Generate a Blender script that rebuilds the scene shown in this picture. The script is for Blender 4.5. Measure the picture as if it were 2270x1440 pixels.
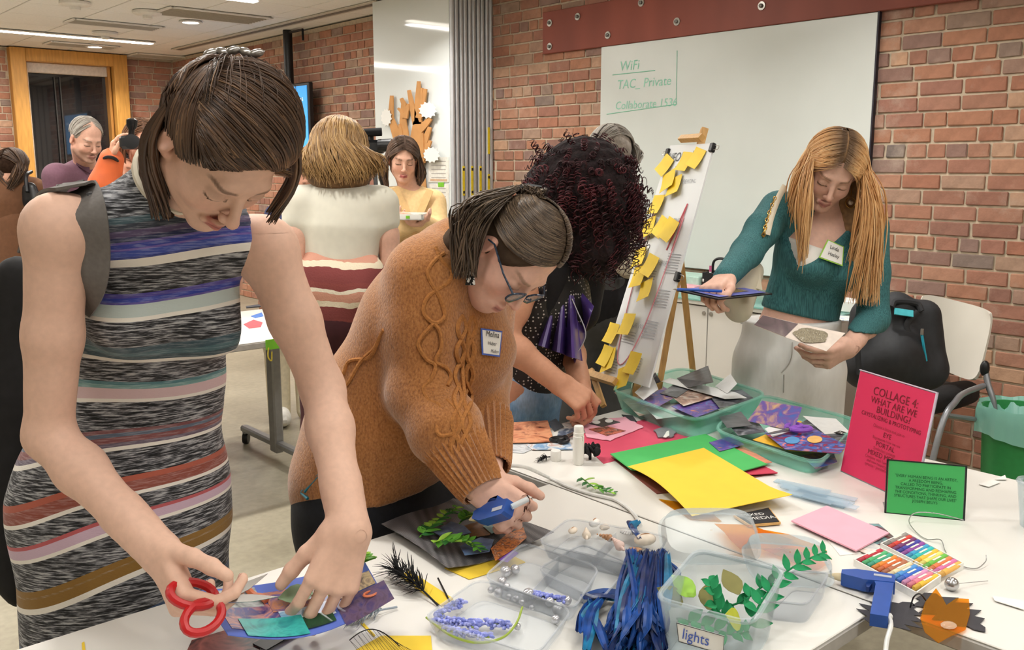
import bpy, bmesh, math, random
import numpy as np
from mathutils import Vector, Matrix

# ------------------------------------------------------------------ camera, world, lights, exposure
for _o in list(bpy.data.objects):
    bpy.data.objects.remove(_o, do_unlink=True)
S = bpy.context.scene
COL = S.collection
FPX, PITCH, CAMH, YAW = 2050.0, math.radians(9.83), 1.5, math.radians(41.4)
FW = np.array([math.sin(YAW) * math.cos(PITCH), math.cos(YAW) * math.cos(PITCH), -math.sin(PITCH)])
RT = np.array([math.cos(YAW), -math.sin(YAW), 0.0])
UP = np.cross(RT, FW)
CAM = np.array([0.0, 0.0, CAMH])
_cd = bpy.data.cameras.new('camera')
_cd.sensor_fit = 'HORIZONTAL'; _cd.sensor_width = 36.0; _cd.lens = 36.0 * FPX / 2270.0; _cd.clip_start = 0.05
_co = bpy.data.objects.new('camera', _cd); COL.objects.link(_co)
_m = Matrix(((RT[0], UP[0], -FW[0], 0), (RT[1], UP[1], -FW[1], 0), (RT[2], UP[2], -FW[2], CAMH), (0, 0, 0, 1)))
_co.matrix_world = _m
S.camera = _co
S.view_settings.view_transform = 'Standard'; S.view_settings.look = 'None'
S.view_settings.exposure = 0.34; S.view_settings.gamma = 1.0
try: S.view_settings.use_curve_mapping = False
except Exception: pass
try:      # light paths a room like this needs
    S.cycles.max_bounces = 5; S.cycles.diffuse_bounces = 3; S.cycles.glossy_bounces = 3; S.cycles.transmission_bounces = 4; S.cycles.transparent_max_bounces = 7
    S.cycles.use_light_tree = False; S.cycles.caustics_reflective = False; S.cycles.caustics_refractive = False
except Exception: pass
W = bpy.data.worlds.new('night_outside'); S.world = W; W.use_nodes = True
W.node_tree.nodes['Background'].inputs[0].default_value = (0.02, 0.022, 0.028, 1)
W.node_tree.nodes['Background'].inputs[1].default_value = 1.0
CEIL, WX, BY, LX, FY = 2.79, 4.68, 11.7, -4.6, -3.6    # room: ceiling height, right wall, back wall, left wall, front wall

def area_light(x, y, sx, sy, power, col=(1.0, 0.975, 0.935), name='ceiling_lamp_light'):
    l = bpy.data.lights.new(name, 'AREA'); l.shape = 'RECTANGLE'; l.size = sx; l.size_y = sy
    l.energy = power; l.color = col
    o = bpy.data.objects.new(name, l); COL.objects.link(o); o.location = (x, y, CEIL - 0.05)
    return o
# the ceiling's strip lamps: rows along x, one row every 3.15 m; two of them are in view
STRIPS = [(1.6, 10.25, 4.6), (1.2, 7.1, 4.7), (1.2, 3.95, 4.7), (1.2, 0.8, 4.7), (1.2, -2.3, 4.7)]
for (_x, _y, _l) in STRIPS:
    area_light(_x, _y, _l, 0.10, 62 if _y > 2 else 34)
# recessed round downlights between the strips
DOWN = [(3.62, 8.55), (3.55, 11.0), (3.62, 5.4), (3.62, 2.3), (0.9, 2.4), (0.9, 5.4), (0.9, 8.55), (3.4, -0.7), (0.9, -0.8), (-1.8, 2.4), (-1.8, -0.8), (-1.8, 5.4)]
for (_x, _y) in DOWN:
    _l = area_light(_x, _y, 0.16, 0.16, 13); _l.data.shape = 'DISK'; _l.data.spread = math.radians(130)

# ------------------------------------------------------------------ pixel -> place helpers (image taken as 2270 x 1440)
def ray(x, y): return FW * FPX + RT * (x - 1135.0) - UP * (y - 720.0)
def onz(x, y, z): d = ray(x, y); return CAM + d * (z - CAMH) / d[2]
def onx(x, y, X): d = ray(x, y); return CAM + d * X / d[0]
def ony(x, y, Y): d = ray(x, y); return CAM + d * Y / d[1]
def dep(x, y, D): return CAM + ray(x, y) * D / FPX
def A3(v): return np.array(v, float)
def unit(v): v = A3(v); return v / (np.linalg.norm(v) + 1e-12)
def lerp(a, b, t): return A3(a) * (1 - t) + A3(b) * t
def lin(c):
    return tuple((x / 255.0 / 12.92) if x / 255.0 <= 0.04045 else (((x / 255.0) + 0.055) / 1.055) ** 2.4 for x in c)

# ------------------------------------------------------------------ materials
MATS = {}
class NT:
    def __init__(s, name):
        s.m = bpy.data.materials.new(name); s.m.use_nodes = True; s.t = s.m.node_tree; s.t.nodes.clear()
        s.out = s.n('ShaderNodeOutputMaterial'); s.b = s.n('ShaderNodeBsdfPrincipled'); s.l(s.b.outputs[0], s.out.inputs[0])
    def n(s, t, **kw):
        x = s.t.nodes.new(t)
        for k, v in kw.items(): setattr(x, k, v)
        return x
    def l(s, a, b): s.t.links.new(a, b)
    def val(s, sock, v): s.b.inputs[sock].default_value = v
    def noise(s, scale, detail=3, coord='Object', stretch=None, rough=0.5):
        tc = s.n('ShaderNodeTexCoord'); no = s.n('ShaderNodeTexNoise'); no.inputs['Scale'].default_value = scale
        no.inputs['Detail'].default_value = detail; no.inputs['Roughness'].default_value = rough
        src = tc.outputs[coord]
        if stretch is not None:
            mp = s.n('ShaderNodeMapping'); mp.inputs['Scale'].default_value = stretch; s.l(src, mp.inputs[0]); src = mp.outputs[0]
        s.l(src, no.inputs['Vector']); return no
    def ramp(s, fac, stops, interp='LINEAR'):
        r = s.n('ShaderNodeValToRGB'); r.color_ramp.interpolation = interp
        e = r.color_ramp.elements
        while len(e) < len(stops): e.new(0.5)
        for i, (p, c) in enumerate(stops):
            e[i].position = p; e[i].color = (c[0], c[1], c[2], 1)
        if fac is not None: s.l(fac, r.inputs[0])
        return r
    def mix(s, fac, a, b, mode='MIX'):
        x = s.n('ShaderNodeMix', data_type='RGBA', blend_type=mode)
        for sock, v in ((x.inputs[0], fac), (x.inputs[6], a), (x.inputs[7], b)):
            if hasattr(v, 'is_linked'): s.l(v, sock)
            elif isinstance(v, (int, float)): sock.default_value = v
            else: sock.default_value = (v[0], v[1], v[2], 1)
        return x.outputs[2]
    def math(s, op, a, b=0.0, c=None):
        x = s.n('ShaderNodeMath', operation=op)
        for i, v in enumerate((a, b) if c is None else (a, b, c)):
            if hasattr(v, 'is_linked'): s.l(v, x.inputs[i])
            else: x.inputs[i].default_value = v
        return x.outputs[0]
    def bump(s, h, strength=0.2, dist=0.01):
        b = s.n('ShaderNodeBump'); b.inputs['Strength'].default_value = strength; b.inputs['Distance'].default_value = dist
        s.l(h, b.inputs['Height']); s.l(b.outputs[0], s.b.inputs['Normal']); return b

def M(name, col, rough=0.5, var=0.08, scale=40.0, bump=0.0, metal=0.0, spec=0.5, alpha=1.0, trans=0.0, emit=0.0, coat=0.0, sheen=0.0, ior=1.45, stretch=None, bdist=0.003):
    """plain procedural material: colour (sRGB 0-255) mottled by noise, optional bump"""
    if name in MATS: return MATS[name]
    t = NT(name); c = lin(col)
    no = t.noise(scale, 1, stretch=stretch)
    lo = tuple(max(0, x * (1 - var)) for x in c); hi = tuple(min(1, x * (1 + var)) for x in c)
    r = t.ramp(no.outputs['Fac'], [(0.3, lo), (0.7, hi)])
    t.l(r.outputs[0], t.b.inputs['Base Color'])
    t.val('Roughness', rough); t.val('Metallic', metal); t.val('Specular IOR Level', spec); t.val('Alpha', alpha)
    t.val('Transmission Weight', trans); t.val('IOR', ior); t.val('Coat Weight', coat); t.val('Sheen Weight', sheen)
    if emit: t.l(r.outputs[0], t.b.inputs['Emission Color']); t.val('Emission Strength', emit)
    if bump: t.bump(no.outputs['Fac'], bump, bdist)
    MATS[name] = t.m; return t.m

def M_clear(name, col, mixf=0.25, rough=0.15):
    """thin see-through plastic: a share of light goes straight through, the rest is glossy/diffuse plastic"""
    if name in MATS: return MATS[name]
    t = NT(name); tr = t.n('ShaderNodeBsdfTransparent'); mx = t.n('ShaderNodeMixShader')
    no = t.noise(9.0, 2); c = lin(col)
    r = t.ramp(no.outputs['Fac'], [(0.3, tuple(x * 0.96 for x in c)), (0.7, c)])
    t.l(r.outputs[0], t.b.inputs['Base Color']); t.val('Roughness', rough)
    tr.inputs[0].default_value = (0.72 + 0.28 * c[0], 0.72 + 0.28 * c[1], 0.72 + 0.28 * c[2], 1)
    lw = t.n('ShaderNodeLayerWeight'); lw.inputs[0].default_value = 0.35
    f = t.math('ADD', t.math('MULTIPLY', lw.outputs['Facing'], 0.28), mixf)
    t.l(f, mx.inputs[0]); t.l(tr.outputs[0], mx.inputs[1]); t.l(t.b.outputs[0], mx.inputs[2]); t.l(mx.outputs[0], t.out.inputs[0])
    MATS[name] = t.m; return t.m

def M_film(name, col):
    """coloured transparent acetate"""
    if name in MATS: return MATS[name]
    t = NT(name); tr = t.n('ShaderNodeBsdfTransparent'); mx = t.n('ShaderNodeMixShader'); c = lin(col)
    no = t.noise(6.0, 2); r = t.ramp(no.outputs['Fac'], [(0.2, tuple(x * 0.92 for x in c)), (0.8, c)])
    t.l(r.outputs[0], tr.inputs[0]); t.l(r.outputs[0], t.b.inputs['Base Color']); t.val('Roughness', 0.12)
    mx.inputs[0].default_value = 0.15
    t.l(tr.outputs[0], mx.inputs[1]); t.l(t.b.outputs[0], mx.inputs[2]); t.l(mx.outputs[0], t.out.inputs[0])
    MATS[name] = t.m; return t.m

def M_vcol(name, rough=0.5, var=0.06, scale=60.0, bump=0.0, sss=0.0, spec=0.4, bdist=0.002):
    """colour comes from the mesh's own 'Col' attribute, mottled by noise"""
    if name in MATS: return MATS[name]
    t = NT(name); at = t.n('ShaderNodeAttribute', attribute_name='Col'); no = t.noise(scale, 3)
    g = t.ramp(no.outputs['Fac'], [(0.3, (1 - var,) * 3), (0.7, (1 + var,) * 3)])
    t.l(t.mix(1.0, at.outputs['Color'], g.outputs[0], 'MULTIPLY'), t.b.inputs['Base Color'])
    t.val('Roughness', rough); t.val('Specular IOR Level', spec)
    if sss:
        t.val('Subsurface Weight', sss); t.val('Subsurface Radius', (1.0, 0.35, 0.2)); t.val('Subsurface Scale', 0.008)
    if bump: t.bump(no.outputs['Fac'], bump, bdist)
    MATS[name] = t.m; return t.m

def M_hair(name, stops, rough=0.42, spec=0.45):
    """hair: each strand (mesh island) takes its own tone"""
    if name in MATS: return MATS[name]
    t = NT(name); g = t.n('ShaderNodeNewGeometry'); no = t.noise(25.0, 2)
    f = t.math('ADD', t.math('MULTIPLY', g.outputs['Random Per Island'], 0.8), t.math('MULTIPLY', no.outputs['Fac'], 0.2))
    r = t.ramp(f, [(p, lin(c)) for p, c in stops]); t.l(r.outputs[0], t.b.inputs['Base Color'])
    t.val('Roughness', rough); t.val('Specular IOR Level', spec)
    MATS[name] = t.m; return t.m

def M_collage(name, cols, scale=9.0, rough=0.35, distort=1.5, seed=0.0):
    """printed magazine paper: blotches of several inks"""
    if name in MATS: return MATS[name]
    t = NT(name); tc = t.n('ShaderNodeTexCoord'); mp = t.n('ShaderNodeMapping'); mp.inputs['Location'].default_value = (seed, seed * 1.7, seed * 0.3)
    t.l(tc.outputs['Object'], mp.inputs[0]); no = t.n('ShaderNodeTexNoise'); no.inputs['Scale'].default_value = scale
    no.inputs['Detail'].default_value = 4; no.inputs['Distortion'].default_value = distort; t.l(mp.outputs[0], no.inputs['Vector'])
    n = len(cols); r = t.ramp(no.outputs['Fac'], [(0.28 + 0.44 * i / max(1, n - 1), lin(c)) for i, c in enumerate(cols)], 'LINEAR' if n < 5 else 'EASE')
    t.l(r.outputs[0], t.b.inputs['Base Color']); t.val('Roughness', rough)
    MATS[name] = t.m; return t.m

# ------------------------------------------------------------------ objects
ORG = {}
def _link(o, parent, kind=None):
    COL.objects.link(o)
    if parent is not None: o.parent = parent
    if kind: o['kind'] = kind
def tag(o, label=None, cat=None, group=None, kind=None):
    if label: o['label'] = label
    if cat: o['category'] = cat
    if group: o['group'] = group
    if kind: o['kind'] = kind
    return o
def thing(name, label, cat, loc, group=None, parent=None):
    o = bpy.data.objects.new(name, None); o.empty_display_size = 0.05; COL.objects.link(o)
    o.location = tuple(float(c) for c in loc); ORG[o.name] = A3(loc)
    return tag(o, label, cat, group)
def org(o): return ORG.get(o.name, np.zeros(3)) if o is not None else np.zeros(3)

def mesh_obj(name, verts, faces, mat, parent=None, smooth=True, loc=None, cols=None, attrs=None, autosmooth=None, midx=None):
    """verts are world coordinates; the object sits in its parent's frame (or at loc)"""
    V = np.asarray(verts, float).reshape(-1, 3)
    me = bpy.data.meshes.new(name)
    if parent is not None: o0 = org(parent)
    else: o0 = A3(loc) if loc is not None else (V.min(0) * [0.5, 0.5, 1] + V.max(0) * [0.5, 0.5, 0])
    L = V - o0
    if isinstance(faces, np.ndarray):
        nf, k = faces.shape
        me.vertices.add(len(L)); me.vertices.foreach_set('co', L.astype(np.float32).ravel())
        me.loops.add(nf * k); me.loops.foreach_set('vertex_index', faces.astype(np.int32).ravel())
        me.polygons.add(nf); me.polygons.foreach_set('loop_start', np.arange(0, nf * k, k, dtype=np.int32))
        try: me.polygons.foreach_set('loop_total', np.full(nf, k, dtype=np.int32))
        except Exception: pass
        me.update(calc_edges=True)
    else:
        me.from_pydata([tuple(map(float, v)) for v in L], [], [tuple(int(i) for i in f) for f in faces])
    me.validate()
    for m in (mat if isinstance(mat, (list, tuple)) else [mat]): me.materials.append(m)
    if midx is not None and len(midx) == len(me.polygons): me.polygons.foreach_set('material_index', np.asarray(midx, np.int32))
    if smooth: me.polygons.foreach_set('use_smooth', np.ones(len(me.polygons), bool))
    if cols is not None:
        a = me.attributes.new('Col', 'FLOAT_COLOR', 'POINT'); c = np.ones((len(L), 4), np.float32); c[:, :3] = cols
        a.data.foreach_set('color', c.ravel())
    if attrs:
        for k2, v in attrs.items():
            a = me.attributes.new(k2, 'FLOAT', 'POINT'); a.data.foreach_set('value', np.asarray(v, np.float32))
    me.update()
    if autosmooth is not None:
        try: me.set_sharp_from_angle(angle=autosmooth)
        except Exception: pass
    o = bpy.data.objects.new(name, me)
    _link(o, parent)
    if parent is None: o.location = tuple(map(float, o0))
    ORG[o.name] = o0
    return o

class MB:
    """collects simple shapes in world coordinates"""
    def __init__(s): s.v = []; s.f = []; s.mi = []; s.cur = 0
    def add(s, V, Fs):
        b = len(s.v); s.v.extend([tuple(map(float, v)) for v in V]); s.f.extend([tuple(i + b for i in f) for f in Fs]); s.mi.extend([s.cur] * len(Fs)); return s
    def box(s, c, size, R=None, bev=0.0):
        """box of given size centred at c, rotated by 3x3 R; bev chamfers all edges"""
        h = A3(size) / 2; R = np.eye(3) if R is None else np.asarray(R)
        if bev <= 0:
            V = [(x, y, z) for x in (-h[0], h[0]) for y in (-h[1], h[1]) for z in (-h[2], h[2])]
            Fs = [(0, 1, 3, 2), (4, 6, 7, 5), (0, 4, 5, 1), (2, 3, 7, 6), (0, 2, 6, 4), (1, 5, 7, 3)]
        else:
            bev = min(bev, h.min() * 0.98)
            V = []; idx = {}
            for sx in (-1, 1):
                for sy in (-1, 1):
                    for sz in (-1, 1):
                        sg = A3((sx, sy, sz)); 
                        for a in range(3):
                            p = sg * (h - bev); p[a] = sg[a] * h[a]; idx[(sx, sy, sz, a)] = len(V); V.append(p)
            Fs = []
            for a in range(3):
                b, c2 = (a + 1) % 3, (a + 2) % 3
                for sa in (-1, 1):
                    q = []
                    for sb, sc in ((-1, -1), (1, -1), (1, 1), (-1, 1)):
                        k = [0, 0, 0]; k[a] = sa; k[b] = sb; k[c2] = sc; q.append(idx[(k[0], k[1], k[2], a)])
                    Fs.append(tuple(q if sa > 0 else q[::-1]))
                for sb in (-1, 1):
                    for sc in (-1, 1):
                        def g(sa, ax):
                            k = [0, 0, 0]; k[a] = sa; k[b] = sb; k[c2] = sc; return idx[(k[0], k[1], k[2], ax)]
                        q = (g(-1, b), g(1, b), g(1, c2), g(-1, c2)); Fs.append(q if sb * sc > 0 else q[::-1])
            for sx in (-1, 1):
                for sy in (-1, 1):
                    for sz in (-1, 1):
                        t = tuple(idx[(sx, sy, sz, a)] for a in range(3)); Fs.append(t if sx * sy * sz > 0 else t[::-1])
        return s.add([A3(c) + R @ A3(v) for v in V], Fs)
    def tube(s, P, r, n=8, cap=True, closed=False, flat=None):
        """tube along points P; r scalar or list; flat=(normal,ratio) squashes the section"""
        P = [A3(p) for p in P]; m = len(P); rr = [r] * m if np.isscalar(r) else list(r)
        V = []; Fs = []; prev = None
        for i in range(m):
            a = P[(i - 1) % m] if (closed or i > 0) else P[i]; b = P[(i + 1) % m] if (closed or i < m - 1) else P[i]
            t = unit(b - a)
            if flat is not None:
                u = A3(flat[0]) - t * np.dot(flat[0], t)
                u = unit(u) if np.linalg.norm(u) > 1e-6 else unit(np.cross(t, (0, 0, 1.0)))
            elif prev is None:
                u = np.cross(t, (0, 0, 1.0)); u = np.cross(t, (1.0, 0, 0)) if np.linalg.norm(u) < 1e-3 else u; u = unit(u)
            else:
                u = prev - t * np.dot(prev, t); u = unit(u)
            prev = u; w = np.cross(t, u); fr = 1.0 if flat is None else flat[1]
            for k in range(n):
                an = 2 * math.pi * k / n + (math.pi / n if flat is not None else 0)
                V.append(P[i] + rr[i] * (math.cos(an) * u * fr + math.sin(an) * w))
        for i in range(m if closed else m - 1):
            j = (i + 1) % m
            for k in range(n):
                k2 = (k + 1) % n; Fs.append((i * n + k, i * n + k2, j * n + k2, j * n + k))
        if cap and not closed:
            Fs.append(tuple(range(n))[::-1]); Fs.append(tuple((m - 1) * n + k for k in range(n)))
        return s.add(V, Fs)
    def lathe(s, prof, c, axis=(0, 0, 1), n=20, cap=True):
        """profile [(radius, height)] turned about axis through c"""
        ax = unit(axis); u = np.cross(ax, (0, 0, 1.0)); u = A3((1.0, 0, 0)) if np.linalg.norm(u) < 1e-3 else unit(u); w = np.cross(ax, u)
        V = []; Fs = []; m = len(prof)
        for (r, h) in prof:
            for k in range(n):
                an = 2 * math.pi * k / n; V.append(A3(c) + ax * h + r * (math.cos(an) * u + math.sin(an) * w))
        for i in range(m - 1):
            for k in range(n):
                k2 = (k + 1) % n; Fs.append((i * n + k, i * n + k2, (i + 1) * n + k2, (i + 1) * n + k))
        if cap: Fs.append(tuple(range(n))[::-1]); Fs.append(tuple((m - 1) * n + k for k in range(n)))
        return s.add(V, Fs)
    def prism(s, poly, thick):
        """poly: 3D points of a planar outline; extruded by thick along its normal (downwards/backwards)"""
        P = [A3(p) for p in poly]; nrm = np.zeros(3)
        for i in range(len(P)): nrm += np.cross(P[i] - P[0], P[(i + 1) % len(P)] - P[0])
        nrm = unit(nrm); m = len(P); V = P + [p - nrm * thick for p in P]
        Fs = [tuple(range(m)), tuple(range(2 * m - 1, m - 1, -1))] + [(i, i + m, (i + 1) % m + m, (i + 1) % m) for i in range(m)]
        return s.add(V, Fs)
    def grid(s, fn, nu, nv, thick=0.0, closed_u=False):
        """surface fn(u,v)->point, u,v in 0..1; thick gives it a back side"""
        P = np.array([[fn(i / (nu - (0 if closed_u else 1)), j / (nv - 1)) for j in range(nv)] for i in range(nu)], float)
        V = list(P.reshape(-1, 3)); Fs = []
        iu = nu if closed_u else nu - 1
        for i in range(iu):
            for j in range(nv - 1):
                i2 = (i + 1) % nu; Fs.append((i * nv + j, i2 * nv + j, i2 * nv + j + 1, i * nv + j + 1))
        if thick:
            du = np.gradient(P, axis=0); dv = np.gradient(P, axis=1); N = np.cross(du, dv); N /= (np.linalg.norm(N, axis=2, keepdims=True) + 1e-9)
            o = len(V); V += list((P - N * thick).reshape(-1, 3)); Fs += [tuple(k + o for k in f[::-1]) for f in list(Fs)]
            for i in range(iu):
                i2 = (i + 1) % nu
                Fs.append((i * nv, i * nv + o, i2 * nv + o, i2 * nv)); Fs.append((i * nv + nv - 1, i2 * nv + nv - 1, i2 * nv + nv - 1 + o, i * nv + nv - 1 + o))
            if not closed_u:
                for j in range(nv - 1):
                    Fs.append((j, j + 1, j + 1 + o, j + o)); b = (nu - 1) * nv; Fs.append((b + j, b + j + o, b + j + 1 + o, b + j + 1))
        return s.add(V, Fs)
    def ell(s, c, r, R=None, nu=14, nv=9):
        R = np.eye(3) if R is None else R; r = A3((r, r, r)) if np.isscalar(r) else A3(r)
        V = [A3(c) + R @ (r * A3((0, 0, -1)))]; 
        for j in range(1, nv):
            ph = -math.pi / 2 + math.pi * j / nv
            for i in range(nu):
                th = 2 * math.pi * i / nu; V.append(A3(c) + R @ (r * A3((math.cos(ph) * math.cos(th), math.cos(ph) * math.sin(th), math.sin(ph)))))
        V.append(A3(c) + R @ (r * A3((0, 0, 1)))); Fs = []
        for i in range(nu): Fs.append((0, 1 + (i + 1) % nu, 1 + i))
        for j in range(nv - 2):
            for i in range(nu):
                a = 1 + j * nu; Fs.append((a + i, a + (i + 1) % nu, a + nu + (i + 1) % nu, a + nu + i))
        a = 1 + (nv - 2) * nu; t = len(V) - 1
        for i in range(nu): Fs.append((a + i, a + (i + 1) % nu, t))
        return s.add(V, Fs)
    def build(s, name, mat, parent=None, smooth=True, loc=None, ang=0.7):
        return mesh_obj(name, s.v, s.f, mat, parent, smooth, loc, autosmooth=ang, midx=s.mi if isinstance(mat, (list, tuple)) else None)

def rotz(a): c, s_ = math.cos(a), math.sin(a); return np.array([[c, -s_, 0], [s_, c, 0], [0, 0, 1.0]])
def rotx(a): c, s_ = math.cos(a), math.sin(a); return np.array([[1.0, 0, 0], [0, c, -s_], [0, s_, c]])
def roty(a): c, s_ = math.cos(a), math.sin(a); return np.array([[c, 0, s_], [0, 1.0, 0], [-s_, 0, c]])
def frame(x, z):
    """3x3 with columns x, y, z (z kept, x made square to it)"""
    z = unit(z); x = A3(x) - z * np.dot(x, z); x = unit(x); return np.stack([x, np.cross(z, x), z], 1)
def spline(P, n=8):
    """Catmull-Rom through points"""
    P = [A3(p) for p in P]; Q = [2 * P[0] - P[1]] + P + [2 * P[-1] - P[-2]]; out = []
    for i in range(1, len(Q) - 2):
        a, b, c, d = Q[i - 1], Q[i], Q[i + 1], Q[i + 2]
        for k in range(n):
            t = k / n; out.append(0.5 * (2 * b + (c - a) * t + (2 * a - 5 * b + 4 * c - d) * t * t + (3 * b - a - 3 * c + d) * t ** 3))
    out.append(P[-1]); return out

LETQ = []
def lettering(text, center, xdir, ydir, height, mat, parent, name='lettering', align='CENTER', shear=0.0, wscale=1.0, off=0.0006, spacing=1.0):
    """flat printed text lying on a surface: center, reading direction, up direction, cap height (made at the end, all at once)"""
    LETQ.append((text, A3(center), A3(xdir), A3(ydir), height, mat, parent, name, align, shear, wscale, off, spacing))
def flush_lettering():
    tmp = []
    for (text, center, xd, yd, h, mat, parent, name, align, shear, ws, off, sp) in LETQ:
        cu = bpy.data.curves.new('lettering', 'FONT'); cu.body = text; cu.align_x = align; cu.align_y = 'CENTER'; cu.size = h * 1.4; cu.shear = shear; cu.space_character = sp; cu.resolution_u = 3
        ob = bpy.data.objects.new('tmp_text', cu); COL.objects.link(ob); tmp.append((ob, cu))
    dg = bpy.context.evaluated_depsgraph_get(); got = []
    for ob, cu in tmp:
        me = bpy.data.meshes.new_from_object(ob.evaluated_get(dg)); V = np.empty(len(me.vertices) * 3); me.vertices.foreach_get('co', V)
        got.append((V.reshape(-1, 3), [tuple(p.vertices) for p in me.polygons])); bpy.data.meshes.remove(me)
    for ob, cu in tmp: bpy.data.objects.remove(ob, do_unlink=True); bpy.data.curves.remove(cu)
    for (text, center, xd, yd, h, mat, parent, name, align, shear, ws, off, sp), (V, Fs) in zip(LETQ, got):
        x = unit(xd); y = unit(yd - x * np.dot(yd, x)); n = np.cross(x, y); Wd = center + V[:, :1] * ws * x + V[:, 1:2] * y + n * off
        o = mesh_obj(name, Wd, Fs, mat, parent, smooth=False); o['kind'] = 'stuff'
# ------------------------------------------------------------------ smooth solid modelling: distance fields meshed with surface nets
def rc(a, b, r0, r1=None, k=0.02, n=None, s=1.0, op=1):
    """tapered limb from a to b; n,s: section squashed to s along n"""
    a = A3(a); b = A3(b); r1 = r0 if r1 is None else r1
    return ('c', a, b, r0, r1, None if n is None else unit(n), s, k, op, (a + b) / 2, np.linalg.norm(b - a) / 2 + max(r0, r1))
def el(c, ax, R=None, k=0.02, op=1):
    ax = A3((ax, ax, ax)) if np.isscalar(ax) else A3(ax)
    return ('e', A3(c), ax, np.eye(3) if R is None else np.asarray(R), 0, 0, 0, k, op, A3(c), float(ax.max()))
def pl(p, n, k=0.004):
    """keep only the side of the plane that n points away from"""
    return ('p', A3(p), unit(n), 0, 0, 0, 0, k, 2, A3(p), 1e9)
def wedge(planes, k=.004, op=-1):
    """space behind all the planes [(point, outward normal)]"""
    return ('w', [(A3(p), unit(n)) for p, n in planes], None, 0, 0, 0, 0, k, op, A3(planes[0][0]), 1e9)
def chain(P, r, k=0.02, n=None, s=1.0, op=1):
    return [rc(P[i], P[i + 1], r[i], r[i + 1], k, n, s, op) for i in range(len(P) - 1)]
def _pd(q, P):
    if q[0] == 'c':
        ab = q[2] - q[1]; L2 = ab @ ab + 1e-12; pa = P - q[1]; t = np.clip(pa @ ab / L2, 0, 1)
        off = pa - t[:, None] * ab; rad = q[3] + (q[4] - q[3]) * t
        if q[5] is not None and q[6] != 1.0:
            off = off + np.outer((off @ q[5]) * (1.0 / q[6] - 1.0), q[5])
            return (np.sqrt((off * off).sum(1)) - rad) * min(1.0, q[6] * 1.2)
        return np.sqrt((off * off).sum(1)) - rad
    if q[0] == 'e':
        l = (P - q[1]) @ q[3]; a = l / q[2]; k0 = np.sqrt((a * a).sum(1)); b = l / (q[2] ** 2); k1 = np.sqrt((b * b).sum(1)) + 1e-9
        return np.where(k0 < 1e-6, -q[2].min(), k0 * (k0 - 1.0) / k1)
    if q[0] == 'w': return np.max([(P - p) @ n for p, n in q[1]], 0)
    return (P - q[1]) @ q[2]
def sdf(prims, P):
    d = np.full(len(P), 1e3)
    for q in prims:
        e = _pd(q, P); k = q[7]
        if q[8] == 1:
            h = np.clip(0.5 + 0.5 * (e - d) / k, 0, 1); d = e * (1 - h) + d * h - k * h * (1 - h)
        else:
            e = -e if q[8] == -1 else e
            h = np.clip(0.5 - 0.5 * (e - d) / k, 0, 1); d = e * (1 - h) + d * h + k * h * (1 - h)
    return d
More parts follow.
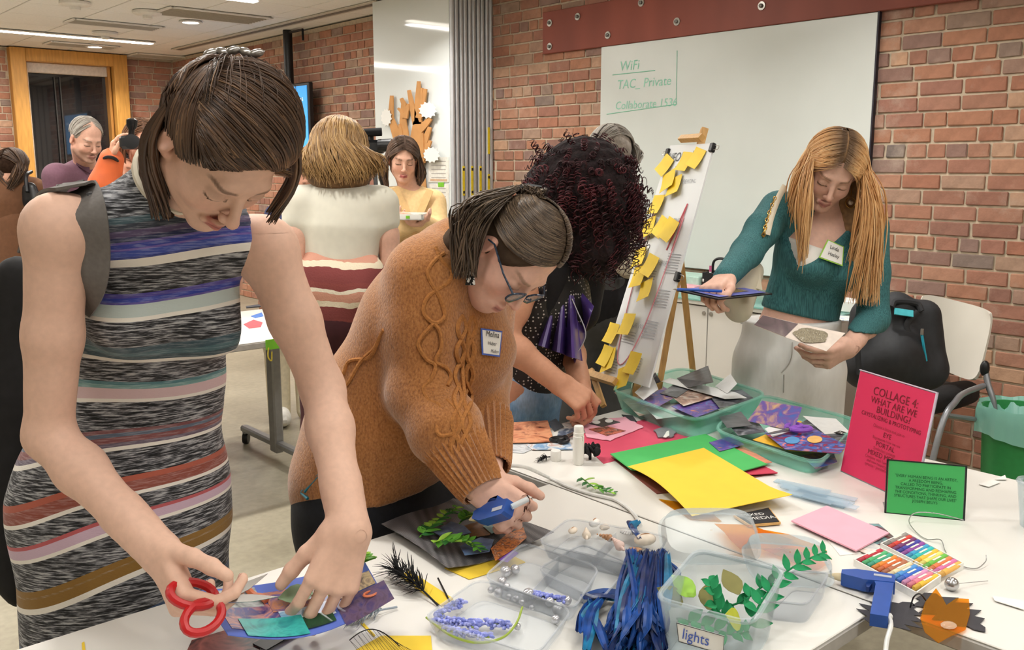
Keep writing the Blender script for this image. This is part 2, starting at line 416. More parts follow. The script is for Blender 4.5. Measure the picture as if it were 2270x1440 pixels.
def nets(prims, lo, hi, vox):
    """surface-nets mesh of the field inside the box lo..hi"""
    lo = A3(lo); hi = A3(hi); B = 8
    nb = np.maximum(1, np.ceil((hi - lo) / (vox * B)).astype(int)); N = nb * B + 1
    D = np.full(N, 1.0, np.float32)
    ci = np.stack(np.meshgrid(*[np.arange(m) for m in nb], indexing='ij'), -1).reshape(-1, 3)
    cc = lo + (ci + 0.5) * vox * B; dc = sdf(prims, cc); rad = vox * B * 0.87
    g = np.stack(np.meshgrid(*[np.arange(B + 1)] * 3, indexing='ij'), -1).reshape(-1, 3)
    pc = np.array([q[9] for q in prims]); pr = np.array([q[10] for q in prims]); pk = np.array([q[7] for q in prims])
    for i in range(len(ci)):
        a = ci[i] * B; sl = tuple(slice(a[j], a[j] + B + 1) for j in range(3))
        if abs(dc[i]) > rad * 1.7 + 0.012:
            if dc[i] < 0: D[sl] = -1.0
            continue
        near = np.where(np.linalg.norm(pc - cc[i], axis=1) - pr < rad + pk * 1.5 + 0.03)[0]
        if len(near) == 0: continue
        P = lo + (a + g) * vox
        D[sl] = sdf([prims[j] for j in near], P).reshape(B + 1, B + 1, B + 1)
    Sg = D < 0
    c8 = [D[i:N[0] - 1 + i, j:N[1] - 1 + j, k:N[2] - 1 + k] for i in (0, 1) for j in (0, 1) for k in (0, 1)]
    s8 = sum((c < 0).astype(np.int8) for c in c8); act = (s8 > 0) & (s8 < 8)
    idx = np.full(act.shape, -1, np.int64); cells = np.argwhere(act); idx[act] = np.arange(len(cells))
    if len(cells) == 0: return np.zeros((0, 3)), np.zeros((0, 4), int)
    cv = np.stack([c[act] for c in c8], 1).astype(float)
    offs = np.array([(i, j, k) for i in (0, 1) for j in (0, 1) for k in (0, 1)], float)
    acc = np.zeros((len(cells), 3)); cnt = np.zeros(len(cells))
    for a in range(8):
        for b in range(a + 1, 8):
            if np.abs(offs[a] - offs[b]).sum() == 1:
                da, db = cv[:, a], cv[:, b]; x = (da < 0) != (db < 0)
                t = np.where(x, da / np.where(np.abs(da - db) < 1e-9, 1e-9, da - db), 0)
                acc += np.where(x[:, None], offs[a] + t[:, None] * (offs[b] - offs[a]), 0); cnt += x
    V = lo + (cells + acc / cnt[:, None]) * vox
    Q = []
    for ax in range(3):
        u, w = (ax + 1) % 3, (ax + 2) % 3
        s0 = [slice(None)] * 3; s1 = [slice(None)] * 3; s0[ax] = slice(0, N[ax] - 1); s1[ax] = slice(1, N[ax])
        A_, B_ = Sg[tuple(s0)], Sg[tuple(s1)]; e = np.argwhere(A_ != B_)
        e = e[(e[:, u] > 0) & (e[:, w] > 0) & (e[:, u] < N[u] - 1) & (e[:, w] < N[w] - 1)]
        if len(e) == 0: continue
        def at(du, dw):
            q = e.copy(); q[:, u] -= du; q[:, w] -= dw; return idx[q[:, 0], q[:, 1], q[:, 2]]
        q = np.stack([at(1, 1), at(0, 1), at(0, 0), at(1, 0)], 1)
        fl = A_[e[:, 0], e[:, 1], e[:, 2]]; q[~fl] = q[~fl][:, ::-1]
        Q.append(q[(q >= 0).all(1)])
    return V, np.concatenate(Q)
def bounds(prims, pad=0.03):
    P = [q for q in prims if q[8] == 1]
    lo = np.min([q[9] - q[10] for q in P], 0) - pad; hi = np.max([q[9] + q[10] for q in P], 0) + pad; return lo, hi
def solid(prims, vox, fine=()):
    """mesh of the whole field at vox; boxes in fine [(lo,hi,vox)] are meshed finer and joined on"""
    lo, hi = bounds(prims); V, Q = nets(prims, lo, hi, vox)
    Vs = [V]; Qs = []; keep = np.ones(len(Q), bool); c = V[Q].mean(1)
    for (a, b, v) in fine: keep &= ~((c > A3(a)) & (c < A3(b))).all(1)
    Qs.append(Q[keep]); n = len(V)
    for (a, b, v) in fine:
        V2, Q2 = nets(prims, A3(a) - 2 * v, A3(b) + 2 * v, v); Vs.append(V2); Qs.append(Q2 + n); n += len(V2)
    V = np.concatenate(Vs); Q = np.concatenate(Qs)
    used = np.zeros(len(V), bool); used[Q.ravel()] = True; m = np.cumsum(used) - 1
    return V[used], m[Q]
def sdf_obj(name, prims, vox, mat, parent, fine=(), colf=None, attrs=None, cutf=None, post=None):
    V, Q = solid(prims, vox, fine)
    if cutf is not None:
        k = cutf(V)[Q].all(1); Q = Q[k]; used = np.zeros(len(V), bool); used[Q.ravel()] = True; m = np.cumsum(used) - 1; V, Q = V[used], m[Q]
    if post is not None: V = post(V)
    return mesh_obj(name, V, Q, mat, parent, True, cols=None if colf is None else colf(V), attrs=None if attrs is None else {k: f(V) for k, f in attrs.items()})

# ------------------------------------------------------------------ people kit
def sstep(a, b, x): t = np.clip((x - a) / (b - a), 0, 1); return t * t * (3 - 2 * t)
class Head:
    """head frame: columns R (the person's right), F (face direction), U (crown); c = centre at eye level"""
    def __init__(s, c, F, U, sc=1.0):
        s.c = A3(c); s.F = unit(F); u = A3(U) - s.F * np.dot(U, s.F); s.U = unit(u); s.R = np.cross(s.F, s.U); s.M = np.stack([s.R, s.F, s.U], 1); s.s = sc
    def w(s, p): return s.c + s.M @ (A3(p) * s.s)
    def loc(s, P): return (np.asarray(P) - s.c) @ s.M / s.s
    def E(s, c, ax, k=0.02, op=1, R=None): return el(s.w(c), A3(ax if not np.isscalar(ax) else (ax,) * 3) * s.s, s.M if R is None else s.M @ R, k, op)
    def C(s, a, b, r0, r1=None, k=0.02, op=1): return rc(s.w(a), s.w(b), r0 * s.s, (r0 if r1 is None else r1) * s.s, k, op=op)
    def prims(s, male=False, open_eyes=False):
        L = [s.E((0, -.006, .034), (.074, .086, .086)), s.E((0, .026, -.03), (.060, .062, .080), .03)]
        for g in (-1, 1):
            L += [s.C((g * .048, .0, -.055), (g * .012, .068, -.098), .022 if not male else .025, .017, .025), s.E((g * .037, .057, -.034), .023, .022)]
        L += [s.E((0, .074, -.1), (.017, .014, .013), .018), s.C((-.03, .076, .02), (.03, .076, .02), .012, k=.016)]
        for g in (-1, 1):
            L += [s.E((g * .032, .098, -.001), (.019, .014, .0105), .014, -1), s.E((g * .032, .0735, -.003), (.0155, .014, .0125), .004),
                  s.C((g * .019, .0865, -.007), (g * .045, .081, -.008), .0022, k=.002)]
        L += [s.C((0, .084, .008), (0, .107, -.034), .007, .0088, .010), s.E((0, .1095, -.037), (.0095, .009, .0085), .006)]
        for g in (-1, 1): L += [s.E((g * .0115, .0985, -.040), (.0062, .008, .006), .006)]
        for g in (-1, 1): L += [s.E((g * .0065, .1035, -.0475), .0034, .003, -1)]
        for g in (-1, 1):
            L += [s.C((g * .023, .083, -.0715), (g * .004, .0955, -.0675), .0035, .0055, .006), s.C((g * .021, .083, -.0745), (0, .094, -.079), .004, .0062, .006)]
        L += [s.C((-.021, .0905, -.0728), (0, .1025, -.0728), .0014, k=.002, op=-1), s.C((.021, .0905, -.0728), (0, .1025, -.0728), .0014, k=.002, op=-1)]
        for g in (-1, 1):
            T = rotx(-0.2) @ rotz(-g * 0.25)
            L += [s.E((g * .077, -.012, -.008), (.0085, .019, .031), .008, R=T), s.E((g * .072, -.006, -.033), (.006, .010, .010), .006),
                  s.E((g * .087, -.006, -.006), (.0075, .0105, .017), .005, -1, R=T)]
        return L
    def colour(s, skin, lip=(176, 108, 100), brow=(70, 50, 40), stubble=None, blush=0.25, browh=.0032):
        sk = np.array(lin(skin)); lp = np.array(lin(lip)); br = np.array(lin(brow)); pk = np.array(lin((min(255, skin[0] + 6), skin[1] - 32, skin[2] - 30)))
        def f(V):
            q = s.loc(V); r, fo, u = np.abs(q[:, 0]), q[:, 1], q[:, 2]
            c = np.tile(sk, (len(V), 1))
            near = (np.linalg.norm(q, axis=1) < .16)
            def bl(c, col, w): return c * (1 - w[:, None]) + col * w[:, None]
            w = blush * np.exp(-(((r - .04) / .02) ** 2 + ((u + .032) / .02) ** 2)) * (fo > .03); c = bl(c, pk, w * near)
            w = blush * np.exp(-((r / .014) ** 2 + ((u + .038) / .012) ** 2)) * (fo > .095); c = bl(c, pk, w * near)
            w = blush * np.exp(-((np.abs(r - .078) / .012) ** 2)) * (np.abs(u + .01) < .05) * (np.abs(fo + .01) < .04); c = bl(c, pk, w * near)
            if stubble is not None:
                w = .4 * sstep(-.04, -.06, u) * (fo > .0) * (u > -.14); c = bl(c, np.array(lin(stubble)), w * near)
            mu = -.0728 + .004 * (r / .022) ** 2 * 0
            w = sstep(.0235, .016, r) * sstep(.0095, .0055, np.abs(u + .0728)) * (fo > .082); c = bl(c, lp, w * near)
            w = sstep(.021, .017, r) * sstep(.0022, .0008, np.abs(u + .0728)) * (fo > .082); c = bl(c, lp * .6, w * near)
            bu = .0165 + .006 * np.sin(np.clip((r - .012) / .042, 0, 1) * 2.4)
            w = sstep(.011, .017, r) * sstep(.056, .046, r) * sstep(browh + .002, browh - .001, np.abs(u - bu)) * (fo > .045); c = bl(c, br, w * near * .75)
            w = sstep(.0175, .014, np.abs(r - .032)) * sstep(.0032, .0014, np.abs(u + .0078 + .002 * np.cos((r - .032) / .016 * 1.5))) * (fo > .06); c = bl(c, br * .5, w * near)
            w = .3 * sstep(.02, .012, np.abs(r - .032)) * sstep(.011, .004, np.abs(u - .004)) * (fo > .06); c = bl(c, br * .9 + sk * .25, w * near)
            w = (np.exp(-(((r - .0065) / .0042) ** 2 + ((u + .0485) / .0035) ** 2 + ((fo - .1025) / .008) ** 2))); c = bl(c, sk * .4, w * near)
            return c
        return f
    # hair helpers ---------------------------------------------------
    def shell(s, dr, d, c0=(0, -.014, .03), ax=(.074, .096, .088)):
        """point on the scalp ellipsoid in unit direction d (head frame), lifted by dr"""
        d = unit(d); return s.w(A3(c0) + A3(ax) * d + d * dr)
def slerp(a, b, t):
    a = unit(a); b = unit(b); o = math.acos(max(-1, min(1, float(a @ b))))
    if o < 1e-4: return a
    return (math.sin((1 - t) * o) * a + math.sin(t * o) * b) / math.sin(o)

def comb(h, P, cut, ears, c0, ax, sk=((0, -.006, .034), (.074, .086, .086))):
    """let a combed lock sink to the scalp near the hairline and drop what falls inside the face"""
    P = np.asarray(P, float); d = _pd(cut, P); ok = d >= -.001
    for e in ears: ok &= _pd(e, P) >= -.003
    P, d = P[ok], d[ok]; k = np.clip(d / .035, 0, 1) ** .7
    q = h.loc(P) - A3(sk[0]); u = q / A3(sk[1]); u /= np.linalg.norm(u, axis=1, keepdims=True) + 1e-9
    g = h.c + ((A3(sk[0]) + A3(sk[1]) * u * 1.015) * h.s) @ h.M.T
    return g + (P - g) * k[:, None]
class Strands:
    """many thin tapering locks gathered in one hair mesh"""
    def __init__(s): s.V = []; s.F = []; s.n = 0
    def add(s, P, r, sides=4, taper=0.25, flat=0.55):
        P = np.asarray(P, float); m = len(P); T = np.gradient(P, axis=0); T /= np.linalg.norm(T, axis=1, keepdims=True) + 1e-9
        ref = A3((0.31, 0.17, 0.93)); U_ = np.cross(T, ref); U_ /= np.linalg.norm(U_, axis=1, keepdims=True) + 1e-9; Wd = np.cross(T, U_)
        t = np.linspace(0, 1, m); rr = r * np.minimum(1, taper + (1 - taper) * np.minimum(t * 6, (1 - t) * 4))
        an = np.arange(sides) * 2 * math.pi / sides
        V = P[:, None] + rr[:, None, None] * (np.cos(an)[None, :, None] * U_[:, None] + flat * np.sin(an)[None, :, None] * Wd[:, None])
        i, k = np.meshgrid(np.arange(m - 1), np.arange(sides), indexing='ij'); k2 = (k + 1) % sides
        F_ = np.stack([i * sides + k, i * sides + k2, (i + 1) * sides + k2, (i + 1) * sides + k], -1).reshape(-1, 4) + s.n
        s.V.append(V.reshape(-1, 3)); s.F.append(F_); s.n += m * sides
    def obj(s, name, mat, parent, extra=None):
        V = np.concatenate(s.V); F_ = np.concatenate(s.F)
        if extra is not None: F_ = np.concatenate([F_, extra[1] + len(V)]); V = np.concatenate([V, extra[0]])
        return mesh_obj(name, V, F_, mat, parent, True)
def bez(P, n):
    """smooth curve of n points through P"""
    L = spline(P, 6); idx = np.linspace(0, len(L) - 1, n); L = np.asarray(L); i = np.floor(idx).astype(int).clip(0, len(L) - 2); f = (idx - i)[:, None]
    return L[i] * (1 - f) + L[i + 1] * f

def hand_prims(w, d, nrm, side, curl=(0.3, 0.3, 0.3, 0.3), thumb=(0.6, 0.4), sc=1.0, spread=0.06, bend2=1.1, fore=None, th_curl=0.4):
    """wrist w, finger direction d, palm normal nrm (the way the palm faces), side = unit vector toward the thumb
    curl: bend at the knuckle of index, middle, ring, little (rad); thumb=(outward angle, toward-palm angle)"""
    d = unit(d); nrm = A3(nrm) - d * np.dot(nrm, d); nrm = unit(nrm); side = A3(side) - d * np.dot(side, d) - nrm * np.dot(side, nrm); side = unit(side)
    w = A3(w); L = []
    def p(a, b, c): return w + (d * a + side * b + nrm * c) * sc
    for (b0, b1, r) in ((.020, .030, .0125), (.006, .010, .0135), (-.008, -.011, .013), (-.018, -.029, .0115)):
        L.append(rc(p(.004, b0, 0), p(.083 - abs(b1) * .25, b1, -.002), r * 1.08 * sc, r * .92 * sc, .010 * sc))
    L.append(rc(p(.02, .012, .008), p(.06, .02, .008), .012 * sc, .009 * sc, .014 * sc))
    lens = ((.042, .026, .022), (.047, .030, .024), (.043, .028, .023), (.033, .021, .020)); bs = (.031, .0105, -.011, -.030); rad = (.0092, .0094, .0088, .0078)
    tips = []
    for i in range(4):
        st = p(.083 - abs(bs[i]) * .25, bs[i], -.002); a = curl[i]; sp = (1.5 - i) * spread; q = st
        for j in range(3):
            dd = unit(d * math.cos(a) * math.cos(sp) + nrm * math.sin(a) + side * math.sin(sp) * math.cos(a)); e = q + dd * lens[i][j] * sc
            r0 = rad[i] * (1, .93, .86)[j] * sc; r1 = rad[i] * (.93, .86, .76)[j] * sc
            L.append(rc(q, e, r0, r1, .003 * sc)); q = e; a += curl[i] * bend2 * (1.0 if j == 0 else .7)
        tips.append((q, dd))
    q = p(.012, .026, .006); L.append(rc(p(.005, .012, .006), q, .015 * sc, .015 * sc, .012 * sc))
    ang, pal = thumb
    for j, ln in enumerate((.042, .033, .026)):
        dd = unit(d * math.cos(ang) + side * math.sin(ang) + nrm * math.tan(pal)); e = q + dd * ln * sc
        L.append(rc(q, e, (.0145, .0115, .0105)[j] * sc, (.0115, .0105, .0085)[j] * sc, .006 * sc)); q = e; ang -= th_curl
    tips.append((q, dd))
    if fore is not None:
        L.append(rc(fore, w, .026 * sc, .0235 * sc, .02 * sc)); L.append(rc(w, p(.03, 0, 0), .0235 * sc, .02 * sc, .015 * sc, nrm, .72))
    return L, tips
def nails(tips, nrm_f, parent, sc=1.0, mat=None):
    """finger nails as thin plates on the back of each fingertip"""
    mb = MB()
    for (q, dd), n in zip(tips, nrm_f):
        n = unit(A3(n) - dd * np.dot(n, dd)); mb.ell(q + n * .0062 * sc - dd * .001, (.0052 * sc, .0068 * sc, .0014 * sc), frame(np.cross(dd, n), n), 10, 6)
    return mb.build('fingernails', mat or M('nail', (226, 176, 160), .25), parent)
# ------------------------------------------------------------------ the room
def struct(mb, name, mat, ang=0.5, smooth=False):
    o = mb.build(name, mat, None, smooth, loc=(0, 0, 0), ang=ang); o['kind'] = 'structure'; return o
# floor: sealed concrete
t = NT('concrete_floor'); n1 = t.noise(1.3, 6, rough=.65); n2 = t.noise(30, 4)
r1 = t.ramp(n1.outputs['Fac'], [(.3, lin((140, 132, 112))), (.5, lin((160, 152, 131))), (.72, lin((177, 169, 148)))])
r2 = t.ramp(n2.outputs['Fac'], [(.3, (.86, .86, .86)), (.7, (1.06, 1.06, 1.06))])
t.l(t.mix(1.0, r1.outputs[0], r2.outputs[0], 'MULTIPLY'), t.b.inputs['Base Color']); t.val('Roughness', .38); t.bump(n2.outputs['Fac'], .05, .002)
MATS['floor'] = t.m
struct(MB().box(((LX + WX) / 2, (FY + BY) / 2, -.05), (WX - LX + .6, BY - FY + .6, .1)), 'floor', t.m)
# ceiling: slab with lay-in tiles
M_tile = M('ceiling_tile', (240, 237, 230), .9, .03, 60, .1)
ceil_o = struct(MB().box(((LX + WX) / 2, (FY + BY) / 2, CEIL + .06), (WX - LX + .6, BY - FY + .6, .1)), 'ceiling', M('ceiling_grid', (186, 180, 170), .8))
_tm = None
for i in range(6):
    for j in range(9):
        x0 = WX - .02 - (i + 1) * .61; y0 = BY - .02 - (j + 1) * .61 * 1.05
        mb = MB().box((x0 + .305, y0 + .32, CEIL + .0125), (.598, .628, .015), bev=.003)
        if _tm is None:
            o = mb.build('ceiling_tile', M_tile, ceil_o, False, ang=.3); _tm = o.data; _t0 = (x0, y0); 
        else:
            o = bpy.data.objects.new('ceiling_tile', _tm); COL.objects.link(o); o.parent = ceil_o; o.location = (x0 - _t0[0], y0 - _t0[1], 0)
_sl = MB().box(((LX + WX - 3.7) / 2, (FY + BY) / 2, CEIL + .01), (WX - LX - 3.68, BY - FY, .014)); _sl.box((WX - 1.84, (FY + BY - 5.8) / 2, CEIL + .01), (3.66, BY - FY - 5.8, .014))
_sl.build('ceiling_field', M_tile, ceil_o, False)
# walls unseen behind and beside the photographer close the room
struct(MB().box((LX - .1, (FY + BY) / 2, CEIL / 2), (.2, BY - FY + .4, CEIL)), 'wall_left', M('painted_wall', (214, 206, 192), .8, .03, 5))
struct(MB().box(((LX + WX) / 2, FY - .1, CEIL / 2), (WX - LX + .4, .2, CEIL)), 'wall_front', MATS['painted_wall'])

# brick material: each brick its own tone, blotches and lime bloom
t = NT('brick'); oi = t.n('ShaderNodeObjectInfo'); ge = t.n('ShaderNodeNewGeometry')
rnd = t.math('FRACT', t.math('ADD', oi.outputs['Random'], t.math('MULTIPLY', ge.outputs['Random Per Island'], 1.0)))
br = t.ramp(rnd, [(0.0, lin((172, 120, 98))), (.22, lin((182, 132, 106))), (.42, lin((166, 120, 104))), (.58, lin((190, 144, 118))), (.72, lin((156, 112, 96))), (.84, lin((152, 126, 116))), (.92, lin((204, 164, 134))), (1.0, lin((132, 120, 114)))])
n1 = t.noise(14, 5, 'Object'); n1.inputs['Distortion'].default_value = .6
gp = t.n('ShaderNodeNewGeometry'); nb = t.n('ShaderNodeTexNoise'); nb.inputs['Scale'].default_value = 3.2; nb.inputs['Detail'].default_value = 7; nb.inputs['Roughness'].default_value = .7; t.l(gp.outputs['Position'], nb.inputs['Vector'])
v = t.ramp(n1.outputs['Fac'], [(.3, (.82, .80, .80)), (.7, (1.14, 1.12, 1.12))])
c1 = t.mix(1.0, br.outputs[0], v.outputs[0], 'MULTIPLY')
bl = t.ramp(nb.outputs['Fac'], [(.54, (0, 0, 0)), (.74, (.55, .55, .55))])
c2 = t.mix(bl.outputs[0], c1, lin((206, 184, 166))); t.l(c2, t.b.inputs['Base Color']); t.val('Roughness', .85); t.val('Specular IOR Level', .2)
n2 = t.n('ShaderNodeTexNoise'); n2.inputs['Scale'].default_value = 90; n2.inputs['Detail'].default_value = 4; t.l(gp.outputs['Position'], n2.inputs['Vector']); t.bump(n2.outputs['Fac'], .35, .004)
M_brick = t.m
M_mortar = M('mortar', (205, 188, 164), .95, .12, 30, .5, bdist=.006)

random.seed(5)
COURSE, BH = .0765, .0645
def brick_shape(L, depth=.012, seed=0):
    """one brick face, chamfered and a little irregular; x = out of the wall (-), y along, z up, origin at centre of back"""
    rg = random.Random(seed); mb = MB().box((-depth / 2, 0, 0), (depth, L, BH), bev=.0035)
    V = [(v[0] + rg.uniform(-.0018, .0012), v[1] + rg.uniform(-.002, .002), v[2] + rg.uniform(-.0018, .0018)) for v in mb.v]
    return V, mb.f
def brick_rows(y0, y1, z0, z1):
    """(y centre, z centre, length) of every brick between the limits, common bond with a header course every sixth"""
    out = []; k0 = int(z0 / COURSE); k1 = int(z1 / COURSE) + 1
    for k in range(k0, k1):
        rg = random.Random(k * 77 + 3); z = (k + .5) * COURSE
        if not (z0 < z < z1): continue
        hd = (k % 6 == 2); y = y0 - rg.uniform(0, .2)
        while y < y1:
            L = (.094 if hd else .198) + rg.uniform(-.012, .012)
            if not hd and rg.random() < .12: L *= .52
            a, b = max(y, y0), min(y + L, y1)
            if b - a > .02: out.append(((a + b) / 2, z, b - a))
            y += L + .0125
    return out
wall_r = struct(MB().box((WX + .11, (FY + BY) / 2, CEIL / 2), (.2, BY - FY + .4, CEIL)), 'wall_right', M_mortar)
near = brick_rows(1.45, 2.52, .05, 2.36) + brick_rows(4.25, 5.52, 1.05, 2.72)
random.shuffle(near)
near.sort(key=lambda q: -(1.0 if q[0] < 3 else .6) + (0 if .4 < q[1] < 2.5 else .3))
single, rest = near[:300], near[300:]
protos = {}
def add_single(wall, y, z, L, place):
    key = (round(L / .012), random.randrange(3)); 
    if key not in protos:
        V, F_ = brick_shape(key[0] * .012, seed=hash(key) % 1000); me = bpy.data.meshes.new('brick'); me.from_pydata(V, [], F_); me.materials.append(M_brick); protos[key] = me
    o = bpy.data.objects.new('brick', protos[key]); COL.objects.link(o); o.parent = wall; o.location = place(y, z)
for (y, z, L) in single: add_single(wall_r, y, z, L, lambda y, z: (WX + .012 + random.uniform(-.002, .002), y, z))
mb = MB()
for (y, z, L) in rest + brick_rows(-.6, 1.45, 0, CEIL) + brick_rows(1.45, 2.52, 2.36, CEIL) + brick_rows(1.45, 2.52, 0, .05) + brick_rows(2.52, 4.25, 2.5, CEIL) + brick_rows(4.25, 5.52, 2.72, CEIL) + brick_rows(2.52, 5.52, 0, 1.05) + brick_rows(5.52, BY - .02, 0, CEIL):
    V, F_ = brick_shape(L, seed=random.randrange(999)); mb.add([(v[0] + WX + .012, v[1] + y, v[2] + z) for v in V], F_)
o = mb.build('brickwork', M_brick, wall_r, False, ang=None); o['kind'] = 'stuff'
# back wall with the big timber-framed night window
WY0, WY1 = 2.83, 4.10
wall_b = MB(); wall_b.box(((LX + WY0) / 2, BY + .11, CEIL / 2), (WY0 - LX + .4, .2, CEIL)); wall_b.box(((WY1 + WX) / 2 + .1, BY + .11, CEIL / 2), (WX - WY1 + .2, .2, CEIL)); wall_b.box(((WY0 + WY1) / 2, BY + .11, .1), (WY1 - WY0, .2, .2))
wall_b = struct(wall_b, 'wall_back', M_mortar)
mb = MB()
for (a, b) in ((1.2, WY0 - .01), (WY1 + .01, WX)):
    for (y, z, L) in brick_rows(a, b, 0, CEIL):
        V, F_ = brick_shape(L, seed=random.randrange(999)); mb.add([(v[1] + y, BY + .012 + v[0], v[2] + z) for v in V], [f[::-1] for f in F_])
o = mb.build('brickwork', M_brick, wall_b, False, ang=None); o['kind'] = 'stuff'
M_oak = M('oak_frame', (206, 150, 74), .45, .12, 6, .05, stretch=(8, 8, 1))
win = thing('window_1', None, None, (WY0, BY, 0)); win['kind'] = 'structure'; win['label'] = 'tall night window in a broad oak frame in the far brick wall'
FWd = .16
for nm, c, sz in (('frame_jamb', (WY0 + FWd / 2, BY - .03, CEIL / 2), (FWd, .16, CEIL - .01)), ('frame_jamb', (WY1 - FWd / 2, BY - .03, CEIL / 2), (FWd, .16, CEIL - .01)), ('frame_head', ((WY0 + WY1) / 2, BY - .03, CEIL - .075), (WY1 - WY0 - 2 * FWd, .16, .14)), ('frame_sill', ((WY0 + WY1) / 2, BY - .03, .22), (WY1 - WY0 - 2 * FWd, .16, .08))):
    MB().box(c, sz, bev=.006).build(nm, M_oak, win)
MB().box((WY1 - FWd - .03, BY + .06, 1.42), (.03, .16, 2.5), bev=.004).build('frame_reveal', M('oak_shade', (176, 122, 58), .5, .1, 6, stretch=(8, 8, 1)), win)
t = NT('night_glass'); no = t.noise(2.0, 3); r = t.ramp(no.outputs['Fac'], [(.3, (.012, .012, .014)), (.7, (.03, .028, .027))]); t.l(r.outputs[0], t.b.inputs['Base Color']); t.val('Roughness', .03); t.val('IOR', 1.6); t.val('Specular IOR Level', .75)
MB().box(((WY0 + WY1) / 2, BY + .1, 1.42), (WY1 - WY0 - 2 * FWd + .02, .012, 2.5)).build('pane', t.m, win, False)
MB().box(((WY0 + WY1) / 2 - .02, BY + .05, CEIL - .2), (WY1 - WY0 - 2 * FWd - .03, .07, .12), bev=.01).build('roller_shade', M('shade_box', (206, 192, 176), .5), win)
for dx in (-.30, -.24, .30): MB().tube([(3.62 + dx, BY + .07, .3), (3.62 + dx, BY + .07, 2.5)], .008, 6).build('shade_cord', M('cord_dark', (60, 58, 56), .6), win)
# ceiling fittings
M_lit = M('lamp_diffuser', (255, 246, 232), .5, .0, emit=9.0); M_white = M('white_metal', (232, 228, 220), .4, .03)
for i, (x, y, l) in enumerate(STRIPS):
    if i > 2: continue
    s = thing('strip_light', ['long white strip light in the ceiling nearest the night window', 'white strip light at the ceiling edge above the hair of the woman in stripes', 'strip light in the ceiling over the photographer, mirrored in the white panel'][i], 'ceiling light', (x, y, CEIL), 'strip lights')
    MB().box((x, y, CEIL - .008), (l + .04, .13, .014), bev=.004).build('housing', M_white, s); MB().box((x, y, CEIL - .018), (l, .085, .01), bev=.003).build('diffuser', M_lit, s)
for i, (x, y) in enumerate(DOWN[:3]):
    s = thing('downlight', ['round recessed downlight left of the black ceiling pole', 'round recessed downlight just above the oak window frame', 'round recessed downlight mirrored in the white glossy panel'][i], 'ceiling light', (x, y, CEIL), 'round downlights')
    MB().lathe([(.10, -.0), (.105, -.012), (.075, -.014), (.07, -.004)], (x, y, CEIL), n=24).build('trim_ring', M_white, s); MB().lathe([(.07, -.005), (.068, -.012)], (x, y, CEIL), n=20).build('lens', M_lit, s)
M_grille = M('grille', (188, 178, 162), .6, .05)
def ceil_panel(px, py, wx, wy, name, label, cat, slats=6):
    p = onz(px, py, CEIL); s = thing(name, label, cat, (p[0], p[1], CEIL)); mb = MB()
    for a, b, c, d in ((0, wy / 2, wx, .03), (0, -wy / 2, wx, .03), (wx / 2, 0, .03, wy + .03), (-wx / 2, 0, .03, wy + .03)): mb.box((p[0] + a, p[1] + b, CEIL - .006), (c, d, .014), bev=.003)
    mb.build('frame', M_white, s)
    for k in range(slats): MB().box((p[0], p[1] - wy / 2 + wy * (k + .5) / slats, CEIL - .004), (wx - .03, wy / slats * .7, .008), rotx(.35)).build('slat', M_grille, s)
ceil_panel(470, 34, .9, .45, 'ceiling_vent', 'large grey ceiling grille between the strip lights', 'ceiling vent', 8)
ceil_panel(255, 54, .8, .28, 'ceiling_vent', 'pinkish grille in the ceiling beside the smoke detector', 'ceiling vent', 5)
ceil_panel(182, 100, .7, .3, 'ceiling_vent', 'grey ceiling grille partly behind the long strip light', 'ceiling vent', 5)
ceil_panel(385, 127, 1.0, .35, 'ceiling_vent', 'grey ceiling grille beside the corner of the brick walls', 'ceiling vent', 5)
p = onz(580, 65, CEIL); s = thing('slot_diffuser', 'long narrow slot diffuser in the ceiling along the brick wall', 'ceiling vent', (p[0], p[1], CEIL))
MB().box((p[0], p[1], CEIL - .004), (.13, 4.2, .012), bev=.003).build('frame', M('slot_frame', (200, 192, 178), .6), s); MB().box((p[0], p[1], CEIL - .009), (.05, 4.1, .008)).build('slot', M('slot_dark', (120, 112, 102), .7), s)
for px, py, lb in ((326, 25, 'round white smoke detector in the ceiling above the pinkish grille'), (166, 5, 'round white smoke detector at the ceiling edge of the picture'), (233, 72, 'flat round ceiling disc between grille and long strip light')):
    p = onz(px, py, CEIL); s = thing('smoke_detector', lb, 'smoke detector', (p[0], p[1], CEIL))
    MB().lathe([(.12, 0), (.12, -.02), (.10, -.03), (.05, -.035)], p, n=24).build('base', M_white, s); MB().lathe([(.04, -.033), (.04, -.06), (.03, -.066)], p, n=16).build('sensor', M_white, s)
# black ceiling pole with bracket and hanging screen
M_blk = M('black_plastic', (26, 26, 28), .4, .1)
pt = onz(637, 68, CEIL); s = thing('ceiling_pole', 'black pole dropping from the ceiling along the brick wall', 'pole', (pt[0], pt[1], 1.9))
MB().tube([pt, (pt[0], pt[1], 1.9)], .045, 12).build('pole', M_blk, s); MB().tube([pt + A3((0, 0, -.02)), pt + A3((.0, -.3, -.02)), pt + A3((0, -.3, -.12))], .012, 6).build('cable_conduit', M_blk, s)
t = NT('screen_blue'); no = t.noise(1.5, 2); r = t.ramp(no.outputs['Fac'], [(.3, lin((60, 140, 205))), (.7, lin((78, 160, 222)))]); t.l(r.outputs[0], t.b.inputs['Base Color']); t.l(r.outputs[0], t.b.inputs['Emission Color']); t.val('Emission Strength', .75); t.val('Roughness', .2)
M_screen = t.m
a, b = A3((4.5, 8.02, 2.155)), A3((4.5, 9.1, 2.155)); s = thing('wall_screen', 'blue lit television screen on the brick wall behind the wavy-haired woman', 'television', (4.5, 8.55, 1.7))
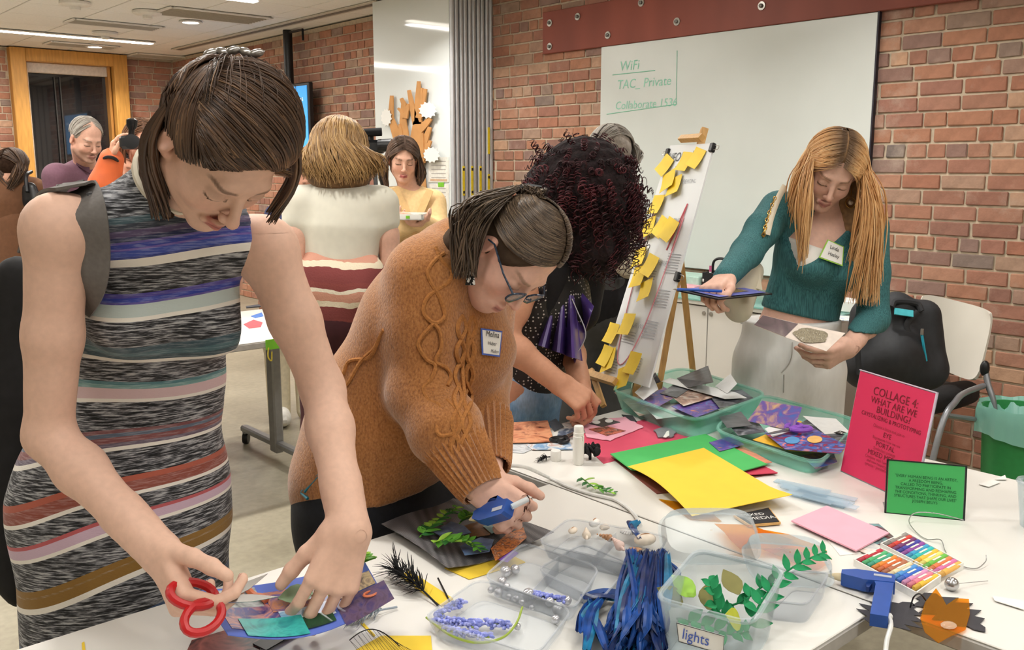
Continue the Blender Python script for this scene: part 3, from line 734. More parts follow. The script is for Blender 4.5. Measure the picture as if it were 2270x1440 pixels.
MB().box((4.52, 8.56, 1.95), (.05, 1.12, .64), bev=.008).build('casing', M_blk, s); MB().box((4.492, 8.56, 1.95), (.006, 1.06, .58)).build('panel', M_screen, s)
lettering('Canvas', (4.488, 8.2, 2.12), (0, -1, 0), (0, 0, 1), .05, M('screen_text', (235, 245, 250), .5, emit=.8), s); MB().box((4.6, 8.56, 1.95), (.14, .2, .3)).build('bracket', M_blk, s)
# ---- stacked folding partition panels
PX, PY0, PY1 = 4.28, 5.54, 6.56
M_gloss = M('gloss_white_panel', (222, 226, 224), .06, .01, 2, spec=.6); M_alu = M('aluminium_edge', (192, 192, 194), .45, .04, 20, metal=.25)
panels = []
for i in range(5):
    x0 = PX + i * .082
    s = thing('partition_panel', ['white glossy partition panel with a cardboard tree on it', 'second folded partition panel, behind the glossy white one', 'middle one of the five folded partition panels', 'fourth folded partition panel, next to the brick side one', 'folded partition panel lying against the brick wall'][i], 'partition', (x0, PY0, 0), 'folded partition panels'); panels.append(s)
    MB().box((x0 + .036, (PY0 + PY1) / 2, CEIL / 2), (.066, PY1 - PY0 - .02, CEIL - .02)).build('leaf', M_gloss, s, False)
    m2 = MB(); m2.box((x0 + .018, PY0 - .004, CEIL / 2), (.03, .03, CEIL - .02), bev=.008); m2.box((x0 + .055, PY0 - .004, CEIL / 2), (.03, .03, CEIL - .02), bev=.008); m2.build('edge_profile', M_alu, s)
    if i: 
        zz = 1.38 if i < 4 else (1.32); MB().box((x0 + .02, PY0 - .021, zz), (.02, .004, .22)).build('warning_label', M('warning_yellow', (226, 200, 40), .5), s, False)
        for dz in (-.085, .085): MB().box((x0 + .02, PY0 - .0235, zz + dz), (.016, .001, .02)).build('label_print', M_blk, s, False)
MB().box((PX + .35, PY0 - .021, 1.68), (.02, .004, .2)).build('warning_label', MATS['warning_yellow'], panels[4], False)
# cardboard tree on the glossy panel, cut from flat card
M_card = M('cardboard', (196, 142, 86), .8, .08, 12)
FXp = PX + .003
def on_panel(pts, dx): return [onx(x, y, FXp - dx) for x, y in pts]
tree = thing('cardboard_tree', 'brown cardboard tree cut-out standing on the white glossy panel', 'wall decoration', tuple(onx(930, 420, FXp)))
def flat_limb(P, r, nm, dx=.02, th=.012):
    q = [A3((x, y)) for x, y in P]; L = []; R_ = []
    for i in range(len(q)):
        d = unit(q[min(i + 1, len(q) - 1)] - q[max(i - 1, 0)]); n = A3((-d[1], d[0])); L.append(q[i] + n * r[i]); R_.append(q[i] - n * r[i])
    poly = [tuple(p) for p in L + R_[::-1]]; MB().prism(on_panel(poly, dx)[::-1], th).build(nm, M_card, tree, False)
flat_limb([(935, 470), (927, 400), (922, 330), (930, 270)], (16, 17, 15, 11), 'trunk')
flat_limb([(925, 275), (915, 235), (908, 200)], (8, 5, 3), 'branch'); flat_limb([(929, 275), (928, 225), (930, 180)], (8, 6, 3), 'branch'); flat_limb([(930, 262), (940, 225), (945, 197)], (7, 5, 3), 'branch', .022); flat_limb([(931, 250), (936, 220), (937, 195)], (4, 3, 2), 'branch', .024)
flat_limb([(904, 330), (895, 270), (897, 230), (891, 218)], (9, 7, 5, 3), 'branch', .021); flat_limb([(899, 260), (890, 245), (884, 240)], (5, 3, 2), 'branch', .025); flat_limb([(900, 262), (905, 240), (907, 230)], (5, 4, 2), 'branch', .026)
flat_limb([(893, 340), (880, 295), (868, 262), (870, 212)], (9, 9, 6, 3), 'branch', .018); flat_limb([(888, 320), (890, 290), (888, 275)], (6, 4, 2), 'branch', .027)
flat_limb([(930, 290), (945, 275), (956, 262)], (8, 7, 5), 'branch', .023); flat_limb([(935, 360), (940, 320), (955, 282)], (9, 8, 4), 'branch', .019); flat_limb([(936, 350), (937, 310), (938, 295)], (6, 4, 2), 'branch', .028); flat_limb([(930, 365), (948, 330), (956, 312)], (8, 5, 3), 'branch', .025)
M_paper = M('white_paper', (232, 230, 224), .7, .02, 8)
for (cx, cy, rx, ry, lb) in ((948, 244, 18, 17, 'white scalloped paper leaf high on the cardboard tree'), (856, 260, 11, 18, 'white paper leaf at the panel edge of the cardboard tree'), (956, 343, 17, 16, 'white scalloped paper leaf low on the cardboard tree')):
    pts = []
    for k in range(36):
        a_ = 2 * math.pi * k / 36; q = 1 + (.16 if k % 3 == 1 else -.06); pts.append((cx + rx * q * math.cos(a_), cy + ry * q * math.sin(a_)))
    MB().prism(on_panel(pts, .04)[::-1], .003).build('paper_leaf', M_paper, tree, False)
for (x0, y0, x1, y1, lb, nm) in ((950, 348, 995, 404, 'printed paper notice under the low paper leaf on the panel', 'notice'), (951, 408, 995, 475, 'printed paper notice with green tape on the panel', 'notice')):
    s = thing('paper_notice', lb, 'notice', tuple(onx((x0 + x1) / 2, y1, FXp)))
    MB().prism(on_panel([(x0, y0), (x0, y1), (x1, y1), (x1, y0)], .004), .002).build('sheet', M('cream_print', (226, 222, 212), .6), s, False)
    for k in range(5): MB().prism(on_panel([(x0 + 6, y0 + 8 + k * 9), (x0 + 6, y0 + 10 + k * 9), (x1 - 7, y0 + 10.5 + k * 9), (x1 - 7, y0 + 8.5 + k * 9)], .0048), .0005).build('print_line', M('print_grey', (178, 172, 164), .7), s, False)
    MB().prism(on_panel([(x0 + 4, y1 - 8), (x0 + 4, y1 - 3), (x1 - 4, y1 - 2), (x1 - 4, y1 - 7)], .005), .0006).build('print_band', M('print_tan', (206, 172, 140), .7), s, False)
MB().prism(on_panel([(971, 404), (971, 414), (984, 414), (984, 404)], .006), .001).build('tape', M('green_tape', (120, 190, 50), .5), s, False)
# ---- steel beam with bolts, whiteboard
M_beam = M('red_oxide_steel', (140, 72, 58), .55, .12, 5, .05, stretch=(1, 1, .3))
BZ0, BZ1 = 2.27, 2.555
s = thing('steel_beam', 'red-brown painted steel plate beam bolted to the brick above the whiteboard', 'beam', (WX - .02, 3, BZ0))
MB().box((WX - .015, (4.95 + .3) / 2, (BZ0 + BZ1) / 2), (.03, 4.65, BZ1 - BZ0), bev=.004).build('plate', M_beam, s)
M_bolt = M('bolt_steel', (176, 172, 164), .35, .06, 20, metal=.7)
for (px, py) in ((1219, 51), (1219, 103), (1281, 37), (1348, 78), (1422, 6), (1501, 48), (1689, 13)):
    p = onx(px, py, WX - .03); b = MB().lathe([(.024, 0), (.024, .006), (.014, .0065)], p, (-1, 0, 0), 20).build('bolt', M_bolt, s); MB().lathe([(.012, .006), (.012, .016), (.009, .018)], p, (-1, 0, 0), 6).build('nut', M('bolt_dark', (120, 116, 112), .4, metal=.6), b)
t = NT('whiteboard_face'); no = t.noise(1.1, 4); r = t.ramp(no.outputs['Fac'], [(.3, lin((212, 215, 210))), (.7, lin((226, 229, 225)))]); t.l(r.outputs[0], t.b.inputs['Base Color']); t.val('Roughness', .22); t.val('Specular IOR Level', .35)
s = thing('whiteboard', 'large wall whiteboard with faint green handwriting under the steel beam', 'whiteboard', (WX - .03, 3.4, .86))
WB0, WB1 = 2.455, 4.385
MB().box((WX - .014, (WB0 + WB1) / 2, (.86 + BZ0) / 2), (.022, WB1 - WB0, BZ0 - .86 - .004), bev=.003).build('board', t.m, s)
MB().box((WX - .014, WB0 - .004, (.86 + BZ0) / 2), (.026, .008, BZ0 - .86)).build('edge_strip', M('edge_black', (40, 36, 48), .5), s, False)
M_gr = M('marker_green', (150, 208, 184), .6)
WBX = WX - .026
for tx, px, py, h in (('WiFi', 1395, 146, .062), ('TAC_ Private', 1426, 184, .058), ('Collaborate 1536', 1430, 231, .052)):
    lettering(tx, onx(px, py, WBX), (0, -1, 0), (0, 0, 1), h, M_gr, s, name='handwriting', shear=.15)
for P in ([(1358, 166), (1452, 156)], [(1345, 253), (1499, 231), (1501, 112)]):
    MB().tube([onx(x, y, WBX) for x, y in P], .003, 4).build('marker_line', M_gr, s)
# ---- white credenza along the wall under the whiteboard
M_lam = M('white_laminate', (214, 210, 202), .4, .02, 6); CX, CT = 4.10, .775
M_glass = M_clear('teal_glass', (150, 205, 195), .45, .08)
cy0, cy1 = 2.3, 4.5
for i in range(3):
    a_ = cy0 + (cy1 - cy0) * i / 3; b_ = cy0 + (cy1 - cy0) * (i + 1) / 3
    s = thing('cabinet', ['white base cabinet behind the blonde woman', 'white base cabinet with a handle behind the easel leg', 'white base cabinet beside the grey trousers'][i], 'cabinet', ((CX + WX) / 2, (a_ + b_) / 2, 0), 'white base cabinets')
    MB().box(((CX + WX) / 2, (a_ + b_) / 2, .40), (WX - CX - .05, b_ - a_ - .004, .68)).build('carcass', M_lam, s, False)
    for k in (0, 1):
        c = a_ + (b_ - a_) * (k + .5) / 2; d = MB().box((CX + .008, c, .405), (.02, (b_ - a_) / 2 - .006, .66), bev=.002).build('door', M_lam, s)
        MB().box((CX - .03, c + (.12 if k == 0 else -.12), .685), (.012, .14, .016), bev=.003).build('handle', M('handle_grey', (160, 160, 160), .35, metal=.5), d)
        for e in (-.05, .05): MB().tube([(CX - .03, c + (.12 if k == 0 else -.12) + e, .685), (CX, c + (.12 if k == 0 else -.12) + e, .685)], .004, 6).build('handle_post', MATS['handle_grey'], d)
        MB().lathe([(.011, 0), (.011, .006), (.004, .007)], (CX - .002, c + (-.16 if k == 0 else .16), .7), (-1, 0, 0), 12).build('lock', M_bolt, d)
    MB().box(((CX + WX) / 2 + .03, (a_ + b_) / 2, .03), (WX - CX - .12, b_ - a_ - .01, .06)).build('plinth', M_lam, s, False)
s = thing('worktop', 'long white worktop with a greenish glass edge under the whiteboard', 'worktop', ((CX + WX) / 2, 3, .745))
MB().box(((CX + WX) / 2 - .015, (cy0 + cy1) / 2, .754), (WX - CX - .0, cy1 - cy0 + .02, .022), bev=.002).build('slab', M_lam, s); MB().box(((CX + WX) / 2 - .015, (cy0 + cy1) / 2, .7705), (WX - CX + .02, cy1 - cy0 + .03, .010), bev=.002).build('glass_top', M_glass, s)
# ------------------------------------------------------------------ people in front
def cv(x, y, z): return RT * x + UP * y - FW * z          # a direction given as seen: right, up, toward the camera
def snap(x, y, prims, off=.003, D0=.9, D1=5.0):
    """first point where the line of sight meets the solid, lifted by off"""
    d = ray(x, y); ln = np.linalg.norm(d); d = d / ln; ts = np.arange(D0, D1, .012) * ln / FPX
    v = sdf(prims, CAM + ts[:, None] * d); k = np.where(v < 0)[0]
    if len(k) == 0: k = [int(np.argmin(v))]; return CAM + d * (ts[k[0]] - off)
    a, b = ts[max(0, k[0] - 1)], ts[k[0]]
    for _ in range(14):
        m = (a + b) / 2
        if sdf(prims, (CAM + m * d)[None])[0] < 0: b = m
        else: a = m
    return CAM + d * (a - off)
def grad(p, prims):
    e = .004; P = np.array([p + e * A3(v) for v in ((1, 0, 0), (-1, 0, 0), (0, 1, 0), (0, -1, 0), (0, 0, 1), (0, 0, -1))]); v = sdf(prims, P); return unit((v[0] - v[1], v[2] - v[3], v[4] - v[5]))
def arm(s0, e0, w0, r=(.05, .045, .038, .040, .026), k=.02):
    return [rc(s0, lerp(s0, e0, .5), r[0], r[1], k), rc(lerp(s0, e0, .5), e0, r[1], r[2], k), rc(e0, lerp(e0, w0, .3), r[2], r[3], k), rc(lerp(e0, w0, .3), w0, r[3], r[4], k)]
def sheet_on(P, prims, off, nm, mat, parent, th=.0015):
    q = [snap(x, y, prims, off) for x, y in P]; return MB().prism(q, th).build(nm, mat, parent, False)
def flat4(q, lift):
    """make four points planar, lifted toward the camera; returns points, centre, x, y, normal"""
    c = np.mean(q, 0); x = unit(q[3] - q[0] + q[2] - q[1]); n = unit(np.cross(x, (q[0] - q[1]) + (q[3] - q[2]))); n = n if n @ FW < 0 else -n; y = np.cross(n, x); y = y if y @ (q[0] - q[1]) > 0 else -y
    c = c + n * lift; return [c + x * ((p - c) @ x) + y * ((p - c) @ y) for p in q], c, x, y, n
def skin_mat(): return M_vcol('skin', .55, .05, 90, .06, 0.0, .3, .0015)
def body(name, label, base, prims, head, col, fine, vox=.008, group=None):
    p = thing('person', label, 'person', base, group)
    o = sdf_obj('body', prims, vox, skin_mat(), p, fine=fine, colf=col); return p, o
def hbox(h, r=.15): return (h.c - r * h.s, h.c + r * h.s)
def legs(pel, lat, zk=.5, r=(.088, .06, .045, .04), sep=.09, foot=(0, -1, 0), kneeoff=(0, 0, 0)):
    L = []; lat = unit(lat)
    for g in (-1, 1):
        h = A3(pel) + lat * g * sep; h[2] -= .05; k = A3((h[0], h[1], zk)) + A3(kneeoff); a = A3((h[0], h[1], .09)); t_ = A3((a[0], a[1], .04)) + unit(foot) * .14
        L += [rc(h, k, r[0], r[1], .03), rc(k, a, r[1] * .98, r[2], .02), rc(a, t_, r[3], .03, .02)]
    return L

# ================= woman in the striped knit dress, cutting with red scissors
hA = Head((.591, 1.308, 1.529), (.05, -.445, -.894), (.11, -.888, .448), 1.0)
SKA = (222, 182, 160)
jA = dict(pel=dep(272, 1075, 1.74), wai=dep(330, 850, 1.70), che=dep(362, 610, 1.60), nb=dep(352, 455, 1.52),
          sR=dep(128, 512, 1.40), eR=dep(108, 965, 1.47), wR=dep(352, 1222, 1.40), sL=dep(592, 555, 1.56), eL=dep(715, 860, 1.60), wL=dep(775, 1175, 1.47))
latA = unit(jA['sR'] - jA['sL']); frA = unit(np.cross(latA, jA['che'] - jA['wai'])); frA = frA if frA @ FW < 0 else -frA
latHA = unit(cv(-.97, -.05, .25))
def torsoA(o=0.0):
    J = jA
    return [rc(J['pel'] - A3((0, 0, .04)), J['wai'], .186 + o, .120 + o, .05, frA, .66), rc(J['wai'], J['che'], .120 + o, .132 + o, .05, frA, .74),
            rc(J['che'], lerp(J['che'], J['nb'], .75), .132 + o, .085 + o, .05, frA, .72),
            rc(lerp(J['sR'], J['nb'], .22), lerp(J['sL'], J['nb'], .22), .052 + o, .052 + o, .06)]
bustA = [el(jA['che'] + latA * g * .068 + frA * .068 + A3((0, 0, -.045)), (.062, .062, .058), k=.05) for g in (-1, 1)]
sb = hA.w((0, -.03, -.07))
dR, nR, sdR = cv(.52, -.80, .3), cv(.7, .25, -.6), cv(.41, .51, .69)
HR, tipR = hand_prims(jA['wR'], dR, nR, sdR, (.85, .95, 1.05, 1.1), (.75, .35), 1.12, .03, .9, fore=lerp(jA['eR'], jA['wR'], .7), th_curl=.15)
dL, nL, sdL = cv(-.30, -.94, .12), cv(-.45, -.1, -.85), cv(-.9, .25, .3)
HL, tipL = hand_prims(jA['wL'], dL, nL, sdL, (.38, .34, .34, .40), (.42, .35), 1.13, .03, 1.0, fore=lerp(jA['eL'], jA['wL'], .7), th_curl=.1)
pA = hA.prims() + [rc(sb, jA['nb'], .050, .060, .03), rc(lerp(sb, jA['nb'], .3) + hA.F * .02, jA['nb'] + frA * .03, .036, .045, .03)] + torsoA(-.012)
for s_, e_, w_, d_ in (('sR', 'eR', 'wR', 1), ('sL', 'eL', 'wL', -1)):
    s0, e0, w0 = jA[s_], jA[e_], jA[w_]
    pA += [el(s0, (.052, .052, .058), k=.03)] + arm(s0, e0, w0, (.047, .042, .036, .038, .025))
pA += HR + HL + legs(jA['pel'], latHA, .48, (.075, .055, .04, .035), .075)
def shoes_for(p, pel, lat, fr, c=(60, 50, 44), sep=.085):
    fr = unit(A3((fr[0], fr[1], 0)))
    for g in (-1, 1):
        a = A3(pel) + unit(lat) * g * sep; MB().ell((a[0] + fr[0] * .06, a[1] + fr[1] * .06, .05), (.055, .15, .055), frame(np.cross(fr, (0, 0, 1)), (0, 0, 1))).build('shoe', M('shoe_%d_%d_%d' % c, c, .5), p)
def box(P, pad): P = np.array(P); return (P.min(0) - pad, P.max(0) + pad)
bR = box([t_[0] for t_ in tipR] + [jA['wR']], .025); bL = box([t_[0] for t_ in tipL] + [jA['wL']], .025)
PA, bodyA = body('person', 'tall woman in a striped sleeveless knit dress cutting a collage with red scissors', (jA['pel'][0], jA['pel'][1], 0), pA, hA,
                 hA.colour(SKA, (190, 118, 108), (92, 66, 52)), [(*hbox(hA, .135), .0028), (*bR, .0026), (*bL, .0026)])
shoes_for(PA, jA['pel'], latHA, (0, -1, 0), sep=.075); nails(tipL, [cv(.45, .1, .85)] * 5, bodyA); nails(tipR, [-nR] * 5, bodyA)
# dress: bands by height, heather bands broken into streaks
def zy(y, x=340): D = np.interp(y, [400, 620, 860, 1080, 1440], [1.47, 1.50, 1.57, 1.60, 1.62]); return dep(x, y, D)[2]
Kc = dict(w=(238, 232, 222), mint=(196, 208, 204), lil=(206, 178, 196), pk=(216, 188, 190), rust=(176, 92, 72), och=(140, 104, 44), red=(188, 92, 96))
mel = None
bands = [(380, 'm'), (462, (70, 96, 104)), (476, (52, 58, 70)), (490, (92, 76, 112)), (506, (44, 52, 92)), (514, (112, 96, 170)), (521, (56, 70, 170)), (530, (120, 96, 182)), (536, (70, 92, 190)), (548, (44, 60, 150)), (554, 'w'), (572, 'm'),
         (634, (96, 84, 176)), (641, (60, 76, 186)), (649, (110, 96, 180)), (654, 'mint'), (680, 'w'), (691, 'm'), (752, (60, 92, 104)), (768, (84, 122, 130)), (782, (58, 86, 96)), (793, 'w'), (802, 'm'), (852, (96, 148, 154)), (862, (140, 184, 182)), (871, 'pk'), (893, 'w'), (903, 'm'),
         (966, (140, 84, 84)), (976, (104, 118, 138)), (986, (150, 88, 86)), (996, (120, 104, 122)), (1005, 'w'), (1015, 'm'), (1073, 'rust'), (1086, (164, 84, 66)), (1111, 'w'), (1119, 'm'), (1160, 'red'), (1166, 'lil'), (1190, 'w'), (1198, 'm'), (1262, 'och'), (1275, (158, 122, 62)), (1279, 'och'), (1302, 'w'), (1312, 'm'), (1400, (72, 92, 128)), (1416, 'm')]
Zt, Zb = zy(380), zy(1500)
def stripe(V):
    lateral = (V - lerp(jA['wai'], jA['pel'], .5)) @ RT
    sl = np.interp(V[:, 2], [.7, .85, 1.05, 1.25, 1.45], [.26, .22, .10, .03, .0])
    z = V[:, 2] - sl * lateral + .010 * np.sin(lateral * 14 + V[:, 2] * 5); return (Zt - z) / (Zt - Zb)
t = NT('striped_knit'); at = t.n('ShaderNodeAttribute', attribute_name='stripe')
cut = 24; ramps = []
for part in (bands[:cut], bands[cut:]):
    r = t.n('ShaderNodeValToRGB'); r.color_ramp.interpolation = 'CONSTANT'; e = r.color_ramp.elements
    while len(e) < len(part): e.new(.5)
    for i, (y, c) in enumerate(part):
        e[i].position = max(0, min(1, (Zt - zy(y)) / (Zt - Zb))); m_ = c == 'm'; cc = lin((60, 60, 64) if m_ else (Kc[c] if isinstance(c, str) else c)); e[i].color = (*cc, 1.0 if m_ else (.0 if isinstance(c, str) else .28))
    t.l(at.outputs['Fac'], r.inputs[0]); ramps.append(r)
sw = t.math('GREATER_THAN', at.outputs['Fac'], (Zt - zy(bands[cut][0])) / (Zt - Zb))
base = t.mix(sw, ramps[0].outputs[0], ramps[1].outputs[0]); ma = t.math('ADD', t.math('MULTIPLY', ramps[0].outputs[1], t.math('SUBTRACT', 1.0, sw)), t.math('MULTIPLY', ramps[1].outputs[1], sw))
no = t.noise(1.0, 4, stretch=(34, 34, 420), rough=.62); no2 = t.noise(1.0, 2, stretch=(150, 150, 700))
mm = t.ramp(no.outputs['Fac'], [(.40, lin((16, 16, 18))), (.47, lin((56, 56, 60))), (.54, lin((120, 120, 124))), (.60, lin((176, 176, 178)))])
t.l(t.mix(ma, base, mm.outputs[0]), t.b.inputs['Base Color']); t.val('Roughness', .9); t.val('Sheen Weight', .15); t.bump(no2.outputs['Fac'], .25, .003)
M_dress = t.m
prA = torsoA(.004)[1:] + bustA + [rc(jA['nb'] - A3((0, 0, .03)), lerp(jA['nb'], sb, .52), .076, .062, .03), pl(lerp(jA['nb'], sb, .55), unit(sb - jA['nb']))]
prA += [pl(lerp(jA[s_], jA['nb'], .21), unit(latA * g + A3((0, 0, .06)))) for s_, g in (('sR', 1), ('sL', -1))]
prA += torsoA(.004)[:1] + [rc(jA['pel'] - A3((0, 0, .02)), jA['pel'] + A3((-.01, 0, -.42)), .186, .19, .04, frA, .70), el(jA['pel'] + A3((0, 0, .02)) - frA * .06, (.15, .12, .12), k=.06), pl(jA['pel'] + A3((0, 0, -.45)), (0, 0, -1))]
dress = sdf_obj('dress', prA, .007, M_dress, PA, attrs={'stripe': stripe})
cn = lerp(jA['nb'], sb, .53); ax_ = unit(sb - jA['nb']); Rf = frame(latA, ax_)
MB().tube([cn + Rf @ A3((.064 * math.cos(a), .064 * math.sin(a), .0)) for a in np.linspace(0, 2 * math.pi, 28, endpoint=False)], .006, 6, closed=True).build('collar_trim', M('cream_knit', (226, 216, 196), .9), dress)
# tote strap over her shoulder, bag hanging behind
def ribbon(P, w, nrm, th=.003, n=8):
    C_ = np.array(spline(P, n)); m = len(C_); nn = np.array([lerp(nrm[0], nrm[-1], i / (m - 1)) if len(nrm) == 2 else bez(nrm, m)[i] for i in range(m)])
    T = np.gradient(C_, axis=0); B = np.cross(T, nn); B /= np.linalg.norm(B, axis=1, keepdims=True)
    return MB().grid(lambda u, v: C_[int(round(u * (m - 1)))] + B[int(round(u * (m - 1)))] * w * (v - .5), m, 3, th)
bag = thing('tote_bag', 'dark grey tote bag hanging behind the woman in stripes by a wide shoulder strap', 'bag', tuple(dep(20, 1320, 1.75)))
M_strap = M('grey_webbing', (106, 101, 97), .8, .08, 120, .2)
_s0 = lerp(jA['sR'], jA['nb'], .34)
stp = [dep(60, 560, 1.62), dep(120, 425, 1.57), dep(168, 404, 1.49), dep(196, 455, 1.43), dep(206, 560, 1.43), dep(196, 640, 1.455), dep(172, 700, 1.50), dep(120, 790, 1.56)]
_sp = prA + arm(jA['sR'], jA['eR'], jA['wR'])
stp = [dep(70, 560, 1.62), dep(110, 440, 1.58)] + [snap(x, y, _sp, .006, 1.2, 1.8) for x, y in ((150, 412), (178, 418), (196, 470), (206, 560), (196, 640))] + [dep(165, 700, 1.52), dep(110, 800, 1.58)]
ribbon(stp, .052, [cv(-.6, .7, -.2), cv(-.3, .9, .1), cv(0, .8, .6), cv(.1, .3, .95), cv(.1, 0, 1), cv(0, -.1, 1), cv(-.4, -.2, .9)], .004).build('strap', M_strap, bag)
bc = dep(15, 1000, 1.80)
sdf_obj('bag_body', [rc(dep(40, 620, 1.74), dep(28, 850, 1.80), .045, .075, .05, FW, .7), rc(dep(28, 850, 1.80), dep(10, 1180, 1.82), .085, .11, .06, FW, .6), el(dep(40, 1290, 1.80), (.03, .03, .05), k=.03)], .009, M('black_canvas', (30, 29, 30), .85, .15, 60, .2), bag)
# hair: gathered half-up into a clip at the back of the crown
M_hA = M_hair('hair_brown', [(.0, (48, 35, 27)), (.45, (76, 56, 43)), (.8, (100, 75, 57)), (.93, (140, 108, 80)), (1.0, (182, 148, 114))])
clipd = unit((-.12, -.90, .42))
def face_cut(h, k=.006): return h.E((0, .088, -.047), (.068, .075, .119), k, -1)
AXA = (.086, .090, .097); C0A = (0, -.004, .032)
shA = [hA.E(C0A, AXA), hA.E((.0, -.066, .02), (.066, .036, .058), .03), hA.E((0, .088, -.047), (.071, .079, .124), .018, -1),
       hA.E((.090, .010, -.03), (.03, .030, .05), .01, -1), hA.E((-.090, .010, -.03), (.03, .03, .05), .01, -1),
       el(dep(420, 368, 1.285), .032, k=.006, op=-1), rc(hA.w((.032, -.055, -.04)), dep(364, 400, 1.44), .03, .030, .04), rc(dep(364, 400, 1.44), dep(372, 470, 1.43), .030, .012, .04)]
V_, Q_ = solid(shA, .006); st = Strands(); rg = np.random.default_rng(3); fcA = shA[2]; earA = shA[3:5]
RTd, LTd, LBd = unit((.80, .55, .16)), unit((-.86, .48, .02)), unit((-.92, -.38, .10))
for i in range(1300):
    if i % 4:      # swept from the parting on her right across the head to her left temple
        q = rg.random(); s_ = slerp(clipd, RTd, .03 + .80 * q); th = .75 - 2.5 * (1 - q) ** .75 + rg.normal(0, .10); e_ = unit((math.sin(th), math.cos(th) * .85 + .10, .22 + .10 * math.cos(2 * th) - .35 * abs(math.sin(th)) ** 3))
        md = unit(s_ + e_ + A3((.42, .0, .45)) * rg.uniform(.6, 1.15)); dr = rg.uniform(.0, .006)
        P = [hA.shell(dr + .011 * math.sin(3.14 * t_) * (1 - .5 * q) + .0015 * math.sin(9 * t_ + i), slerp(slerp(s_, md, t_), slerp(md, e_, t_), t_) + rg.normal(0, .003, 3), C0A, AXA) for t_ in np.linspace(0, 1, 16)]
    else:          # her right side, drawn back over the ear to the clip
        th = rg.uniform(.42, 2.4); hd = unit((math.sin(th), math.cos(th) * .85 + .10, .22 + .10 * math.cos(2 * th) - .35 * abs(math.sin(th)) ** 3)); md = unit(hd + clipd + A3((.25, .1, .6)) * rg.uniform(.4, 1)); dr = rg.uniform(.001, .007)
        P = [hA.shell(dr, slerp(slerp(hd, md, t_), slerp(md, clipd, t_), t_) + rg.normal(0, .003, 3), C0A, AXA) for t_ in np.linspace(0, .98, 14)]
    P = comb(hA, P, face_cut(hA), earA, C0A, AXA)
    if len(P) > 4: st.add(P, rg.uniform(.0013, .0030))
for i in range(420):     # sides and back of the head, drawn up to the clip
    g = 1 if rg.random() < .75 else -1; hd = unit((g * rg.uniform(.35, 1), -.25 - .6 * rg.random(), -.55 + .75 * rg.random())); P = [hA.shell(.003 + .010 * math.sin(3.1 * t_) + .004 * rg.random(), slerp(hd, clipd, t_) + rg.normal(0, .004, 3), C0A, AXA) for t_ in np.linspace(0, .98, 11)]
    P = comb(hA, P, face_cut(hA), earA, C0A, AXA)
    if len(P) > 4: st.add(P, rg.uniform(.002, .004))
for i in range(210):     # loose lower hair on her right side falls along the neck
    a = rg.uniform(0, 1); s0 = hA.shell(.004, (.85 - .7 * a + rg.normal(0, .05), -.62 + rg.normal(0, .1), .05 - .4 * a + rg.normal(0, .1)), C0A, AXA)
    e = dep(335 + 45 * rg.random(), 425 + 65 * rg.random(), 1.385 + .07 * a); m1 = lerp(s0, e, .45) + hA.R * .016 + cv(-.012, .0, .01); st.add(bez([s0, m1, e], 10), rg.uniform(.0025, .0045))
for i in range(46):      # lock hanging past the far cheek
    s0 = hA.shell(.004, (-.88, .0 + rg.normal(0, .1), .20 + rg.normal(0, .12)), C0A, AXA); e = dep(590 + 22 * rg.random(), 465 + 36 * rg.random(), 1.45); m1 = lerp(s0, e, .55) + cv(.022, .0, 0); st.add(bez([s0, m1, e], 10), rg.uniform(.002, .0035))
for i in range(40):      # flyaways
    th = rg.uniform(-1.6, 1.6); hd = unit((math.sin(th), math.cos(th) * .5, .7)); P = [hA.shell(.010 + rg.uniform(.0, .012) * math.sin(3.1 * t_), slerp(hd, clipd, t_), C0A, AXA) for t_ in np.linspace(.1, .9, 10)]; st.add(P, .0008)
st.obj('hair', M_hA, PA); st = Strands()
for (P, n_) in (([(505, 158), (455, 185), (440, 230), (462, 285), (520, 330), (600, 375), (640, 388)], 22), ([(515, 155), (470, 170), (452, 205), (466, 262), (505, 308), (570, 345), (630, 375)], 14), ([(530, 150), (560, 190), (600, 270), (622, 350)], 8), ([(480, 160), (410, 190), (372, 240)], 10)):
    for i in range(n_):
        o_ = rg.normal(0, 4, 2); st.add(bez([snap(x + o_[0] * (.4 + .25 * k), y + o_[1], shA, .005 + .002 * rg.random(), .9, 1.8) for k, (x, y) in enumerate(P)], 16), rg.uniform(.0012, .0024))
st.obj('hair_highlights', M_hair('hair_gold', [(0, (112, 84, 60)), (.5, (150, 116, 84)), (1, (196, 160, 122))]), PA); mesh_obj('hair_underlayer', V_, Q_, M('hair_base_brown', (54, 39, 30), .9, .25, 60, .3, spec=.1), PA)
clip = MB(); cb = hA.shell(.014, clipd, C0A, AXA); T2 = unit(np.cross(hA.M @ clipd, cv(0, 0, 1)))
for i in range(5):
    c = cb + cv(1, 0, 0) * (.016 * (i - 2)) + cv(0, .006 - .002 * abs(i - 2), .01); clip.ell(c, (.012, .007, .006), frame(cv(.8, .5 * (-1) ** i, .1), cv(0, .6, .8)), 8, 6)
clip.build('hair_clip', M('pewter', (150, 146, 142), .28, .1, 60, metal=.8), PA)
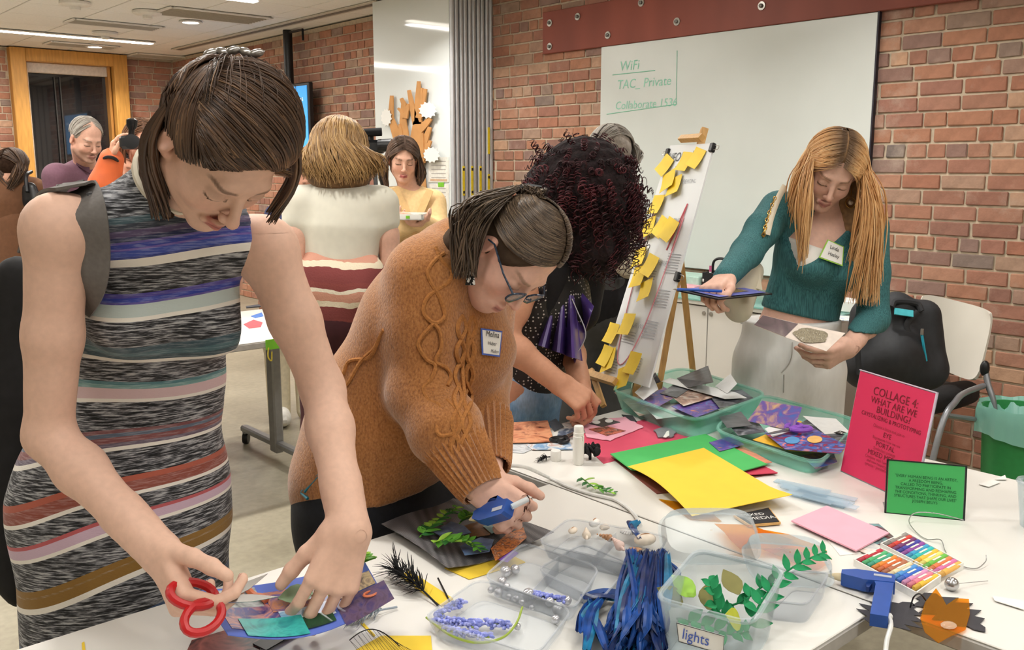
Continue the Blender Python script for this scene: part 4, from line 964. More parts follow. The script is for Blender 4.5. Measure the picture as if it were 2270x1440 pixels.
# ================= woman in the mustard cable sweater, gluing
hB = Head((1.245, 1.411, 1.329), (-.004, -.48, -.877), (.307, -.836, .455), 1.0)
jB = dict(pel=dep(815, 1075, 2.14), wai=dep(860, 925, 2.12), che=dep(955, 705, 2.04), nb=dep(1020, 560, 2.0), sR=dep(940, 612, 1.90), eR=dep(935, 865, 1.90), wR=dep(1062, 1075, 1.80), sL=dep(1078, 625, 2.16), eL=dep(1065, 830, 2.16), wL=dep(1085, 1030, 1.96))
latB = unit(jB['sR'] - jB['sL']); frB = unit(np.cross(latB, jB['che'] - jB['wai'])); frB = frB if frB @ A3((.3, -1, -.3)) > 0 else -frB
sbB = hB.w((0, -.03, -.07)); SKB = (224, 180, 160)
dR, nR, sdR = cv(.80, -.42, .3), cv(.25, -.6, -.7), cv(-.3, -.6, .5)
HR, tR = hand_prims(jB['wR'], cv(.75, -.6, .15), cv(.25, -.35, -.9), cv(.55, .75, .3), (1.05, 1.15, 1.2, 1.25), (.5, .5), 1.1, .02, 1.0, fore=lerp(jB['eR'], jB['wR'], .7), th_curl=.2)
HL, tL = hand_prims(dep(1085, 1045, 1.90), cv(.72, -.62, .3), cv(-.2, -.7, .4), cv(.2, .6, .7), (.7, .8, .85, .9), (.4, .4), 1.0, .02, 1.0, fore=jB['wL'], th_curl=.2)
pB = hB.prims() + [el(hB.w((0, .05, -.085)), (.045, .04, .03), hB.M, .03), rc(sbB, jB['nb'], .052, .062, .03), rc(jB['nb'], jB['che'], .08, .15, .04, frB, .7), rc(jB['che'], jB['pel'], .15, .17, .05, frB, .75)] + arm(jB['sR'], jB['eR'], jB['wR']) + arm(jB['sL'], jB['eL'], jB['wL']) + HR + HL + legs(jB['pel'], latB, .5)
PB, bodyB = body('person', 'woman with glasses in a mustard cable-knit sweater bending over the table with a glue gun', (jB['pel'][0], jB['pel'][1], 0), pB, hB, hB.colour(SKB, (186, 126, 116), (140, 108, 86), blush=.35),
                 [(*hbox(hB, .13), .0032), (*box([t_[0] for t_ in tR] + [jB['wR']], .02), .0034), (*box([t_[0] for t_ in tL] + [dep(1085, 1045, 1.90)], .02), .0045)], .014)
shoes_for(PB, jB['pel'], latB, frB)
t = NT('mustard_knit'); n1 = t.noise(1.0, 3, stretch=(260, 260, 160)); n2 = t.noise(7, 4)
r1 = t.ramp(n1.outputs['Fac'], [(.3, lin((138, 88, 44))), (.5, lin((166, 109, 57))), (.75, lin((184, 129, 75)))]); r2 = t.ramp(n2.outputs['Fac'], [(.3, (.88, .86, .84)), (.7, (1.08, 1.06, 1.04))])
t.l(t.mix(1.0, r1.outputs[0], r2.outputs[0], 'MULTIPLY'), t.b.inputs['Base Color']); t.val('Roughness', .95); t.val('Sheen Weight', .35); t.bump(n1.outputs['Fac'], .5, .004); M_sw = t.m
sw = [rc(jB['pel'] + A3((0, 0, .03)), jB['wai'], .190, .188, .05, frB, .86), rc(jB['wai'], jB['che'], .188, .168, .06, frB, .82), rc(jB['che'], lerp(jB['che'], jB['nb'], .8), .165, .105, .05, frB, .8),
      rc(lerp(jB['sR'], jB['nb'], .15), lerp(jB['sL'], jB['nb'], .15), .075, .075, .06), el(lerp(jB['wai'], jB['che'], .35) + frB * .10, (.12, .10, .12), k=.08), el(jB['che'] + frB * .10 - A3((0, 0, .03)), (.13, .08, .09), k=.06),
      rc(lerp(jB['nb'], jB['che'], .1), lerp(jB['nb'], sbB, .22), .085, .072, .03), pl(jB['pel'] + A3((0, 0, -.0)), unit(A3((0, 0, -1)) - .25 * cv(-.6, .0, 0)))]
def folds(V):      # soft drape folds
    a = V @ A3((9, 14, 22)); return V + (np.sin(a) * .0035 + np.sin(V @ A3((31, -17, 12))) * .002)[:, None] * unit(A3((-.5, -.7, .3)))
slR = [rc(jB['sR'], lerp(jB['sR'], jB['eR'], .5), .078, .074, .03), rc(lerp(jB['sR'], jB['eR'], .5), jB['eR'], .074, .070, .03), rc(jB['eR'], lerp(jB['eR'], jB['wR'], .45), .070, .072, .03), rc(lerp(jB['eR'], jB['wR'], .45), lerp(jB['eR'], jB['wR'], .62), .072, .055, .03)]
slL = [rc(jB['sL'], jB['eL'], .075, .068, .03), rc(jB['eL'], lerp(jB['eL'], jB['wL'], .6), .068, .055, .03)]
sweater = sdf_obj('sweater', sw + slR + slL, .009, M_sw, PB, post=folds)
def ribbed(a, b, ra, rb, n, nm, parent, mat, amp=.0035, nu=None, fr=None, sq=1.0):
    """ribbed knit tube from a to b"""
    ax = unit(A3(b) - A3(a)); Rm = frame(latB if fr is None else fr, ax); m = n * 6
    def fn(u, v):
        an = 2 * math.pi * u; r = ra + (rb - ra) * v + amp * math.cos(n * an) * (1 if .02 < v < .985 else .3); return lerp(a, b, v) + Rm @ A3((r * math.cos(an), r * math.sin(an) * sq, 0))
    return MB().grid(fn, m, 9, .004, True).build(nm, mat, parent)
ribbed(lerp(jB['eR'], jB['wR'], .50), lerp(jB['eR'], jB['wR'], 1.06), .070, .044, 30, 'rib_cuff', sweater, M_sw)
ribbed(lerp(jB['eL'], jB['wL'], .52), lerp(jB['eL'], jB['wL'], 1.03), .062, .044, 26, 'rib_cuff', sweater, M_sw)
full = sw + slR + slL
M_cab = M('mustard_cable', (170, 113, 60), .95, .2, 200, .4)
for P in ([(966, 548), (978, 575), (1000, 600), (993, 625), (950, 655), (938, 690), (962, 715), (985, 700), (975, 660), (955, 625), (948, 600), (965, 575), (985, 560)], [(962, 715), (935, 745), (927, 765), (945, 795), (965, 810), (955, 840), (938, 860), (950, 885), (975, 900), (968, 950), (980, 965), (1010, 955), (1015, 920), (990, 885)], [(962, 715), (975, 735), (978, 770), (965, 800), (990, 815), (1000, 835), (992, 855)], [(1030, 880), (1025, 810), (1035, 760), (1042, 700)], [(745, 870), (770, 850), (800, 800), (830, 770), (850, 730)], [(760, 830), (775, 800), (820, 790), (845, 740)]):
    MB().tube(spline([snap(x, y, full, .0015, 1.3, 2.6) for x, y in P], 5), .0042, 6).build('cable_stitch', M_cab, sweater)
# front cable panel: two plaited ropes beside the buttonless front
for x0 in (1018, 1040):
    for ph in (0, math.pi):
        P = [(x0 + 9 * math.sin(k * .9 + ph) - (k - 8) * .8, 700 + k * 15) for k in range(22)]; MB().tube(spline([snap(x, y, full, .001, 1.3, 2.6) for x, y in P], 3), .0055, 5).build('cable_stitch', M_cab, sweater)
tg = [snap(x, y, full, .006, 1.3, 2.6) for x, y in ((1064, 727), (1065, 786), (1106, 791), (1110, 734))]
tg, tc_, tx, ty, tn = flat4(tg, .004)
tag_o = MB().prism(tg, .0012).build('name_sticker', M('sticker_blue', (70, 96, 176), .6), PB, False)
MB().prism([tc_ + (q - tc_) * .88 + tn * .0008 for q in tg], .0006).build('sticker_paper', M_paper, tag_o, False); M_ink = M('black_ink', (30, 30, 34), .6)
for s_, o_, h_ in (('Melina', .017, .0125), ('Huber', -.002, .008), ('Mellon', -.018, .007)): lettering(s_, tc_ + ty * o_ + tn * .0012 + (tx * .008 if o_ < -.01 else 0), tx, ty, h_, M_ink, tag_o, name='handwriting', shear=.2, off=.0012, wscale=.9)
pt = [rc(jB['pel'] + A3((0, 0, .06)), jB['pel'] - A3((0, 0, .05)), .178, .185, .04, frB, .85)] + [q for g in (-1, 1) for q in (rc(jB['pel'] + latB * g * .09 - A3((0, 0, .05)), jB['pel'] + latB * g * .10 - A3((0, 0, .45)), .105, .085, .04), rc(jB['pel'] + latB * g * .10 - A3((0, 0, .45)), A3((*(jB['pel'] + latB * g * .10)[:2], .06)), .085, .07, .03))]
pt += [rc(jB['pel'] - A3((0, 0, .08)), A3((1.33, 1.74, .66)), .11, .09, .05), rc(A3((1.33, 1.74, .66)), A3((1.40, 1.72, .60)), .09, .08, .03), rc(A3((1.38, 1.72, .62)), A3((1.38, 1.74, .06)), .085, .07, .03)]
trB = sdf_obj('trousers', pt, .010, M('black_denim', (20, 22, 28), .85, .2, 120, .1), PB)
MB().tube([snap(706, 1050, pt, .006, 1.4, 2.8), snap(672, 1086, pt, .007, 1.4, 2.8), snap(668, 1092, pt, .007, 1.4, 2.8), snap(682, 1105, pt, .008, 1.4, 2.8)], .0035, 6).build('teal_hook', M('teal_plastic', (24, 104, 120), .4), trB)
MB().tube([snap(706, 1056, pt, .006, 1.4, 2.8), snap(676, 1090, pt, .008, 1.4, 2.8)], .0035, 6).build('teal_hook', MATS['teal_plastic'], trB)
# hair pulled back to a small clipped bun, loose hair under it
M_hB = M_hair('hair_ash', [(.0, (50, 40, 32)), (.4, (80, 66, 54)), (.75, (112, 94, 76)), (1.0, (150, 130, 108))], .36)
V_, Q_ = solid([hB.E((0, -.004, .034), (.081, .088, .093)), hB.E((0, .088, -.047), (.071, .079, .124), .018, -1), hB.E((.092, .012, -.03), (.03, .030, .05), .01, -1), hB.E((-.092, .012, -.03), (.03, .03, .05), .01, -1), rc(hB.w((.03, -.06, .0)), dep(1030, 545, 1.89), .045, .038, .04), rc(dep(1030, 545, 1.89), dep(1045, 600, 1.88), .038, .018, .04)], .007)
mesh_obj('hair_underlayer', V_, Q_, M('hair_base_ash', (74, 61, 50), .9, .25, 60, .3, spec=.1), PB)
cutsB = [face_cut(hB), hB.E((.092, .012, -.03), (.03, .030, .05), .01, -1), hB.E((-.092, .012, -.03), (.03, .03, .05), .01, -1)]
st = Strands(); rg = np.random.default_rng(8); bun = unit((.05, -.85, .52))
for i in range(1000):
    g = 1 if rg.random() < .7 else -1; q = rg.random(); s_ = slerp(unit((g * .03, .86, .50)), unit((g * .03, -.25, .97)), q); md = unit((g * (.92 - .35 * q), .46 - .8 * q + rg.normal(0, .05), -.04 + .7 * q)); e_ = slerp(unit((g * .85, -.55, -.12)), bun, min(1, .05 + 1.3 * q))
    P = [hB.shell(.001 + .005 * t_ + .0012 * math.sin(11 * t_ + i), slerp(slerp(s_, md, t_), slerp(md, e_, t_), t_) + rg.normal(0, .003, 3), (0, -.004, .034), (.082, .090, .095)) for t_ in np.linspace(0, .99, 15)]
    P = comb(hB, P, cutsB[0], cutsB[1:], None, None)
    if len(P) > 4: st.add(P, rg.uniform(.0012, .0028))
bc = hB.shell(.004, bun, (0, -.004, .034), (.082, .090, .095))
for i in range(60):
    a = rg.uniform(0, 6.28); u_ = unit(np.cross(hB.M @ bun, rg.normal(0, 1, 3))); v_ = np.cross(hB.M @ bun, u_); P = [bc + (u_ * math.cos(a + t_) + v_ * math.sin(a + t_)) * rg.uniform(.012, .03) + hB.M @ bun * rg.uniform(-.008, .016) for t_ in np.linspace(0, 2.6, 9)]; st.add(P, rg.uniform(.002, .004))
for i in range(520):
    f = rg.random(); s0 = hB.shell(.012, (rg.uniform(.1, .85), -.7 + rg.normal(0, .1), rg.uniform(-.3, .45))); e = dep(1002 + 56 * rg.random(), 545 + 75 * rg.random(), 1.815 + .05 * rg.random()); m1 = lerp(s0, e, .45) + cv(-.014 - .02 * f, .03 * f, .045) + rg.normal(0, .005, 3); st.add(bez([s0, m1, e], 9), rg.uniform(.0016, .003))
st.obj('hair', M_hB, PB)
MB().tube([bc + cv(-.035, .004, .01), bc + cv(-.01, .014, .015), bc + cv(.02, .012, .012)], [.004, .006, .003], 6).build('hair_clip', M_blk, PB)
gl = thing('eyeglasses', 'blue-black tortoiseshell glasses on the woman in the mustard sweater', 'glasses', tuple(hB.w((0, .1, -.005))))
M_tort = M('tortoise', (52, 66, 84), .25, .6, 160)
for g in (-1, 1):
    rim = [hB.w((g * .034 + .026 * math.cos(a), .104 - .004 * abs(math.cos(a)), -.008 + .018 * math.sin(a) * (1 if math.sin(a) > 0 else 1.1))) for a in np.linspace(0, 2 * math.pi, 24, endpoint=False)]
    MB().tube(rim, .0022, 6, closed=True).build('rim', M_tort, gl); MB().prism([lerp(hB.w((g * .034, .103, -.008)), q, .98) for q in rim], .0008).build('lens', M_clear('lens_clear', (200, 205, 205), .12, .03), gl, False)
    MB().tube([hB.w((g * .060, .100, .002)), hB.w((g * .077, .06, .006)), hB.w((g * .083, .0, .012)), hB.w((g * .082, -.015, .002))], [.0025, .0022, .0022, .002], 6).build('temple', M_tort, gl)
MB().tube([hB.w((-.009, .108, -.002)), hB.w((0, .112, .001)), hB.w((.009, .108, -.002))], .002, 6).build('bridge', M_tort, gl)
def drop(p, dz): return A3(p) + A3((0, 0, -dz))
eb = hB.w((.084, -.004, -.048)); er = thing('earring', 'dangling black and white patterned earring beside the glasses temple', 'earring', tuple(drop(eb, .06)))
MB().tube([eb, drop(eb, .022)], .0012, 5).build('hook', M('gold', (212, 170, 90), .3, metal=.9), er)
t = NT('cow_print'); no = t.noise(150, 2); r = t.ramp(no.outputs['Fac'], [(.48, lin((20, 20, 22))), (.52, lin((236, 234, 228)))], 'CONSTANT'); t.l(r.outputs[0], t.b.inputs['Base Color']); t.val('Roughness', .3)
e1 = drop(eb, .022); MB().prism([e1 + cv(-.006, 0, 0), e1 + cv(-.010, -.038, 0), e1 + cv(.010, -.038, 0), e1 + cv(.006, 0, 0)], .004).build('pendant', t.m, er, False)

# ================= woman with big dark-red curls, face hidden by the hair
hC = Head(dep(1300, 440, 2.78), cv(.42, -.78, .30), cv(.55, .45, .6), 1.0)
jC = dict(pel=dep(1150, 840, 2.95), wai=dep(1165, 760, 2.93), che=dep(1205, 660, 2.88), nb=dep(1240, 555, 2.84), sR=dep(1165, 625, 2.70), eR=dep(1110, 748, 2.66), wR=dep(1240, 850, 2.66), sL=dep(1290, 610, 2.98), eL=dep(1262, 760, 2.95), wL=dep(1288, 850, 2.78))
latC = unit(jC['sR'] - jC['sL']); frC = unit(np.cross(latC, jC['che'] - jC['wai'])); frC = frC if frC @ FW < 0 else -frC
sbC = hC.w((0, -.03, -.07))
HR, tR = hand_prims(jC['wR'], cv(.78, -.58, .2), cv(-.1, -.6, -.7), cv(.5, .8, .2), (.75, .95, 1.05, 1.1), (.35, .2), 1.08, .02, .7, fore=lerp(jC['eR'], jC['wR'], .7), th_curl=.15)
HL, tL = hand_prims(jC['wL'], cv(.45, -.85, .4), cv(-.6, -.3, .2), cv(-.2, .2, .9), (.6, .8, .9, 1.0), (.3, .3), 1.0, .02, .8, fore=lerp(jC['eL'], jC['wL'], .7), th_curl=.15)
pC = hC.prims() + [rc(sbC, jC['nb'], .05, .06, .03), rc(jC['nb'], jC['che'], .08, .14, .04, frC, .7), rc(jC['che'], jC['wai'], .14, .12, .05, frC, .72), rc(jC['wai'], jC['pel'], .12, .16, .05, frC, .75)] + arm(jC['sR'], jC['eR'], jC['wR'], (.05, .047, .042, .042, .028)) + arm(jC['sL'], jC['eL'], jC['wL'], (.05, .045, .04, .04, .027)) + HR + HL + legs(jC['pel'], latC, .48, foot=A3((frC[0], frC[1], 0)))
PC, bodyC = body('person', 'woman with big dark-red curly hair and jeans reaching over the table behind the mustard sweater', (jC['pel'][0], jC['pel'][1], 0), pC, hC, hC.colour((190, 138, 110), (150, 90, 84), (40, 26, 24)),
                 [(*box([t_[0] for t_ in tR + tL] + [jC['wR'], jC['wL']], .02), .0042), (*hbox(hC, .13), .008)], .011)
shoes_for(PC, jC['pel'], latC, frC)
t = NT('studded_black'); vo = t.n('ShaderNodeTexVoronoi'); tc2 = t.n('ShaderNodeTexCoord'); vo.inputs['Scale'].default_value = 95; vo.inputs['Randomness'].default_value = .25; t.l(tc2.outputs['Object'], vo.inputs['Vector'])
r = t.ramp(vo.outputs['Distance'], [(.0, lin((196, 190, 186))), (.26, lin((18, 17, 20)))], 'CONSTANT'); t.l(r.outputs[0], t.b.inputs['Base Color']); t.val('Roughness', .5)
sdf_obj('top', [rc(jC['wai'] - A3((0, 0, .11)), jC['che'], .150, .150, .05, frC, .78), rc(jC['che'], lerp(jC['che'], jC['nb'], .7), .15, .09, .05, frC, .76), el(jC['che'] + frC * .07, (.1, .08, .09), k=.05), rc(lerp(jC['sR'], jC['nb'], .1), lerp(jC['sL'], jC['nb'], .1), .058, .058, .05)], .009, t.m, PC)
M_bk = M('black_knit', (18, 17, 20), .9, .2, 100, .2)
sdf_obj('shrug', [rc(lerp(jC['nb'], sbC, .2), lerp(jC['sL'], jC['che'], .3), .085, .09, .05), rc(jC['sL'], lerp(jC['sL'], jC['eL'], .5), .075, .08, .04), rc(lerp(jC['sR'], jC['nb'], .3), lerp(jC['sL'], jC['nb'], .3), .065, .07, .05), rc(dep(1225, 600, 2.74), dep(1205, 720, 2.78), .04, .03, .04)], .009, M_bk, PC)
# satin ruffle falling from the far sleeve
M_satin = M('purple_satin', (74, 54, 118), .28, .25, 14, .1, spec=.7)
def ruffle(top, bot, amp, n, ph, D, dz=.05):
    def fn(u, v):
        x = top[0] + (top[1] - top[0]) * u; xb = bot[0] + (bot[1] - bot[0]) * u; y0 = top[2]; y1 = bot[2] + (bot[3] - bot[2]) * u
        w = amp * v * math.sin(2 * math.pi * n * u + ph); return dep(x + (xb - x) * v, y0 + (y1 - y0) * v, D + w + dz * v * (.5 - u))
    return MB().grid(fn, 40, 14, .003)
rf = ruffle((1222, 1272, 655), (1180, 1290, 760, 800), .055, 3.2, .4, 2.76).build('sleeve_ruffle', M_satin, PC); ruffle((1262, 1290, 650), (1270, 1316, 820, 680), .04, 1.6, 2.2, 2.80).build('sleeve_ruffle', M_satin, PC)
MB().tube([dep(x, y, 2.75) for x, y in spline([(1268, 662, 0), (1280, 690, 0), (1298, 735, 0), (1290, 765, 0), (1268, 795, 0)], 6) and [(q[0], q[1]) for q in spline([(1268, 662, 0), (1280, 690, 0), (1298, 735, 0), (1290, 765, 0), (1268, 795, 0)], 6)]], .0022, 5).build('ruffle_zip', M('zip_silver', (170, 168, 172), .35, metal=.6), rf)
t = NT('washed_denim'); n1 = t.noise(6, 5); n2 = t.noise(1.0, 3, stretch=(200, 200, 60)); r1 = t.ramp(n1.outputs['Fac'], [(.3, lin((70, 108, 152))), (.5, lin((112, 152, 192))), (.72, lin((178, 204, 226)))]); r2 = t.ramp(n2.outputs['Fac'], [(.3, (.85, .85, .85)), (.7, (1.1, 1.1, 1.1))])
t.l(t.mix(1.0, r1.outputs[0], r2.outputs[0], 'MULTIPLY'), t.b.inputs['Base Color']); t.val('Roughness', .85); t.bump(n2.outputs['Fac'], .2, .002)
def trousers(pel, lat, fr, mat, parent, top=.06, r=.165, rk=.085, ra=.075, sep=.085, sq=.82, name='trousers', vox=.011):
    L = [rc(pel + A3((0, 0, top)), pel - A3((0, 0, .06)), r * .95, r, .04, fr, sq)]
    for g in (-1, 1):
        h = pel + unit(lat) * g * sep - A3((0, 0, .06)); kz = h.copy(); kz[2] = .48; az = h.copy(); az[2] = .05; L += [rc(h, kz, r * .58, rk, .035), rc(kz, az, rk, ra, .03)]
    L.insert(1, pl(pel + A3((0, 0, top)), (0, 0, 1))); return sdf_obj(name, L, vox, mat, parent), L
trousers(jC['pel'], latC, frC, t.m, PC, .07, .155, .08)
# the curls: springy coils thrown out all round the head
M_hC = M_hair('hair_curl', [(.0, (26, 12, 14)), (.5, (58, 25, 30)), (.85, (92, 40, 46)), (1.0, (118, 56, 60))], .5, .3)
V_, Q_ = solid([hC.E((0, -.01, .03), (.10, .12, .11)), el(dep(1295, 425, 2.80), (.165, .15, .165), k=.05), el(dep(1320, 540, 2.78), (.11, .10, .09), k=.05), el(dep(1230, 430, 2.80), (.09, .1, .1), k=.05)], .010)
def lump(V): return V + (np.sin(V @ A3((70, 30, 50))) * np.sin(V @ A3((-30, 80, 40))) * .008)[:, None] * unit(A3((-.6, -.7, .2)))
mesh_obj('hair_underlayer', lump(V_), Q_, M('hair_base_curl', (26, 13, 15), .95, .5, 90, .6, bdist=.01), PC)
st = Strands(); rg = np.random.default_rng(21)
for i in range(1000):
    c = dep(1296, 430, 2.80); d = unit(rg.normal(0, 1, 3)); 
    if d @ FW > .55: continue
    s0 = c + d * A3((.15, .14, .15)); R0 = rg.uniform(.02, .07); gv = A3((0, 0, -1)); e = s0 + d * R0 + gv * rg.uniform(.01, .10)
    pxr = (e - CAM); dd = pxr @ FW; xx = 1135 + FPX * (pxr @ RT) / dd; yy = 720 - FPX * (pxr @ UP) / dd
    if yy > 600 and xx < 1265: continue
    turns = rg.uniform(3, 6); rad = rg.uniform(.006, .011); m = int(turns * 8); ax = unit(e - s0); Rm = frame(rg.normal(0, 1, 3), ax)
    tt = np.linspace(0, 1, m); P = [lerp(s0, e, q) + gv * (-.03 * q * (1 - q)) + Rm @ A3((rad * math.cos(turns * 6.28 * q), rad * math.sin(turns * 6.28 * q), 0)) * min(1, .3 + 2 * q) for q in tt]
    st.add(P, rg.uniform(.0016, .0028), 3, .4, .8)
for (x0, y0, x1, y1) in [(1390, 440, 1425, 560), (1380, 420, 1436, 500), (1395, 470, 1412, 590), (1330, 520, 1375, 610), (1300, 540, 1330, 620), (1370, 500, 1395, 610), (1350, 540, 1350, 640), (1280, 330, 1250, 292), (1200, 400, 1150, 410), (1210, 350, 1180, 312), (1385, 400, 1425, 460), (1290, 560, 1272, 600), (1405, 520, 1440, 545)]:
    for k in range(3):
        s0 = dep(x0 + rg.normal(0, 6), y0 + rg.normal(0, 6), 2.70); e = dep(x1 + rg.normal(0, 6), y1 + rg.normal(0, 8), 2.70); ax = unit(e - s0); Rm = frame(rg.normal(0, 1, 3), ax); n_ = max(3, np.linalg.norm(e - s0) / .022)
        st.add([lerp(s0, e, q) + Rm @ A3((.009 * math.cos(n_ * 6.28 * q), .009 * math.sin(n_ * 6.28 * q), 0)) for q in np.linspace(0, 1, int(n_ * 9))], .0022, 3, .4, .8)
st.obj('hair', M_hC, PC)

# ================= blonde woman in the teal top reading a print
hE = Head((2.702, 1.543, 1.487), (-.666, -.446, -.598), (-.314, -.56, .767), .98)
jE = dict(pel=dep(1752, 775, 3.10), wai=dep(1782, 660, 3.07), che=dep(1815, 560, 3.03), nb=dep(1842, 478, 3.03), sR=dep(1722, 462, 3.02), eR=dep(1655, 560, 2.88), wR=dep(1606, 617, 2.72), sL=dep(1932, 505, 3.08), eL=dep(1936, 705, 3.02), wL=dep(1880, 772, 2.84))
latE = unit(jE['sR'] - jE['sL']); frE = unit(np.cross(latE, jE['che'] - jE['wai'])); frE = frE if frE @ FW < 0 else -frE
sbE = hE.w((0, -.03, -.07)); SKE = (224, 180, 160)
HR, tR = hand_prims(jE['wR'], cv(-.55, -.35, .55), cv(.25, -.9, -.2), cv(.8, .2, .7), (1.0, 1.1, 1.15, 1.2), (.5, .2), 1.0, .03, .9, fore=lerp(jE['eR'], jE['wR'], .7))
HL, tL = hand_prims(jE['wL'], cv(-.86, -.36, .35), cv(-.25, .5, -.7), cv(.1, .85, .3), (.55, .65, .75, .85), (.35, .35), 1.05, .02, .9, fore=lerp(jE['eL'], jE['wL'], .7))
tor = lambda o: [rc(jE['pel'], jE['wai'], .160 + o, .112 + o, .05, frE, .7), rc(jE['wai'], jE['che'], .112 + o, .128 + o, .05, frE, .72), rc(jE['che'], lerp(jE['che'], jE['nb'], .75), .128 + o, .075 + o, .05, frE, .72), rc(lerp(jE['sR'], jE['nb'], .12), lerp(jE['sL'], jE['nb'], .12), .045 + o, .045 + o, .05)] + [el(jE['che'] + latE * g * .062 + frE * .078 - A3((0, 0, .035)), (.058 + o, .058 + o, .055 + o), k=.04) for g in (-1, 1)]
pE = hE.prims() + [rc(sbE, jE['nb'], .046, .055, .03)] + tor(-.008) + arm(jE['sR'], jE['eR'], jE['wR'], (.044, .042, .036, .036, .024)) + arm(jE['sL'], jE['eL'], jE['wL'], (.044, .042, .036, .036, .024)) + HR + HL + legs(jE['pel'], latE, .48, foot=A3((frE[0], frE[1], 0)))
PE_, bodyE = body('person', 'blonde long-haired woman in a teal V-neck top and white jeans reading a printed sheet', (jE['pel'][0], jE['pel'][1], 0), pE, hE, hE.colour(SKE, (186, 122, 112), (128, 94, 70), browh=.0032),
                  [(*hbox(hE, .13), .0038), (*box([t_[0] for t_ in tR] + [jE['wR']], .02), .004), (*box([t_[0] for t_ in tL] + [jE['wL']], .02), .004)], .013)
nails(tL, [-cv(-.25, .5, -.7)] * 5, bodyE); shoes_for(PE_, jE['pel'], latE, frE, (226, 222, 214))
t = NT('teal_rib'); n1 = t.noise(1.0, 2, stretch=(420, 420, 16)); n2 = t.noise(9, 3); r1 = t.ramp(n1.outputs['Fac'], [(.35, lin((34, 84, 88))), (.65, lin((66, 124, 126)))]); r2 = t.ramp(n2.outputs['Fac'], [(.3, (.9, .9, .9)), (.7, (1.06, 1.06, 1.06))]); t.l(t.mix(1.0, r1.outputs[0], r2.outputs[0], 'MULTIPLY'), t.b.inputs['Base Color']); t.val('Roughness', .8); t.bump(n1.outputs['Fac'], .4, .003); M_teal = t.m
vn = snap(1768, 590, tor(0.), 0, 2.4, 3.6); vR, vL = snap(1738, 450, tor(0.) + arm(jE['sR'], jE['eR'], jE['wR']), -.01, 2.4, 3.6), snap(1895, 485, tor(0.), -.01, 2.4, 3.6)
slv = [rc(jE['sR'], lerp(jE['sR'], jE['eR'], .5), .056, .054, .03), rc(lerp(jE['sR'], jE['eR'], .5), jE['eR'], .054, .048, .02), rc(jE['eR'], lerp(jE['eR'], jE['wR'], .97), .048, .036, .02), rc(jE['sL'], lerp(jE['sL'], jE['eL'], .5), .056, .054, .03), rc(lerp(jE['sL'], jE['eL'], .5), jE['eL'], .054, .050, .02), rc(jE['eL'], lerp(jE['eL'], jE['wL'], .95), .050, .037, .02)]
sgE = 1.0 if np.cross(frE, unit(vR - vn)) @ (vL - vn) < 0 else -1.0
def vcut(V):
    q = V - vn; h = q[:, 2]; l = np.abs(q @ latE); f = (V - jE['che']) @ frE
    return ~((h > 0) & (l < h * .48 + .002) & (f > .0)) & ~((V[:, 2] > jE['nb'][2] - .035) & (np.linalg.norm((V - jE['nb'])[:, :2], axis=1) < .075))
prE = tor(.006)[1:] + [rc(lerp(jE['pel'], jE['wai'], .72), jE['wai'], .130, .119, .04, frE, .74)] + slv
sdf_obj('top', prE + [pl(lerp(jE['pel'], jE['wai'], .70), unit(jE['pel'] - jE['wai']))] + [wedge([(vn, np.cross(frE, unit(vR - vn)) * sgE), (vn, np.cross(unit(vL - vn), frE) * sgE), (jE['che'] + frE * .02, -frE)], .006), el(jE['nb'], (.075, .075, .06), k=.01, op=-1)], .0065, M_teal, PE_)
camit = tor(-.001)[1:3] + tor(-.001)[4:] + [pl(snap(1762, 530, tor(0.), 0, 2.4, 3.6), unit(A3((0, 0, 1)) + frE * .1 - latE * .3))]
sdf_obj('camisole', camit, .007, M('white_cotton', (232, 228, 222), .8, .02, 60), PE_)
pe_ = jE['pel']; t = NT('white_jeans'); n1 = t.noise(1.0, 3, stretch=(14, 14, 5)); r1 = t.ramp(n1.outputs['Fac'], [(.3, lin((222, 221, 218))), (.7, lin((238, 237, 234)))]); t.l(r1.outputs[0], t.b.inputs['Base Color']); t.val('Roughness', .85); t.bump(n1.outputs['Fac'], .35, .02)
trE, LE = trousers(pe_ + A3((0, 0, .0)), latE, frE, t.m, PE_, .105, .172, .098, .10, .096, .74, 'jeans', .009)
M_seam = M('seam_grey', (186, 182, 176), .8)
MB().tube(spline([snap(x, y, LE, .002, 2.4, 3.6) for x, y in ((1756, 705), (1757, 760), (1752, 800), (1732, 826))], 5), .0018, 4).build('fly_stitch', M_seam, trE); MB().tube(spline([snap(x, y, LE, .002, 2.4, 3.6) for x, y in ((1738, 830), (1737, 870))], 4), .002, 4).build('fly_stitch', M_seam, trE)
tg = [snap(x, y, prE, .008, 2.4, 3.6) for x, y in ((1829, 533), (1812, 572), (1862, 592), (1868, 548))]; tg, tc_, tx, ty, tn = flat4(tg, .010)
so = MB().prism(tg, .0012).build('name_sticker', M('sticker_lime', (150, 200, 70), .6), PE_, False); MB().prism([tc_ + (q - tc_) * .9 + tn * .001 for q in tg], .0006).build('sticker_paper', M_paper, so, False)
for s_, o_ in (('Linda', .013), ('Hasley', -.010)): lettering(s_, tc_ + ty * o_ + tn * .0016, tx, ty, .013, M_ink, so, name='handwriting', shear=.15, off=.0015, wscale=.85)
